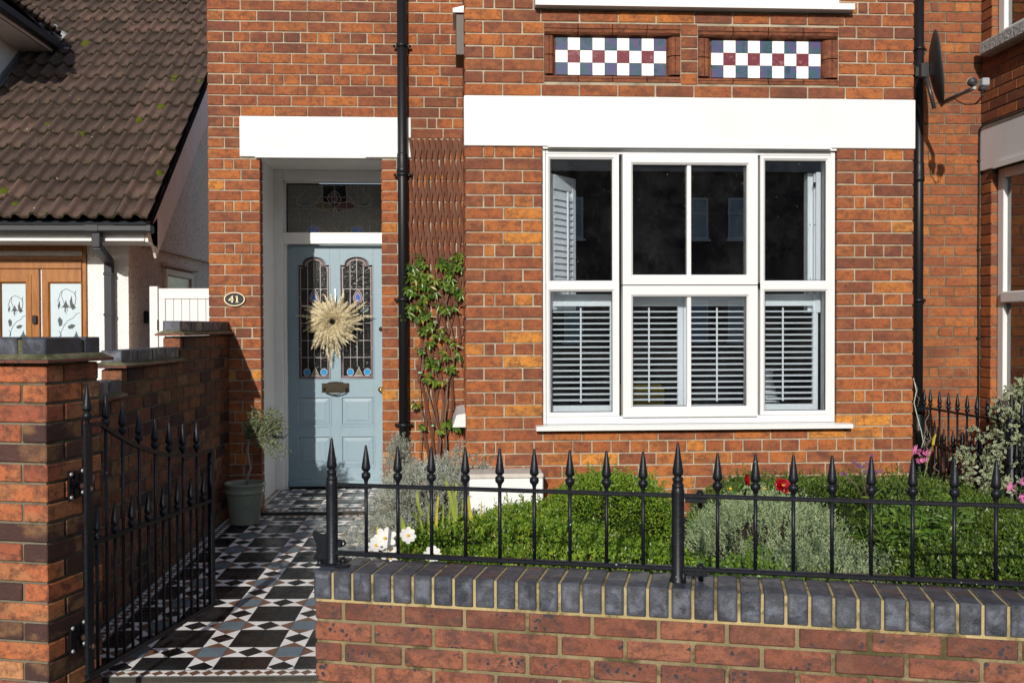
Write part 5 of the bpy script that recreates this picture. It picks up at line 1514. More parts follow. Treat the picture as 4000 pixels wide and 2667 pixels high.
# bolted lugs by the middle post, latch plate and feet by the gate post
for (xx, zz) in ((xp2+.075, ZR), (xp2+.078, ZB)):
    mb = MB(MS)
    mb.cbox(xx-.05, xx+.022, RN-.012, RN+.012, zz-.022, zz-.006, .002)
    mb.lathe([(0, .022), (.009, .021), (.009, .012), (.013, .011), (.013, .008)], (xx, RN, zz), 6); mb.lathe([(.013, -.026), (.009, -.027), (.009, -.04), (0, -.042)], (xx, RN, zz), 6)
    mb.build('bolted_lug', M_BLACK, rail)
mb = MB(MS); mb.tube([(xp2+.02, RN-.03, SZ+.10), (xp2+.02, RN-.03, SZ+.14)], .008, 8); mb.build('foot', M_BLACK, rail)
mb = MB(MS); mb.cbox(xp1-.050, xp1+.045, RN-.05, RN+.035, zp, zp+.008, .003)
for (xx, yy) in ((xp1+.038, RN-.03), (xp1-.036, RN-.03), (xp1+.035, RN+.02)): mb.lathe([(.011, 0), (.011, .010), (.007, .011), (.006, .017), (0, .018)], (xx, yy, zp+.006), 8)
mb.cbox(xp1+.03, xp1+.085, RN-.055, RN-.03, zp, zp+.012, .004)
mb.build('base_plate', M_BLACK, rail)
mb = MB(MS); zl = zp+.010
P = [(xp1-.018, zl), (xp1-.072, zl), (xp1-.074, zl+.012), (xp1-.062, zl+.030), (xp1-.060, zl+.060), (xp1-.068, zl+.075), (xp1-.077, zl+.095), (xp1-.075, zl+.108), (xp1-.062, zl+.111), (xp1-.050, zl+.102), (xp1-.035, zl+.100), (xp1-.018, zl+.106)]
mb.prism(P, RN-.004, RN+.004); mb.build('latch_plate', M_BLACK, rail)
mb = MB(MS); mb.cbox(xp1+.018, xp1+.040, RN-.006, RN+.006, ZB+.020, ZB+.05, .004); mb.lathe([(.007, -.006), (.012, -.004), (.012, .004), (.007, .006), (.007, -.006)], n=12, M=np.array([[1, 0, 0, xp1+.042], [0, 0, 1, RN], [0, 1, 0, ZB+.036], [0, 0, 0, 1]])); mb.build('latch_eye', M_BLACK, rail)

# ================================================================== GARDEN GATE
g0 = np.array([-1.374, 3.87]); g1 = np.array([-1.15, 4.80]); gd = (g1-g0)/np.linalg.norm(g1-g0)
MG = np.eye(4); MG[:3, 0] = (gd[0], gd[1], 0); MG[:3, 1] = (-gd[1], gd[0], 0); MG[:3, 3] = (g0[0], g0[1], 0)
gate = thing('garden_gate', 'black iron spearhead gate standing open beside the brick pier', 'gate', (g0[0], g0[1], 0))
mb = MB(MG); mb.cbox(-.045, -.003, 0, .014, .076, 1.036, .002); mb.build('hinge_stile', M_BLACK, gate)
mb = MB(MG); mb.lathe(finial(1.05), (-.022, .010, 1.048), 16); mb.tube([(-.022, .010, 1.03), (-.022, .010, 1.05)], .0075, 8); mb.build('spearhead', M_BLACK, gate)
mb = MB(MG); mb.cbox(.940, .972, -.004, .020, .078, .820, .003); mb.build('latch_stile', M_BLACK, gate)
curve = [(-.01, 1.030), (.058, 1.028), (.09, 1.012), (.14, .988), (.207, .956), (.27, .930), (.333, .906), (.39, .888), (.459, .868), (.52, .853), (.577, .841), (.64, .830), (.693, .823), (.76, .817), (.816, .814), (.89, .814), (.955, .816)]
mb = MB(MG)
for k in range(len(curve)-1):
    (xa, za), (xb, zb2) = curve[k], curve[k+1]; h = .0085
    mb.add([(xa, 0, za-h), (xb, 0, zb2-h), (xb, 0, zb2+h), (xa, 0, za+h), (xa, .016, za-h), (xb, .016, zb2-h), (xb, .016, zb2+h), (xa, .016, za+h)], [(0, 1, 2, 3), (4, 7, 6, 5), (0, 4, 5, 1), (3, 2, 6, 7)])
mb.build('top_rail', M_BLACK, gate)
mb = MB(MG); mb.cbox(-.003, .945, -.002, .018, .569, .587, .003); mb.build('middle_rail', M_BLACK, gate)
mb = MB(MG); mb.cbox(-.045, .972, -.004, .020, .070, .090, .003); mb.build('bottom_rail', M_BLACK, gate)
tips = [1.142, 1.100, 1.055, 1.012, .985, .969, .963]
for x, tz in zip((.096, .212, .333, .457, .574, .692, .818), tips): bar(gate, x, .008, .085, tz-.129, .0066, M=MG)
for x in (.030, .154, .274, .400, .519, .641, .761, .882): bar(gate, x, .008, .085, .714-.129, .0066, M=MG)
# hinge brackets bolted on the pier's side
for zc in (.785, .185):
    hz = thing('hinge_bracket', None, None, parent=gate); hz.location = (0, 0, 0)
    mb = MB(Mside); a = .165
    mb.cbox(a-.045, a+.045, -.010, -.002, zc-.012, zc+.012, .003); mb.cbox(a-.012, a+.012, -.010, -.002, zc-.055, zc+.055, .003); mb.cbox(a-.048, a-.022, -.010, -.002, zc-.06, zc+.06, .006); mb.cbox(a+.022, a+.048, -.010, -.002, zc-.05, zc+.06, .006)
    mb.build('plate', M_BLACK, hz)
    for (ya, zz) in ((a-.035, zc+.045), (a+.035, zc+.05), (a-.035, zc-.045), (a+.035, zc-.035)):
        m2 = MB(Mside); m2.lathe([(.0085, 0), (.0085, -.004), (.005, -.007), (0, -.008)], n=10, M=np.array([[1, 0, 0, ya], [0, 0, 1, -.010], [0, 1, 0, zz], [0, 0, 0, 1]])); m2.build('bolt', M_SCREW, hz)
    q = CP+Nn*(a+.03)+Tn*.01
    hpt = np.array([*(g0-gd*.02), zc]); 
    mb = MB(); mid = np.array([q[0]+Tn[0]*.045, q[1]+Tn[1]*.045, zc])
    mb.tube([(q[0], q[1], zc-.01), (mid[0], mid[1], zc-.01)], .012, 8); mb.tube([(mid[0], mid[1], zc-.03), (mid[0], mid[1], zc+.035)], .012, 10)
    mb.tube([(mid[0], mid[1], zc+.005), tuple(hpt+np.array([0, 0, .005]))], .009, 8); mb.build('hinge_pin', paint('rusty_iron', (.05, .025, .022), .7), hz)

# ================================================================== RAILING AT THE NEIGHBOUR'S
r2 = thing('railing', 'tall black spearhead railing dividing the gardens below the satellite dish', 'railing', (3.40, 5.9, .2))
XR = 3.40
def ry(u): 
    r = ray(u, 1600); return XR*r[1]/r[0]
ys = [ry(u) for u in (3610, 3634, 3670, 3705, 3740, 3778, 3816, 3858, 3903)]
ypost = ry(3951)
for y in ys: bar(r2, XR, y, .10, .935-.129*.93+.0, .0070, .93)
for k in range(1, 8): bar(r2, XR, ypost-.115*k, .10, .935-.12, .0070, .93)
yy = ys+[ypost]
for i in range(len(yy)-1): bar(r2, XR, (yy[i]+yy[i+1])/2, .10, .560, .0070, .93)
for k in range(7): bar(r2, XR, ypost-.115*(k+.5), .10, .560, .0070, .93)
iron_post(r2, XR, ypost, .05, .99, .030)
mb = MB(); mb.cbox(XR-.012, XR+.012, ypost-.9, 6.98, .796, .810, .003); mb.build('top_rail', M_BLACK, r2)
mb = MB(); mb.cbox(XR-.012, XR+.012, ypost-.9, 6.98, .545, .560, .003); mb.build('middle_rail', M_BLACK, r2)
mb = MB(); mb.cbox(XR-.012, XR+.012, ypost-.9, 6.98, .16, .18, .003); mb.build('bottom_rail', M_BLACK, r2)
mb = MB(); mb.cbox(3.24, 3.42, 6.90, 6.93, .796, .808, .002); mb.build('wall_tie', M_BLACK, r2)

# ================================================================== SMALL FITTINGS
# number plaque
pc = at(916.5, 1168.5, DM-.006)
pq = thing('number_plaque', 'oval black plaque with cream rim and number 41 beside the porch', 'house number', tuple(pc))
def ell(cx, cz, a, c, n=32): return [(cx+a*math.cos(2*PI*k/n), cz+c*math.sin(2*PI*k/n)) for k in range(n)]
mb = MB(); mb.prism(ell(pc[0], pc[2], .0745, .051), DM-.012, DM-.001); mb.build('plate', M_BLACK, pq)
mb = MB(); e1 = ell(pc[0], pc[2], .0725, .0490); e2 = ell(pc[0], pc[2], .0660, .0435); n = 32
V = [(x, DM-.0145, z) for x, z in e1]+[(x, DM-.0145, z) for x, z in e2]+[(x, DM-.011, z) for x, z in e1]+[(x, DM-.011, z) for x, z in e2]
F = [(k, (k+1) % n, n+(k+1) % n, n+k) for k in range(n)]+[(k, 2*n+k, 2*n+(k+1) % n, (k+1) % n) for k in range(n)]+[(n+k, n+(k+1) % n, 3*n+(k+1) % n, 3*n+k) for k in range(n)]
mb.add(V, F); mb.build('rim', M_CREAM, pq)
qx = lambda x: at(780+x/7.84, 1168, DM-.01)[0]; qz = lambda y: at(916, 1100+y/7.84, DM-.01)[2]
four_a = [(1000, 425), (1022, 425), (1022, 545), (1050, 540), (1040, 572), (1022, 575), (1018, 640), (970, 640), (975, 578), (885, 578), (885, 562)]
four_hole = [(978, 548), (918, 548), (980, 468)]
def quad(mb, pts): mb.prism([(qx(x), qz(y)) for x, y in pts], DM-.0148, DM-.0118)
mb = MB()
quad(mb, [(885, 578), (885, 560), (1000, 425), (1020, 425), (985, 462), (925, 550), (925, 578)])
quad(mb, [(984, 440), (1022, 425), (1018, 640), (972, 640)])
quad(mb, [(925, 578), (925, 550), (1052, 545), (1040, 578)])
mb.build('digit_four', M_CREAM, pq)
mb = MB()
quad(mb, [(1128, 442), (1168, 425), (1168, 632), (1124, 632)]); quad(mb, [(1088, 452), (1168, 422), (1150, 462), (1092, 466)]); quad(mb, [(1090, 640), (1092, 628), (1200, 628), (1202, 640)])
mb.build('digit_one', M_CREAM, pq)
for x in (835, 1290):
    mb = MB(); mb.lathe([(0, -.003), (.0025, -.0025), (.003, 0)], n=8, M=np.array([[1, 0, 0, qx(x)], [0, 0, 1, DM-.012], [0, 1, 0, qz(540)], [0, 0, 0, 1]])); mb.build('screw', M_SCREW, pq)

# satellite dish on the right downpipe
dish = thing('satellite_dish', 'small dark satellite dish on an arm clamped to the right downpipe', 'satellite dish', (PXR, DM-.1, 2.95))
def zz(v, Y, u=3650): return at(u, v, Y)[2]
YDI = 6.72
cd = np.array([at(3652, 270, YDI)[0], YDI, zz(270, YDI)])
lnb = np.array([3.36, 6.13, 0]); pL = at(3808, 325, 6.15); lnb = pL
# dish axis points left-front of the bay towards its feed
ax = np.array([.93, -.33, .10]); ax /= np.linalg.norm(ax)
side = np.cross(ax, [0, 0, 1]); side /= np.linalg.norm(side); upv = np.cross(side, ax)
mb = MB(); V = []; F = []; nr, na = 7, 28
for sgn, off in ((1, 0), (1, -.006)):
    for i in range(nr+1):
        r_ = i/nr
        for k in range(na):
            t = 2*PI*k/na; a_, c_ = r_*.20*math.cos(t), r_*.265*math.sin(t)
            V.append(cd+side*a_+upv*c_+ax*(.055*r_*r_-.03+off))
for i in range(nr):
    for k in range(na):
        a_, b_, c_, d_ = i*na+k, i*na+(k+1) % na, (i+1)*na+(k+1) % na, (i+1)*na+k
        F.append((a_, b_, c_, d_)); q_ = (nr+1)*na; F.append((a_+q_, d_+q_, c_+q_, b_+q_))
for k in range(na): q_ = (nr+1)*na; F.append((nr*na+k, nr*na+(k+1) % na, q_+nr*na+(k+1) % na, q_+nr*na+k))
mb.smooth = True; mb.add(V, F)
dm = NT('perforated_dark_steel'); vo = dm.new('ShaderNodeTexVoronoi'); dm.set(vo, 'Vector', dm.pos()); vo.inputs['Scale'].default_value = 120; vo.inputs['Randomness'].default_value = .15
dm.fin(dm.mix(dm.map(vo.outputs['Distance'], .25, .35, 1, 0), (.035, .037, .042), (.006, .006, .006)), .5)
mb.build('reflector', dm.m, dish)
mb = MB(); br = cd-ax*.06
mb.tube([tuple(br-upv*.05), tuple(br-upv*.27+ax*.03)], .014, 8); mb.cbox(-.03, .03, -.02, .02, -.05, .05, .004, M=np.array([[1, 0, 0, br[0]-.01], [0, 1, 0, br[1]], [0, 0, 1, br[2]], [0, 0, 0, 1]]))
mb.build('back_bracket', M_DARKMETAL, dish)
mb = MB()
clampz = zz(283, DM-.06, 3590)
mb.tube([(PXR+.03, DM-.06, clampz), (br[0], br[1], br[2]-.0)], .016, 8)
mb.cbox(PXR-.045, PXR+.045, DM-.098, DM-.09, clampz-.04, clampz+.03, .003)
for dz_ in (-.02, .03): mb.tube([(PXR-.05, DM-.10, clampz+dz_), (PXR-.055, DM-.05, clampz+dz_), (PXR-.02, DM-.012, clampz+dz_)], .004, 6)
mb.build('clamp', M_DARKMETAL, dish)
foot = cd-upv*.245+ax*.02
kn = at(3757, 365, 6.42); end_ = at(3790, 352, 6.25)
mb = MB(); mb.tube([tuple(foot), tuple(kn), tuple(end_), tuple(lnb+np.array([0, 0, -.03]))], [.016, .015, .014, .010], 8); arm = mb.build('feed_arm', M_GREYMETAL, dish)
mb = MB(); fd = (cd-lnb)/np.linalg.norm(cd-lnb)
mb.tube([tuple(lnb+fd*.05), tuple(lnb+fd*.032), tuple(lnb+fd*.03), tuple(lnb)], [.028, .030, .022, .016], 16); mb.build('feed_horn', M_DARKMETAL, dish)
mb = MB(); mb.tube([tuple(lnb+fd*.062), tuple(lnb+fd*.05)], [.026, .029], 16); mb.build('horn_cap', M_WHITE, dish)
pb_ = at(3843, 325, 6.15)
mb = MB(); mb.cbox(pb_[0]-.022, pb_[0]+.026, 6.12, 6.18, pb_[2]-.022, pb_[2]+.028, .006); mb.build('lnb_body', M_GREYMETAL, dish)
mb = MB(); mb.cbox(pb_[0]-.028, pb_[0]+.014, 6.125, 6.175, pb_[2]-.048, pb_[2]-.023, .005); mb.build('lnb_base', M_DARKMETAL, dish)
mb = MB()
for o_ in (0, .012):
    mb.tube([(pb_[0]-.018+o_*2, 6.15, pb_[2]-.045), (pb_[0]-.018+o_, 6.15, pb_[2]-.09), tuple(at(3808+o_*300, 408, 6.2)), tuple(at(3770, 410, 6.3)), tuple(at(3740, 395, 6.42)), tuple(at(3722, 381, 6.5))], .003, 6)
mb.build('feed_cable', M_PIPE, dish)

# white box at the foot of the bay
wb_ = MB(); wb_.cbox(.083, .512, DB-.235, DB-.004, .05, .520, .006)
t_ = tag(wb_.build('low_box', M_RENDERW, loc=(.3, DB-.12, .1)), 'low white painted box at the foot of the brick bay behind the hedge', 'box')
mb = MB(); mb.cbox(.081, .514, DB-.24, DB-.003, .5205, .546, .004); mb.build('weathered_top', paint('stained_board', (.50, .47, .42), .8, .4, .4, 14), t_)

# ================================================================== TRELLIS AND CLIMBER
TY = DM-.03
tr = thing('trellis', 'brown wooden expanding trellis fanned against the brick recess', 'trellis', tuple(at(1708, 1850, TY)))
def txy(x, y, Y=TY): return at(900+x/1.742, y, Y)
xl, xr_ = 1220, 1592
ztop_v = 538
rowv = 85.0
def warp(sx, v):
    """sx in 0..1 across ; v photograph height -> X,Z ; narrows below"""
    w = 1.0 if v < 1180 else max(.33, 1-(v-1180)/(1840-1180)*.66)
    c = 1708; hw = (1815-1601)/2
    u = c+(sx-.5)*2*hw*w
    return at(u, v, TY)
ncol = 9.5; nrow = int((1840-ztop_v)/rowv)
pit_ = 1/ncol
k = -24
slats = []
def lattice(v0, v1, pw, rv_, ph=0.0):
    for fam in (1, -1):
        for k in range(-24, 34):
            pts = []; v = v0
            while v <= v1:
                sx = pw*(k+ph)+fam*pw*((v-v0)/rv_)*.5
                if -.004 <= sx <= 1.004: pts.append((sx, v))
                v += 12
            if len(pts) > 3: slats.append((fam, pts))
lattice(ztop_v, 1205, pit_, rowv)
lattice(1196, 1845, .27, 130.0, .12)
for fam, pts in slats:
    mb = MB(); yy = TY+(.0 if fam > 0 else .009); hw = .0098
    P = [warp(*p) for p in pts]
    V = []
    for i, p in enumerate(P):
        for (dx_, dy_) in ((-hw, 0), (hw, 0), (hw, .007), (-hw, .007)): V.append((p[0]+dx_, yy+dy_, p[2]))
    F = []
    for i in range(len(P)-1):
        for q in range(4): F.append((i*4+q, i*4+(q+1) % 4, (i+1)*4+(q+1) % 4, (i+1)*4+q))
    F += [(0, 1, 2, 3), tuple((len(P)-1)*4+q for q in (3, 2, 1, 0))]
    F = [f[::-1] for f in F]
    mb.add(V, F, R.random()); mb.build('slat', M_TRELLIS, tr)
mb = MB()
for r_ in range(int((1840-ztop_v)/rowv)+1):
    for c in range(0, 11):
        sx = pit_*(c+.5*(r_ % 2)); v = ztop_v+r_*rowv
        if sx > 1 or r_ == 0: continue
        p = warp(sx, v); mb.lathe([(0, -.002), (.0028, -.0012), (.003, .001)], n=6, M=np.array([[1, 0, 0, p[0]], [0, 0, 1, TY-.001], [0, 1, 0, p[2]], [0, 0, 0, 1]]))
mb.build('rivets', M_SCREW, tr, kind='stuff')

cl = thing('climbing_plant', 'glossy evergreen climber trained up the brown trellis', 'climber', tuple(at(1700, 1850, TY-.05)))
mb = MB(); YC = TY-.025
def cz(x, y): return at(1560+x/2.85, 950+y/2.85, YC+R.uniform(-.008, .004))
stems = [[(215, 1568), (250, 1400), (270, 1200), (300, 1000), (310, 850), (290, 640), (240, 480), (230, 330), (220, 150)], [(530, 1568), (600, 1400), (615, 1200), (600, 1080), (575, 950), (540, 820), (520, 680), (440, 560), (380, 500), (350, 400)],
         [(300, 1000), (380, 980), (420, 850), (400, 600)], [(520, 680), (560, 500), (560, 350), (600, 220), (680, 130)], [(410, 1480), (400, 1420), (450, 1350), (470, 1250)]]
low = [[(1643+0, 1860), (1640, 1760), (1650, 1640), (1640, 1560), (1636, 1500)], [(1735, 1840), (1745, 1740), (1738, 1640), (1745, 1560), (1748, 1500)], [(1712, 1850), (1722, 1720), (1690, 1600), (1655, 1480)]]
for s_ in stems: mb.tube([tuple(cz(*p)) for p in s_], [.005-.0025*i/len(s_) for i in range(len(s_))], 6)
for s_ in low: mb.tube([tuple(at(u, v, YC+R.uniform(-.008, .004))) for u, v in s_], .0045, 6)
mb.build('stem', M_WOODSTEM, cl)
clus = [(230, 140), (105, 250), (150, 270), (235, 200), (270, 240), (110, 390), (180, 400), (235, 330), (320, 350), (290, 400), (250, 430), (200, 480), (270, 470), (340, 480), (120, 500), (150, 540), (90, 560), (240, 570), (300, 590), (330, 560), (260, 640), (120, 700), (190, 690), (225, 720), (100, 770), (270, 770), (200, 820), (250, 830), (310, 790),
        (480, 170), (450, 230), (500, 260), (550, 220), (600, 150), (650, 130), (700, 150), (640, 240), (670, 280), (590, 290), (540, 370), (580, 400), (480, 420), (500, 480), (600, 510), (640, 560), (700, 570), (560, 340), (440, 690), (490, 740), (530, 720), (370, 870), (350, 930), (410, 1020), (470, 960), (250, 950), (270, 990), (350, 1090), (330, 1120), (400, 540), (400, 410), (600, 710),
        (220, 1180), (250, 1200), (620, 1110), (650, 1210), (670, 1280), (340, 1280), (300, 1330), (350, 1340), (430, 1300), (480, 1200), (520, 1260), (560, 1370), (520, 1380), (590, 1400), (320, 1460), (290, 1500), (370, 1520), (400, 1550), (460, 1020), (540, 1060), (400, 1380), (470, 1540)]
mb = MB(); Pn, Dn, Ln, Wn = [], [], [], []
def rosette(p, n_, L, W, front=.6):
    for k in range(n_):
        t = 2*PI*k/n_+R.uniform(-.4, .4)
        d = np.array([math.cos(t), -front*R.uniform(.3, 1.2), math.sin(t)*.8-.45]); d /= np.linalg.norm(d)
        Pn.append(p+d*.004); Dn.append(d); Ln.append(L*R.uniform(.75, 1.2)); Wn.append(W*R.uniform(.8, 1.15))
for (x, y) in clus:
    p = cz(x, y)+np.array([0, -.02*R.random(), 0]); rosette(p, R.choice((5, 5, 6)), .046 if y < 900 else .038, .019)
    if R.random() < .22 and y < 900: rosette(p+np.array([R.uniform(-.03, .03), -.01, R.uniform(-.03, .03)]), 5, .040, .018)
for (u, v) in ((1770, 1655), (1785, 1662), (1745, 1650), (1648, 1662), (1722, 1680), (1795, 1660), (1617, 1575), (1630, 1580)): rosette(at(u, v, YC-.01), 7, .05 if u > 1740 else .035, .02)
Pn, Dn = np.array(Pn), np.array(Dn)
# leaves with a midrib: six-point blades
n = len(Pn); Nrm = np.array([0, -1, .35])+NP.normal(size=(n, 3))*.45
S_ = np.cross(Dn, Nrm); S_ /= np.linalg.norm(S_, axis=1)[:, None]; U_ = np.cross(S_, Dn)
Ln, Wn = np.array(Ln)[:, None], np.array(Wn)[:, None]
rows_ = [(0, .05), (.22, .75), (.5, 1.0), (.78, .62), (1, .02)]
V = []
for (t, w) in rows_:
    cen = Pn+Dn*Ln*t-np.array([0, 0, 1])*Ln*.18*t*t
    V += [cen-S_*Wn*.5*w+U_*Wn*.14*w, cen-U_*Wn*.05, cen+S_*Wn*.5*w+U_*Wn*.14*w]
V = np.stack(V, 1).reshape(-1, 3); F = []; rr = []
rl = NP.random(n)
for i in range(n):
    o_ = i*15
    for a_ in range(4):
        for c_ in range(2): F.append((o_+a_*3+c_, o_+a_*3+c_+1, o_+(a_+1)*3+c_+1, o_+(a_+1)*3+c_)); rr.append(rl[i])
mb.smooth = True; mb.add(V, F, rr); mb.build('foliage', M_CLIMB, cl)
mb = MB()
for (u, v, w) in ((1640, 1455, .012), (1690, 1662, .008), (1722, 1812, .028)):
    p = at(u, v, YC-.02); mb.cbox(p[0]-w, p[0]+w, YC-.03, YC-.01, p[2]-.005, p[2]+.005, .002)
mb.build('plant_tie', M_TAPE, cl)

# ================================================================== WREATH
wc = at(1300.5, 1258, DY-.06)
wr = thing('wreath', 'bushy straw coloured pampas grass wreath hung on the blue front door', 'wreath', tuple(wc))
mb = MB(); ring = [(wc[0]+.065*math.cos(t), DY-.045, wc[2]+.065*math.sin(t)) for t in np.linspace(0, 2*PI, 25)]
mb.tube(ring, .018, 8, cap=False); mb.build('ring', M_TWIG, wr)
lenf = lambda a: .235+.022*math.sin(3*a+1)+.02*math.sin(7*a)
npl = 110
for k in range(npl):
    a = 2*PI*k/npl+R.uniform(-.08, .08); layer = k % 3
    L = (lenf(a)*(1, .84, .60)[layer])*R.uniform(.78, 1.22)
    if abs(((a+PI/2+.10) % (2*PI))) < .14 and layer == 0: L = .34
    sw_ = R.uniform(-.1, .6)
    p0_ = np.array([wc[0]+.026*math.cos(a), DY-.05-.03*(layer), wc[2]+.036*math.sin(a)])
    pts = []
    for q in range(7):
        t = q/6; ang = a+sw_*t*.6; rr = .022+(L-.022)*t
        pts.append(np.array([wc[0]+rr*math.cos(ang), DY-.045-.028*layer-.03*math.sin(PI*t*.9)+.0*t, wc[2]+rr*math.sin(ang)-.012*t*t]))
    pts = np.array(pts)
    nh_ = 190; t = NP.random(nh_)**.8; ii = np.minimum((t*6).astype(int), 5); fr = (t*6-ii)[:, None]
    P = pts[ii]*(1-fr)+pts[ii+1]*fr; tang = pts[ii+1]-pts[ii]; tang /= np.linalg.norm(tang, axis=1)[:, None]
    spread = (.85*np.sin(PI*np.clip(t*.8+.16, 0, 1)))[:, None]
    D = tang+NP.normal(size=(nh_, 3))*spread*.62
    mb = MB(); add_leaves(mb, P, D, NP.uniform(.022, .05, nh_)*(1-.35*t), NP.uniform(.003, .0058, nh_), fold=.1)
    mb.tube([tuple(p) for p in pts[:6]], .0016, 4)
    mb.build('plume', M_STRAW, wr)
mb = MB(); pr = [at(1308, 1128, DY-.012), at(1311, 1150, DY-.02), at(1308, 1180, DY-.03), at(1307, 1215, DY-.06)]
for i in range(3):
    a_, c_ = pr[i], pr[i+1]; w = .006
    mb.add([(a_[0]-w, a_[1], a_[2]), (a_[0]+w, a_[1]-.002, a_[2]), (c_[0]+w, c_[1]-.002, c_[2]), (c_[0]-w, c_[1], c_[2])], [(0, 1, 2, 3), (3, 2, 1, 0)])
mb.build('ribbon', M_RIBBON, wr)

# ================================================================== OLIVE TREE IN POT
pcx, pcy = -1.43, 6.86; pz0 = pz(6.86)+.002
pot = MB(); prof = [(0, 0), (.090, 0), (.096, .004), (.098, .012), (.124, .205), (.126, .212), (.133, .215), (.134, .222), (.131, .228), (.133, .262), (.138, .266), (.140, .276), (.137, .283), (.128, .283), (.124, .276), (.120, .24), (0, .24)]
pot.lathe(prof, (pcx, pcy, pz0), 40)
po = tag(pot.build('plant_pot', M_POT, loc=(pcx, pcy, pz0)), 'glazed grey green pot with embossed tree roundel standing by the porch', 'plant pot')
mb = MB(); mb.lathe([(0, 0), (.121, .0)], (pcx, pcy, pz0+.2415), 24); mb.build('compost', M_SOIL, po)
mb = MB(); ca = -.12
ctr = np.array([pcx+.04, pcy, pz0+.135])
dirv = np.array([.25, -1, 0]); dirv /= np.linalg.norm(dirv); sdv = np.cross(dirv, [0, 0, 1]); cc_ = np.array([pcx, pcy, pz0+.135])+dirv*.1155
mb.tube([tuple(cc_+sdv*.027*math.cos(t)+np.array([0, 0, .027*math.sin(t)])+dirv*(.0)) for t in np.linspace(0, 2*PI, 20)], .0022, 5, cap=False)
mb.tube([tuple(cc_+np.array([0, 0, -.018])), tuple(cc_+np.array([0, 0, .004]))], .0022, 5)
for q in range(-2, 3): mb.tube([tuple(cc_+np.array([0, 0, -.003])), tuple(cc_+sdv*.006*q+np.array([0, 0, .014-.002*abs(q)]))], .0016, 4)
mb.build('embossed_tree', M_POT, po)
ol = thing('olive_tree', 'small potted olive tree with a twisting pale trunk and grey green crown', 'tree', (pcx, pcy, pz0+.24))
OY = pcy-.01
def op(u, v, dy=0): return tuple(at(u, v, OY+dy))
zo = lambda x, y: (400+x/2.24, 1200+y/2.24)
mb = MB()
trk = [zo(1262, 1550), zo(1275, 1470), zo(1300, 1400), zo(1280, 1330), zo(1268, 1250), zo(1280, 1180), zo(1285, 1130)]
mb.tube([op(*p) for p in trk], [.010, .0085, .008, .0085, .0095, .009, .007], 8)
mb.tube([op(*zo(1240, 1560)), op(*zo(1248, 1380)), op(*zo(1270, 1240))], .003, 6)
mb.build('trunk', M_OLIVEBARK, ol)
mb = MB(); ends = []
for k in range(46):
    a = R.uniform(-.85, PI+.35); rr = R.uniform(45, 112)
    u0, v0 = zo(1283, 1140-R.uniform(0, 60)); 
    ue, ve = 1028+rr*math.cos(a)*.86, 1688-rr*math.sin(a)*.95
    dyy = R.uniform(-.10, .09)
    um, vm = (u0+ue)/2+R.uniform(-10, 10), (v0+ve)/2+R.uniform(-5, 25)
    pts = [op(u0, v0), op(um, vm, dyy*.5), op(ue, ve, dyy)]
    mb.tube(pts, [.003, .002, .0012], 5); ends.append([np.array(p) for p in pts])
for (ue, ve) in ((925, 1700), (940, 1655), (928, 1745), (1120, 1750), (1110, 1770), (1100, 1790), (1062, 1780), (1085, 1735)):
    u0, v0 = zo(1285, 1150); pts = [op(u0, v0), op((u0+ue)/2, (v0+ve)/2-12, -.03), op(ue, ve, -.05)]
    mb.tube(pts, [.003, .002, .0012], 5)
    if ue > 1000: ends.append([np.array(p) for p in pts])
mb.build('branches', M_OLIVEBARK, ol)
P, D = [], []
for pts in ends:
    for q in range(40):
        t = R.uniform(.25, 1.05); p = (pts[0]*(1-t)**2+2*pts[1]*t*(1-t)+pts[2]*t*t); tg = pts[2]-pts[1]; tg /= np.linalg.norm(tg)
        P.append(p+np.array([R.gauss(0, .006) for _ in range(3)])); D.append(tg*.7+np.array([R.gauss(0, .55), R.gauss(0, .55), R.gauss(-.1, .5)]))
mb = MB(); add_leaves(mb, np.array(P), np.array(D), NP.uniform(.024, .044, len(P)), NP.uniform(.0055, .0085, len(P)), fold=.15)
mb.build('crown', M_OLIVE, ol)

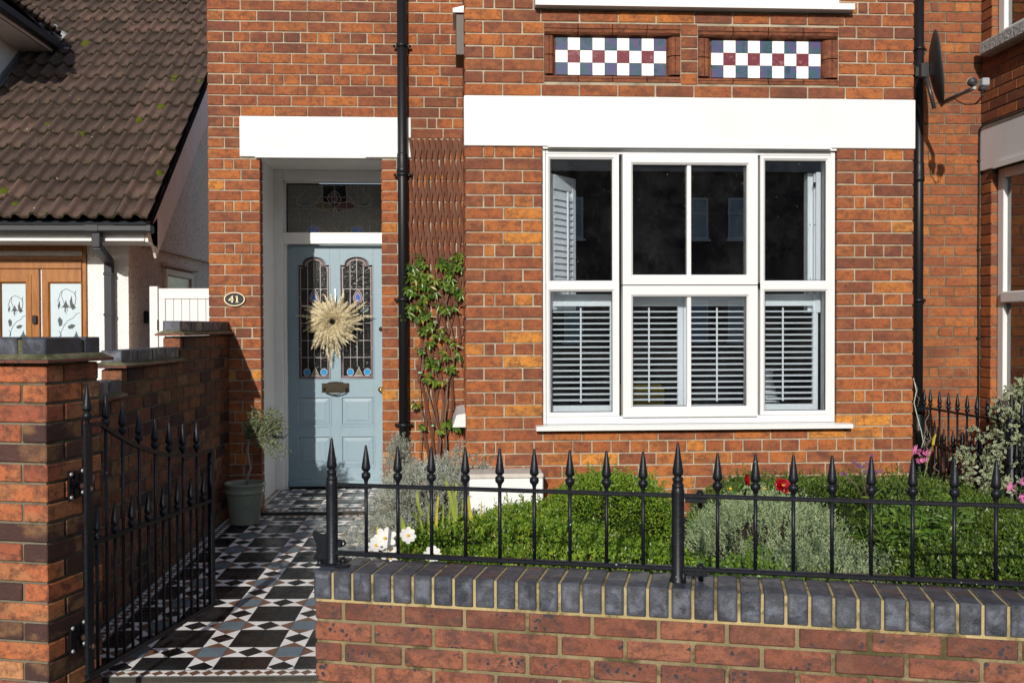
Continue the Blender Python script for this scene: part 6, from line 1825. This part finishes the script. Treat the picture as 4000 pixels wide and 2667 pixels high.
# ================================================================== GARDEN PLANTS
def hashn(P, f, seed):
    r = np.random.default_rng(seed); o = np.zeros(len(P))
    for k in range(6):
        w = r.normal(size=3)*f*(1+.5*k); o += np.sin(P @ w+r.random()*6.28)/(1+.5*k)
    return o/2.5
def hedge(name, label, blobs, n, mat, root, leaf=(.013, .008), amp=.02, up=.35, core=True, cat='hedge', shoots=.0, shell=.05):
    th = thing(name, label, cat, root, group='clipped box hedges in the front garden' if name == 'box_hedge' else None)
    P_, N_ = [], []
    tot = sum(b_[1][0]*b_[1][1]+b_[1][1]*b_[1][2]+b_[1][0]*b_[1][2] for b_ in blobs)
    for (c, r_, ex) in blobs:
        ar = r_[0]*r_[1]+r_[1]*r_[2]+r_[0]*r_[2]
        m_ = int(n*1.6*ar/tot); d = rv(m_)
        q = (np.abs(d)**ex).sum(1)**(-1/ex)
        p = d*q[:, None]*np.array(r_); nn = np.sign(p)*np.abs(p/np.array(r_))**(ex-1)/np.array(r_); nn /= np.linalg.norm(nn, axis=1)[:, None]
        # keep the density even over the stretched surface
        keep = (nn[:, 2] > -.35)
        p, nn = p[keep], nn[keep]; P_.append(p+np.array(c)); N_.append(nn)
    P = np.vstack(P_); N = np.vstack(N_)
    inside = np.zeros(len(P), bool)
    for (c, r_, ex) in blobs:
        v = (np.abs((P-np.array(c))/np.array(r_))**ex).sum(1); inside |= v < .86
    P, N = P[~inside], N[~inside]
    P = P+N*(hashn(P, 14, 3)*amp+hashn(P, 45, 5)*amp*.5)[:, None]
    P = P-N*(NP.random(len(P))**2*shell)[:, None]
    D = N*.75+NP.normal(size=P.shape)*.55; D[:, 2] += up
    top = np.where(N[:, 2] > .35)[0]
    if len(top) > 40:
        pk = NP.choice(top, min(520, len(top)//8), replace=False); ns_ = 9
        dr = NP.normal(size=(len(pk), 3))*.3+N[pk]*.4; dr[:, 2] += .8; hl = NP.uniform(.018, .055, len(pk))
        tt = np.tile(np.linspace(0, 1, ns_), len(pk)); ix = np.repeat(np.arange(len(pk)), ns_)
        SP = P[pk][ix]+dr[ix]*(hl[ix]*tt)[:, None]; SD = NP.normal(size=SP.shape)*.8+dr[ix]*.8
        P = np.vstack([P, SP]); D = np.vstack([D, SD])
    mb = MB(); add_leaves(mb, P, D, NP.uniform(leaf[0]*.7, leaf[0]*1.3, len(P)), NP.uniform(leaf[1]*.8, leaf[1]*1.2, len(P)), fold=.2)
    mb.build('foliage', mat, th)
    if core:
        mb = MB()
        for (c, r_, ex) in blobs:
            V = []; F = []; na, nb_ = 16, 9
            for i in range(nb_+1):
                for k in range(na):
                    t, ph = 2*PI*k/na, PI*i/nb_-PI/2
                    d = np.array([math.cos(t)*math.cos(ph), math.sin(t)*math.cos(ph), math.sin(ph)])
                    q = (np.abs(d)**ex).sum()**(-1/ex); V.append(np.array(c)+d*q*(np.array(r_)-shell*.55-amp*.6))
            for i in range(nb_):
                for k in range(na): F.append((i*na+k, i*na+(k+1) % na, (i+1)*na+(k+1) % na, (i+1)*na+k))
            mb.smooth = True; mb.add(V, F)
        mb.build('dark_core', M_COREG, th)  # added solid core, dark colour stands for the shaded inside, blocks see-through
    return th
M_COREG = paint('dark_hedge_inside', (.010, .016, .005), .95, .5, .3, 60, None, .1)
# front low hedge, tucked behind the coping from the white flowers to the middle post
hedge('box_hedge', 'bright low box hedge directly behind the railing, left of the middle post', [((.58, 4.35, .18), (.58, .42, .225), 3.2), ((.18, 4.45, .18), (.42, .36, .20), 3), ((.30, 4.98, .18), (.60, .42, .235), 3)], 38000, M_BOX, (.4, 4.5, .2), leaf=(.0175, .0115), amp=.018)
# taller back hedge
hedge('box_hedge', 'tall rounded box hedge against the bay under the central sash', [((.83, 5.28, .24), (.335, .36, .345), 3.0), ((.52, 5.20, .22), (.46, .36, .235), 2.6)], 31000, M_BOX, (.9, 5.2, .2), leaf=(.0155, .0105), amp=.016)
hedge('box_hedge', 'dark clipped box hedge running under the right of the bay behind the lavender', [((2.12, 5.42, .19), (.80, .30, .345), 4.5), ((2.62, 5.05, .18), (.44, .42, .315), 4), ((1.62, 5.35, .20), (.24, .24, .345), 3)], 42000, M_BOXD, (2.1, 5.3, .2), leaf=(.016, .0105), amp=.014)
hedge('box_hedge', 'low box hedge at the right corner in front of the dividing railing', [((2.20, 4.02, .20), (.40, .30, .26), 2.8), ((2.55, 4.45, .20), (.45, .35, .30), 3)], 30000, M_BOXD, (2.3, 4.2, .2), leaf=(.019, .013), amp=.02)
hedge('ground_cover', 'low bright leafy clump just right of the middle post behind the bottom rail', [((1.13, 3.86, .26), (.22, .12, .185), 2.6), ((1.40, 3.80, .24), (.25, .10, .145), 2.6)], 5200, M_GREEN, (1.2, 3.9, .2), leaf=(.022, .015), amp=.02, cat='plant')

def sprig_bush(name, label, c, r_, ns, mat, slen, nleaf, lsz, upb, core_r=.72, cat='shrub', more=(), sel=None):
    th = thing(name, label, cat, (c[0], c[1], .22), group='lavender bushes in the front garden')
    d = rv(ns*2); d = d[d[:, 2] > -.25][:ns]; n = len(d)
    rad = NP.uniform(.62, 1.0, n)**.6
    base = np.array(c)+d*np.array(r_)*rad[:, None]
    base += (hashn(base, 12, 8)*.035)[:, None]*d
    for (c2, r2, n2) in more:
        d2 = rv(n2*2); d2 = d2[d2[:, 2] > -.25][:n2]; b2 = np.array(c2)+d2*np.array(r2)*(NP.uniform(.5, 1.0, len(d2))**.6)[:, None]
        base = np.vstack([base, b2]); d = np.vstack([d, d2]); rad = np.concatenate([rad, np.ones(len(d2))])
    n = len(base)
    g_ = (hashn(base*np.array([1, 1, .45]), 20, 21) > -.42) | (NP.random(len(base)) < .12); g_ &= (base[:, 2] > .30) | (NP.random(len(base)) < .55); base, d, rad = base[g_], d[g_], rad[g_]; n = len(base)
    if sel is not None: k_ = sel(base); base, d, rad = base[k_], d[k_], rad[k_]; n = len(base)
    ax_ = d*.6+NP.normal(size=(n, 3))*.28; ax_[:, 2] += upb; ax_ /= np.linalg.norm(ax_, axis=1)[:, None]
    L = NP.uniform(slen*.6, slen*1.3, n)
    t = np.tile(np.linspace(0.05, 1, nleaf), n); ii = np.repeat(np.arange(n), nleaf)
    ph = NP.random(len(t))*6.28
    a1 = np.cross(ax_, [.3, .9, .2]); a1 /= np.linalg.norm(a1, axis=1)[:, None]; a2 = np.cross(ax_, a1)
    P = base[ii]+ax_[ii]*(t*L[ii])[:, None]
    D = (a1[ii]*np.cos(ph)[:, None]+a2[ii]*np.sin(ph)[:, None])*.75+ax_[ii]*(.5+.5*t)[:, None]
    mb = MB(); V, F = leaves(P, D, lsz[0]*(1.15-.5*t)*NP.uniform(.8, 1.2, len(t)), lsz[1], fold=.1)
    r1 = np.clip(NP.random(n)[ii]*.75+NP.random(len(t))*.25, 0, .985); r1[NP.random(len(t)) < .012] = 1.0
    mb.add(V, F, np.concatenate([r1, r1])); mb.build('foliage', mat, th)
    mb = MB(); m_ = 260; dd = rv(m_); dd = dd[dd[:, 2] > -.1]
    for q in dd:
        e_ = np.array(c)+q*np.array(r_)*R.uniform(.6, .9); s_ = np.array([c[0]+q[0]*r_[0]*.25, c[1]+q[1]*r_[1]*.25, .22])
        mb.tube([tuple(s_), tuple((s_+e_)/2+np.array([R.uniform(-.02, .02), R.uniform(-.02, .02), -.02])), tuple(e_)], [.003, .0022, .0012], 4)
    mb.build('twigs', M_TWIG, th)
    mb = MB(); V = []; F = []
    for i in range(9):
        for k in range(14):
            tt, p_ = 2*PI*k/14, PI*i/8-PI/2; V.append(np.array(c)+np.array([math.cos(tt)*math.cos(p_)*r_[0], math.sin(tt)*math.cos(p_)*r_[1], math.sin(p_)*r_[2]])*core_r)
    for i in range(8):
        for k in range(14): F.append((i*14+k, i*14+(k+1) % 14, (i+1)*14+(k+1) % 14, (i+1)*14+k))
    mb.smooth = True; mb.add(V, F); mb.build('dark_core', paint('dark_bush_inside', (.03, .024, .018), .95, .5, .3, 60, None, .1), th)  # added dark solid, not twigs: gives shaded gaps between the sprigs
    return th
sprig_bush('lavender_bush', 'silvery lavender bush spilling on the tiled path below the downpipe', (-.14, 6.0, .23), (.35, .46, .33), 3900, M_LAV, .055, 12, (.020, .0044), .35, core_r=.52, more=[((-.30, 5.55, .12), (.24, .34, .22), 1300), ((-.36, 6.45, .40), (.09, .12, .28), 420), ((.08, 6.1, .42), (.22, .25, .24), 700), ((-.48, 5.9, .10), (.20, .25, .16), 500)])
sprig_bush('lavender_bush', 'large grey green lavender bush behind the railing right of the middle post', (1.53, 4.78, .25), (.40, .32, .27), 3400, M_LAV2, .085, 13, (.019, .0046), .95)
sprig_bush('lavender_bush', 'low grey green lavender spilling forward at the foot of the larger lavender', (1.58, 4.24, .22), (.40, .28, .16), 2000, M_LAV2, .080, 13, (.018, .0042), .95, core_r=.55)

# tall leafy plant between lavender and right hedge
def leafy(name, label, base, n, h, spread, L, W, mat, cat='plant', lean=.12, per=26, droop=.1):
    th = thing(name, label, cat, base); ms = MB(); ml = MB()
    for k in range(n):
        a = R.uniform(0, 2*PI); rr = spread*math.sqrt(R.random()); b0 = np.array(base)+np.array([rr*math.cos(a)*.5, rr*math.sin(a)*.5, 0])
        tp = b0+np.array([rr*math.cos(a)*.9+R.gauss(0, lean*.3), rr*math.sin(a)*.6+R.gauss(0, lean*.2), h*R.uniform(.6, 1.0)])
        md = (b0+tp)/2+np.array([R.gauss(0, .01), R.gauss(0, .01), 0])
        ms.tube([tuple(b0), tuple(md), tuple(tp)], [.003, .0025, .0012], 5)
        t = NP.uniform(.2, 1, per)[:, None]; P = b0*(1-t)+tp*t; ph = NP.random(per)*6.28
        D = np.stack([np.cos(ph), np.sin(ph), NP.uniform(.1, .9, per)], 1)
        add_leaves(ml, P, D, L*NP.uniform(.6, 1.2, per), W*NP.uniform(.7, 1.1, per), fold=.15, droop=droop)
    ms.build('stem', M_GREEN, th); ml.build('foliage', mat, th); return th
pl = at(3560, 2100, 4.55); leafy('border_plant', 'upright bright green leafy plant between the lavender and the right corner hedge', (pl[0]-.03, 4.42, .24), 26, .40, .20, .055, .016, M_GREEN, per=30)
leafy('border_plant', 'airy yellow green plant with tiny buds beside the upright leafy plant', (pl[0]+.13, 4.62, .24), 40, .36, .17, .016, .006, M_GREEN, per=60)
leafy('border_plant', 'clump of narrow dark green leaves low in front of the right hedge', (2.05, 4.75, .24), 24, .24, .28, .06, .012, M_BOXD)

# dahlias
dh = thing('dahlia', 'leafy dahlia with two crimson flowers standing above the lavender', 'flower', (1.42, 5.0, .22))
ms, ml, mr, my = MB(), MB(), MB(), MB()
def petals(mb, c, nrm_, n_, L, W, cup=.3, rings=1, droop=0):
    nrm_ = np.array(nrm_, float); nrm_ /= np.linalg.norm(nrm_); a = np.cross(nrm_, [0.1, .2, 1]); a /= np.linalg.norm(a); b_ = np.cross(nrm_, a)
    for r_ in range(rings):
        for k in range(n_):
            t = 2*PI*(k+.5*r_)/n_+R.uniform(-.08, .08); d = a*math.cos(t)+b_*math.sin(t)
            sd = np.cross(nrm_, d); l_ = L*(1-.22*r_)*R.uniform(.9, 1.08); cu = cup+.35*r_
            V = []
            for (q, w) in ((.08, .18), (.35, .75), (.68, 1.0), (.92, .72), (1.0, .30)):
                c0 = c+d*l_*q+nrm_*(l_*cu*q*q+.001*r_)
                V += [c0-sd*W*.5*w, c0-nrm_*W*.06, c0+sd*W*.5*w]
            F = []
            for i in range(4):
                for j in range(2): F.append((i*3+j, i*3+j+1, (i+1)*3+j+1, (i+1)*3+j))
            mb.smooth = True; mb.add(V, F, R.random())
d1 = at(2910, 1876, 5.0); d2 = at(3058, 1898, 4.95)
for dd_, nv_, nn_, L_, W_, cu_ in ((d1, (.85, -.35, .1), 11, .042, .021, .25), (d2, (.15, -.75, .55), 12, .046, .024, .12)):
    mr = MB(); petals(mr, dd_, nv_, nn_, L_, W_, cu_, 3); mr.build('flower_head', M_PETR, dh)
my.lathe([(0, .006), (.006, .005), (.008, 0)], (d2[0], d2[1]-.008, d2[2]+.004), 10); my.lathe([(0, .006), (.005, .004), (.006, 0)], (d1[0]+.012, d1[1]-.01, d1[2]), 10)
for c in (d1, d2): ms.tube([tuple(c), (c[0]+R.uniform(-.03, .03), c[1]+.03, .5), (1.45, 5.05, .22)], [.002, .0025, .003], 5)
for (u, v) in ((2853, 1908), (2985, 1908)):
    c = at(u, v, 4.98); my.lathe([(0, -.008), (.008, -.003), (.008, .004), (0, .009)], tuple(c), 10); ms.tube([tuple(c), (c[0]+.01, c[1]+.02, .5), (1.45, 5.05, .22)], .0018, 5)
P = []; 
for k in range(46):
    u, v = R.uniform(2790, 3080), R.uniform(1900, 2010); P.append(at(u, v, R.uniform(4.9, 5.1)))
P = np.array(P); add_leaves(ml, P, np.stack([NP.normal(size=len(P)), -np.abs(NP.normal(size=len(P))), NP.normal(size=len(P))*.5+.2], 1), .055, .028, fold=.2, N=np.array([0, -.5, 1])+NP.normal(size=(len(P), 3))*.3, droop=.25)
ms.build('stem', M_GREEN, dh); ml.build('foliage', M_GREEN, dh); my.build('flower_centre', M_YELLOW, dh, kind='stuff')
# verbena
vb = thing('verbena', 'wiry verbena with small purple flower heads in front of the bay corner', 'flower', tuple(at(3380, 2000, 5.1)))
ms, mv = MB(), MB()
for (u, v) in ((3338, 1806), (3352, 1818), (3365, 1822), (3378, 1822), (3390, 1808), (3383, 1842), (3292, 1852), (3440, 1840), (3405, 1780), (3425, 1842), (3300, 1850)):
    c = at(u, v, 5.05); ms.tube([tuple(c), tuple(at((u+3390)/2, v+40, 5.05)), tuple(at(3395, 2000, 5.1))], .0014, 4)
    n_ = 40; add_leaves(mv, c+rv(n_)*.010*np.array([1, 1, .7]), rv(n_)+[0, 0, .5], .006, .005)
ms.build('stem', M_WOODSTEM, vb); mv.build('florets', M_PETV, vb, kind='stuff')
# cosmos
cs = thing('cosmos_plant', 'white cosmos flowers with yellow centres nodding behind the left of the railing', 'flower', tuple(at(1500, 2300, 4.0)))
ms = MB()
zc_ = lambda x, y, Y: at(1350+x/3.137, 1750+y/3.137, Y)
for (x, y, Y, nv, L, n_) in ((482, 1100, 3.99, (.1, -1, .35), .044, 7), (765, 1070, 4.03, (.2, -.85, .6), .036, 8), (375, 1190, 4.02, (-.1, -.7, .8), .038, 7), (555, 1245, 4.02, (0, -.9, -.1), .036, 7), (205, 1270, 4.05, (0, -.5, .8), .034, 7), (1065, 1300, 3.98, (0, -.6, .6), .038, 8), (545, 1345, 3.96, (0, -.6, .5), .034, 7)):
    c = zc_(x, y, Y); mp = MB(); petals(mp, c, nv, n_, L, L*.6, .10); fh = mp.build('flower_head', M_PETW, cs)
    nv = np.array(nv); nv = nv/np.linalg.norm(nv); cc2 = c+nv*.002; my = MB()
    my.lathe([(0, .006), (.006, .004), (.0075, -.003)], (cc2[0], cc2[1]-.002, cc2[2]), 10); my.build('flower_centre', M_YELLOW, fh)
    ms.tube([tuple(c), tuple(c+np.array([.005, .02, -.10])), (c[0]+.01, c[1]+.1, .22)], .0014, 5)
ms.build('stem', M_GREEN, cs, kind='stuff')
# iris blades
ir = thing('iris_clump', 'yellowing sword shaped iris leaves between the silvery lavender and the hedge', 'plant', tuple(at(1740, 2080, 5.1)))
ml = MB()
def blade(par, p0, p1, w, bend=.0, rnd=.5, mat=None):
    mb = MB()
    p0, p1 = np.array(p0), np.array(p1); V = []; n_ = 6; d = p1-p0; s_ = np.cross(d, [0, 1, 0]); s_ /= np.linalg.norm(s_)+1e-9
    for i in range(n_+1):
        t = i/n_; c = p0+d*t+s_*bend*math.sin(PI*t); ww = w*(1-.25*t)*(1 if t < .8 else (1-t)/.2+.05)
        V += [c-s_*ww/2, c+np.array([0, .002, 0]), c+s_*ww/2]
    F = []
    for i in range(n_):
        for j in range(2): F.append((i*3+j, i*3+j+1, (i+1)*3+j+1, (i+1)*3+j))
    mb.add(V, F, rnd); mb.build('blade', mat or M_IRIS, par)
for (x0, y0, x1, y1, w, r_) in ((1340, 760, 1215, 350, .020, .4), (1350, 720, 1310, 500, .020, .2), (1330, 460, 1345, 405, .012, .7), (940, 680, 870, 505, .016, .2), (1110, 820, 1140, 550, .014, .9), (1025, 860, 1030, 640, .010, .3), (1180, 800, 1190, 645, .009, .2), (1250, 800, 1275, 655, .012, .2), (940, 890, 850, 775, .014, .5), (755, 925, 670, 820, .014, .5), (690, 960, 690, 850, .012, .3), (480, 1000, 478, 945, .007, .5), (405, 1020, 390, 935, .012, .95), (1545, 740, 1505, 570, .018, .95), (1650, 690, 1658, 635, .006, .95), (1420, 700, 1430, 600, .008, .2)):
    p0, p1 = zc_(x0, y0, 5.0), zc_(x1, y1, 5.0)
    if x0 < 800: p0, p1 = zc_(x0, y0, 4.6), zc_(x1, y1, 4.6)
    blade(ir, p0-np.array([0, 0, .06]), p1, w, R.uniform(-.01, .01), r_)
gr = thing('grass_tuft', 'thin green grass blades and dry stalks beside the middle post against the bay', 'plant', tuple(at(2700, 2080, 5.0)))
ml = MB(); 
for (u0, v0, u1, v1) in ((2708, 2100, 2682, 1985), (2715, 2100, 2690, 1990), (2722, 2080, 2700, 2000), (2705, 2090, 2685, 2030), (2740, 2070, 2715, 1990), (2712, 2110, 2730, 2040)): blade(gr, at(u0, v0, 4.9), at(u1, v1, 4.9), .009, R.uniform(-.01, .01), R.random(), M_GREEN)
ml = MB()
for (u0, v0, u1, v1) in ((2712, 2040, 2700, 1850), (2722, 2040, 2712, 1862), (2785, 1960, 2775, 1790), (2830, 1900, 2823, 1828), (2875, 1900, 2872, 1800), (3002, 1880, 3002, 1835), (2700, 1960, 2688, 1900)): ml.tube([tuple(at(u0, v0, 4.95)), tuple(at((u0+u1)/2+4, (v0+v1)/2, 4.95)), tuple(at(u1, v1, 4.95))], .0013, 4)
ml.build('dry_stalks', M_WOODSTEM, gr, kind='stuff')
# nerines
for (u, v, Y, lab) in ((3592, 1776, 6.6, 'pink nerine flower head beside the foot of the right downpipe'), (3985, 1915, 4.9, 'pink nerine flower head at the right edge in front of the dividing railing')):
    c = at(u, v, Y); nr_ = thing('nerine', lab, 'flower', (c[0], Y, .22), group='pink nerines in the front garden'); ms = MB()
    for k in range(9):
        d0 = rv(1)[0]*np.array([1, .7, .8]); fc_ = c+d0*.045
        ms.tube([tuple(c), tuple(fc_)], .0015, 4); mp = MB()
        for q in range(6):
            t = 2*PI*q/6+R.random(); dd = np.array([math.cos(t), -.3, math.sin(t)])*.6+d0*.6; dd /= np.linalg.norm(dd); sd = np.cross(dd, [0, 1, 0]); sd /= np.linalg.norm(sd)+1e-9
            V = []
            for (z_, w) in ((0, .4), (.3, 1), (.6, 1), (.85, .8), (1, .2)):
                cc2 = fc_+dd*.038*z_-dd*.012*max(0, z_-.7)+np.array([0, -.012*z_*z_, .008*z_*z_]); V += [cc2-sd*.0038*w, cc2+sd*.0038*w]
            mp.add(V, [(i*2, i*2+1, i*2+3, i*2+2) for i in range(4)], R.random())
        mp.build('floret', M_PETP, nr_)
    ms.tube([tuple(c), (c[0]+.02, Y+.03, .5), (c[0]+.03, Y+.05, .22)], .003, 5)
    ms.build('stem', M_GREEN, nr_)
# variegated shrub
vs = thing('variegated_shrub', 'cream and green variegated evergreen shrub growing through the dividing railing', 'shrub', (3.7, 6.3, .2))
mw, mg, ms = MB(), MB(), MB()
cl_ = []
for k in range(560):
    u = R.uniform(3835, 4060); v = R.uniform(1460, 2000)
    if v < 1620 and u < 3900-(v-1560)*.6+R.uniform(-8, 8)+ (30 if v < 1520 else 0): continue
    if u < 3880 and 1620 < v < 1680: continue
    if v < 1470+(4000-u)*.35*(1 if u < 3960 else .4): continue
    cl_.append((u, v, R.uniform(5.75, 6.45)))
for (u, v) in ((3740, 1775), (3750, 1790), (3770, 1785), (3775, 1800), (3790, 1790), (3800, 1778), (3775, 1830), (3780, 1850), (3772, 1870), (3795, 1880), (3760, 1760), (3785, 1760), (3870, 1750), (3860, 1800), (3855, 1780), (3890, 1770), (3900, 1740), (3868, 1850), (3795, 1840), (3875, 1690), (3905, 1700), (3800, 1680), (3812, 1695), (3870, 1910), (3910, 1880), (3900, 1900), (3920, 1930), (3915, 1960), (3850, 1940)): cl_ += [(u, v, 5.8), (u+R.uniform(-8, 8), v+R.uniform(-8, 8), 5.75)]
for (u, v, Y) in cl_:
    p = at(u, v, Y); n_ = 6; Pp = p+NP.normal(size=(n_, 3))*.014
    Dd = NP.normal(size=(n_, 3)); Dd[:, 1] -= .5; Nn_ = NP.normal(size=(n_, 3))*.6+[0, -1, .4]
    Ls = NP.uniform(.022, .036, n_); V, F = leaves(Pp, Dd, Ls, Ls*.55, fold=.12, N=Nn_); r_ = NP.random(n_); mw.add(V, F, np.concatenate([r_, r_]))
    dn = Dd/np.linalg.norm(Dd, axis=1)[:, None]; off = np.cross(np.cross(dn, Nn_), dn); off /= np.linalg.norm(off, axis=1)[:, None]
    for sg in (.0016, -.0016):
        V, F = leaves(Pp+dn*Ls[:, None]*.12+off*sg, Dd, Ls*.74, Ls*.34, fold=.12, N=Nn_); mg.add(V, F, np.concatenate([r_, r_]))
for k in range(22):
    ms.tube([(3.72+R.uniform(-.1, .2), 6.3, .2), (3.7+R.uniform(-.2, .2), 6.2+R.uniform(-.2, .2), .6), tuple(at(R.uniform(3860, 4020), R.uniform(1520, 1900), 6.1))], [.008, .005, .002], 5)
mw.build('leaf_edges', M_VARI_W, vs); mg.build('leaf_centres', M_VARI_G, vs); ms.build('branches', M_WOODSTEM, vs)
mb = MB(); V = []; F = []
for (c, r_) in (((3.86, 6.0, .5), (.30, .30, .55)), ((3.95, 6.35, .55), (.3, .3, .6))):
    n0 = len(V)
    for i in range(9):
        for k in range(12):
            tt, p_ = 2*PI*k/12, PI*i/8-PI/2; V.append((c[0]+math.cos(tt)*math.cos(p_)*r_[0], c[1]+math.sin(tt)*math.cos(p_)*r_[1], c[2]+math.sin(p_)*r_[2]))
    for i in range(8):
        for k in range(12): F.append((n0+i*12+k, n0+i*12+(k+1) % 12, n0+(i+1)*12+(k+1) % 12, n0+(i+1)*12+k))
mb.add(V, F); mb.build('dark_core', M_COREG, vs)  # added dark solids behind the leaves, standing for the shade within the shrub
# dry twining stems and twine by the right downpipe
tw = thing('twine', 'pale green twine and dry curling tendrils hanging by the right downpipe', 'twine', tuple(at(3600, 1480, 6.95)))
mb = MB(); zq = lambda x, y, Y=6.9: tuple(at(3400+x/2.613, 1400+y/2.613, Y))
mb.tube([zq(440, 200), (zq(470, 330)), zq(445, 450), zq(480, 600), zq(520, 740), zq(540, 850), zq(522, 910)], .0028, 5); mb.build('cord', M_TWINE, tw)
mb = MB()
for pts in ([(440, 210), (480, 310), (470, 380), (500, 400), (480, 490)], [(600, 570), (560, 640), (575, 720), (545, 780), (560, 860), (540, 900)], [(540, 800), (600, 830), (560, 880), (540, 960), (580, 1000), (560, 1080), (590, 1110), (550, 1150), (590, 1180), (555, 1240), (590, 1300)], [(600, 760), (620, 820), (570, 900), (600, 940)], [(680, 1060), (640, 1110), (700, 1150), (690, 1200), (720, 1230)], [(560, 780), (545, 860), (575, 930)], [(960, 700), (955, 800), (985, 860)], [(740, 655), (790, 690), (830, 745)]):
    mb.tube([zq(*p, 6.75) for p in pts], .0016, 4)
mb.build('tendril', paint('dry_tendril', (.34, .28, .22), .9), tw)
strap = thing('strap_leaf_plant', 'green strap leaves with a furled orange bud at the foot of the right downpipe', 'plant', zq(560, 1300, 6.5))
ml = MB()
for (x0, y0, x1, y1, w, r_) in ((530, 1300, 640, 860, .008, .2), (500, 1330, 560, 1230, .03, .8), (600, 1300, 635, 1200, .012, .3), (640, 880, 672, 765, .020, .95), (520, 1330, 490, 1250, .02, .3)): blade(strap, zq(x0, y0, 6.5), zq(x1, y1, 6.5), w, .005, r_)

# ================================================================== HOUSES ACROSS THE STREET (seen mirrored in the panes)
oh = thing('terraced_house', 'brick terrace across the street, seen only mirrored in the window glass', 'house', (2, -19, 0))
b = MB(); b.box(-24, 24, -27, -19, -.2, 6.2); b.build('wall', M_OPPB, oh)
b = MB(); V = [(-24.4, -18.7, 6.2), (24.4, -18.7, 6.2), (24.4, -23, 7.6), (-24.4, -23, 7.6), (24.4, -27.3, 6.2), (-24.4, -27.3, 6.2)]
b.add(V, [(3, 2, 1, 0), (5, 4, 2, 3), (0, 5, 3), (1, 2, 4)]); b.build('roof', M_GUTTER, oh)
M_BLIND = NT('pale_window_blind').fin((.42, .50, .56), .6)
for k in range(-4, 5):
    for off in (0.0, 1.24):
        x = 7.7+k*5.2+off
        if abs(x) > 22: continue
        for z in (.9, 4.12):
            m2 = MB(); yb = -18.95; h = 1.3
            for (x0, x1, z0, z1) in ((x-.30, x-.24, z, z+h), (x+.24, x+.30, z, z+h), (x-.24, x+.24, z, z+.07), (x-.24, x+.24, z+h-.07, z+h), (x-.24, x+.24, z+.78, z+.83)): m2.box(x0, x1, yb-.05, yb, z0, z1)
            m2.box(x-.36, x+.36, yb-.05, yb+.08, z-.07, z-.002); wo = m2.build('window', M_WHITE, oh)
            m2 = MB(); m2.box(x-.24, x+.24, yb-.045, yb-.03, z+.07, z+h-.07); m2.build('pane', M_BLIND, wo)
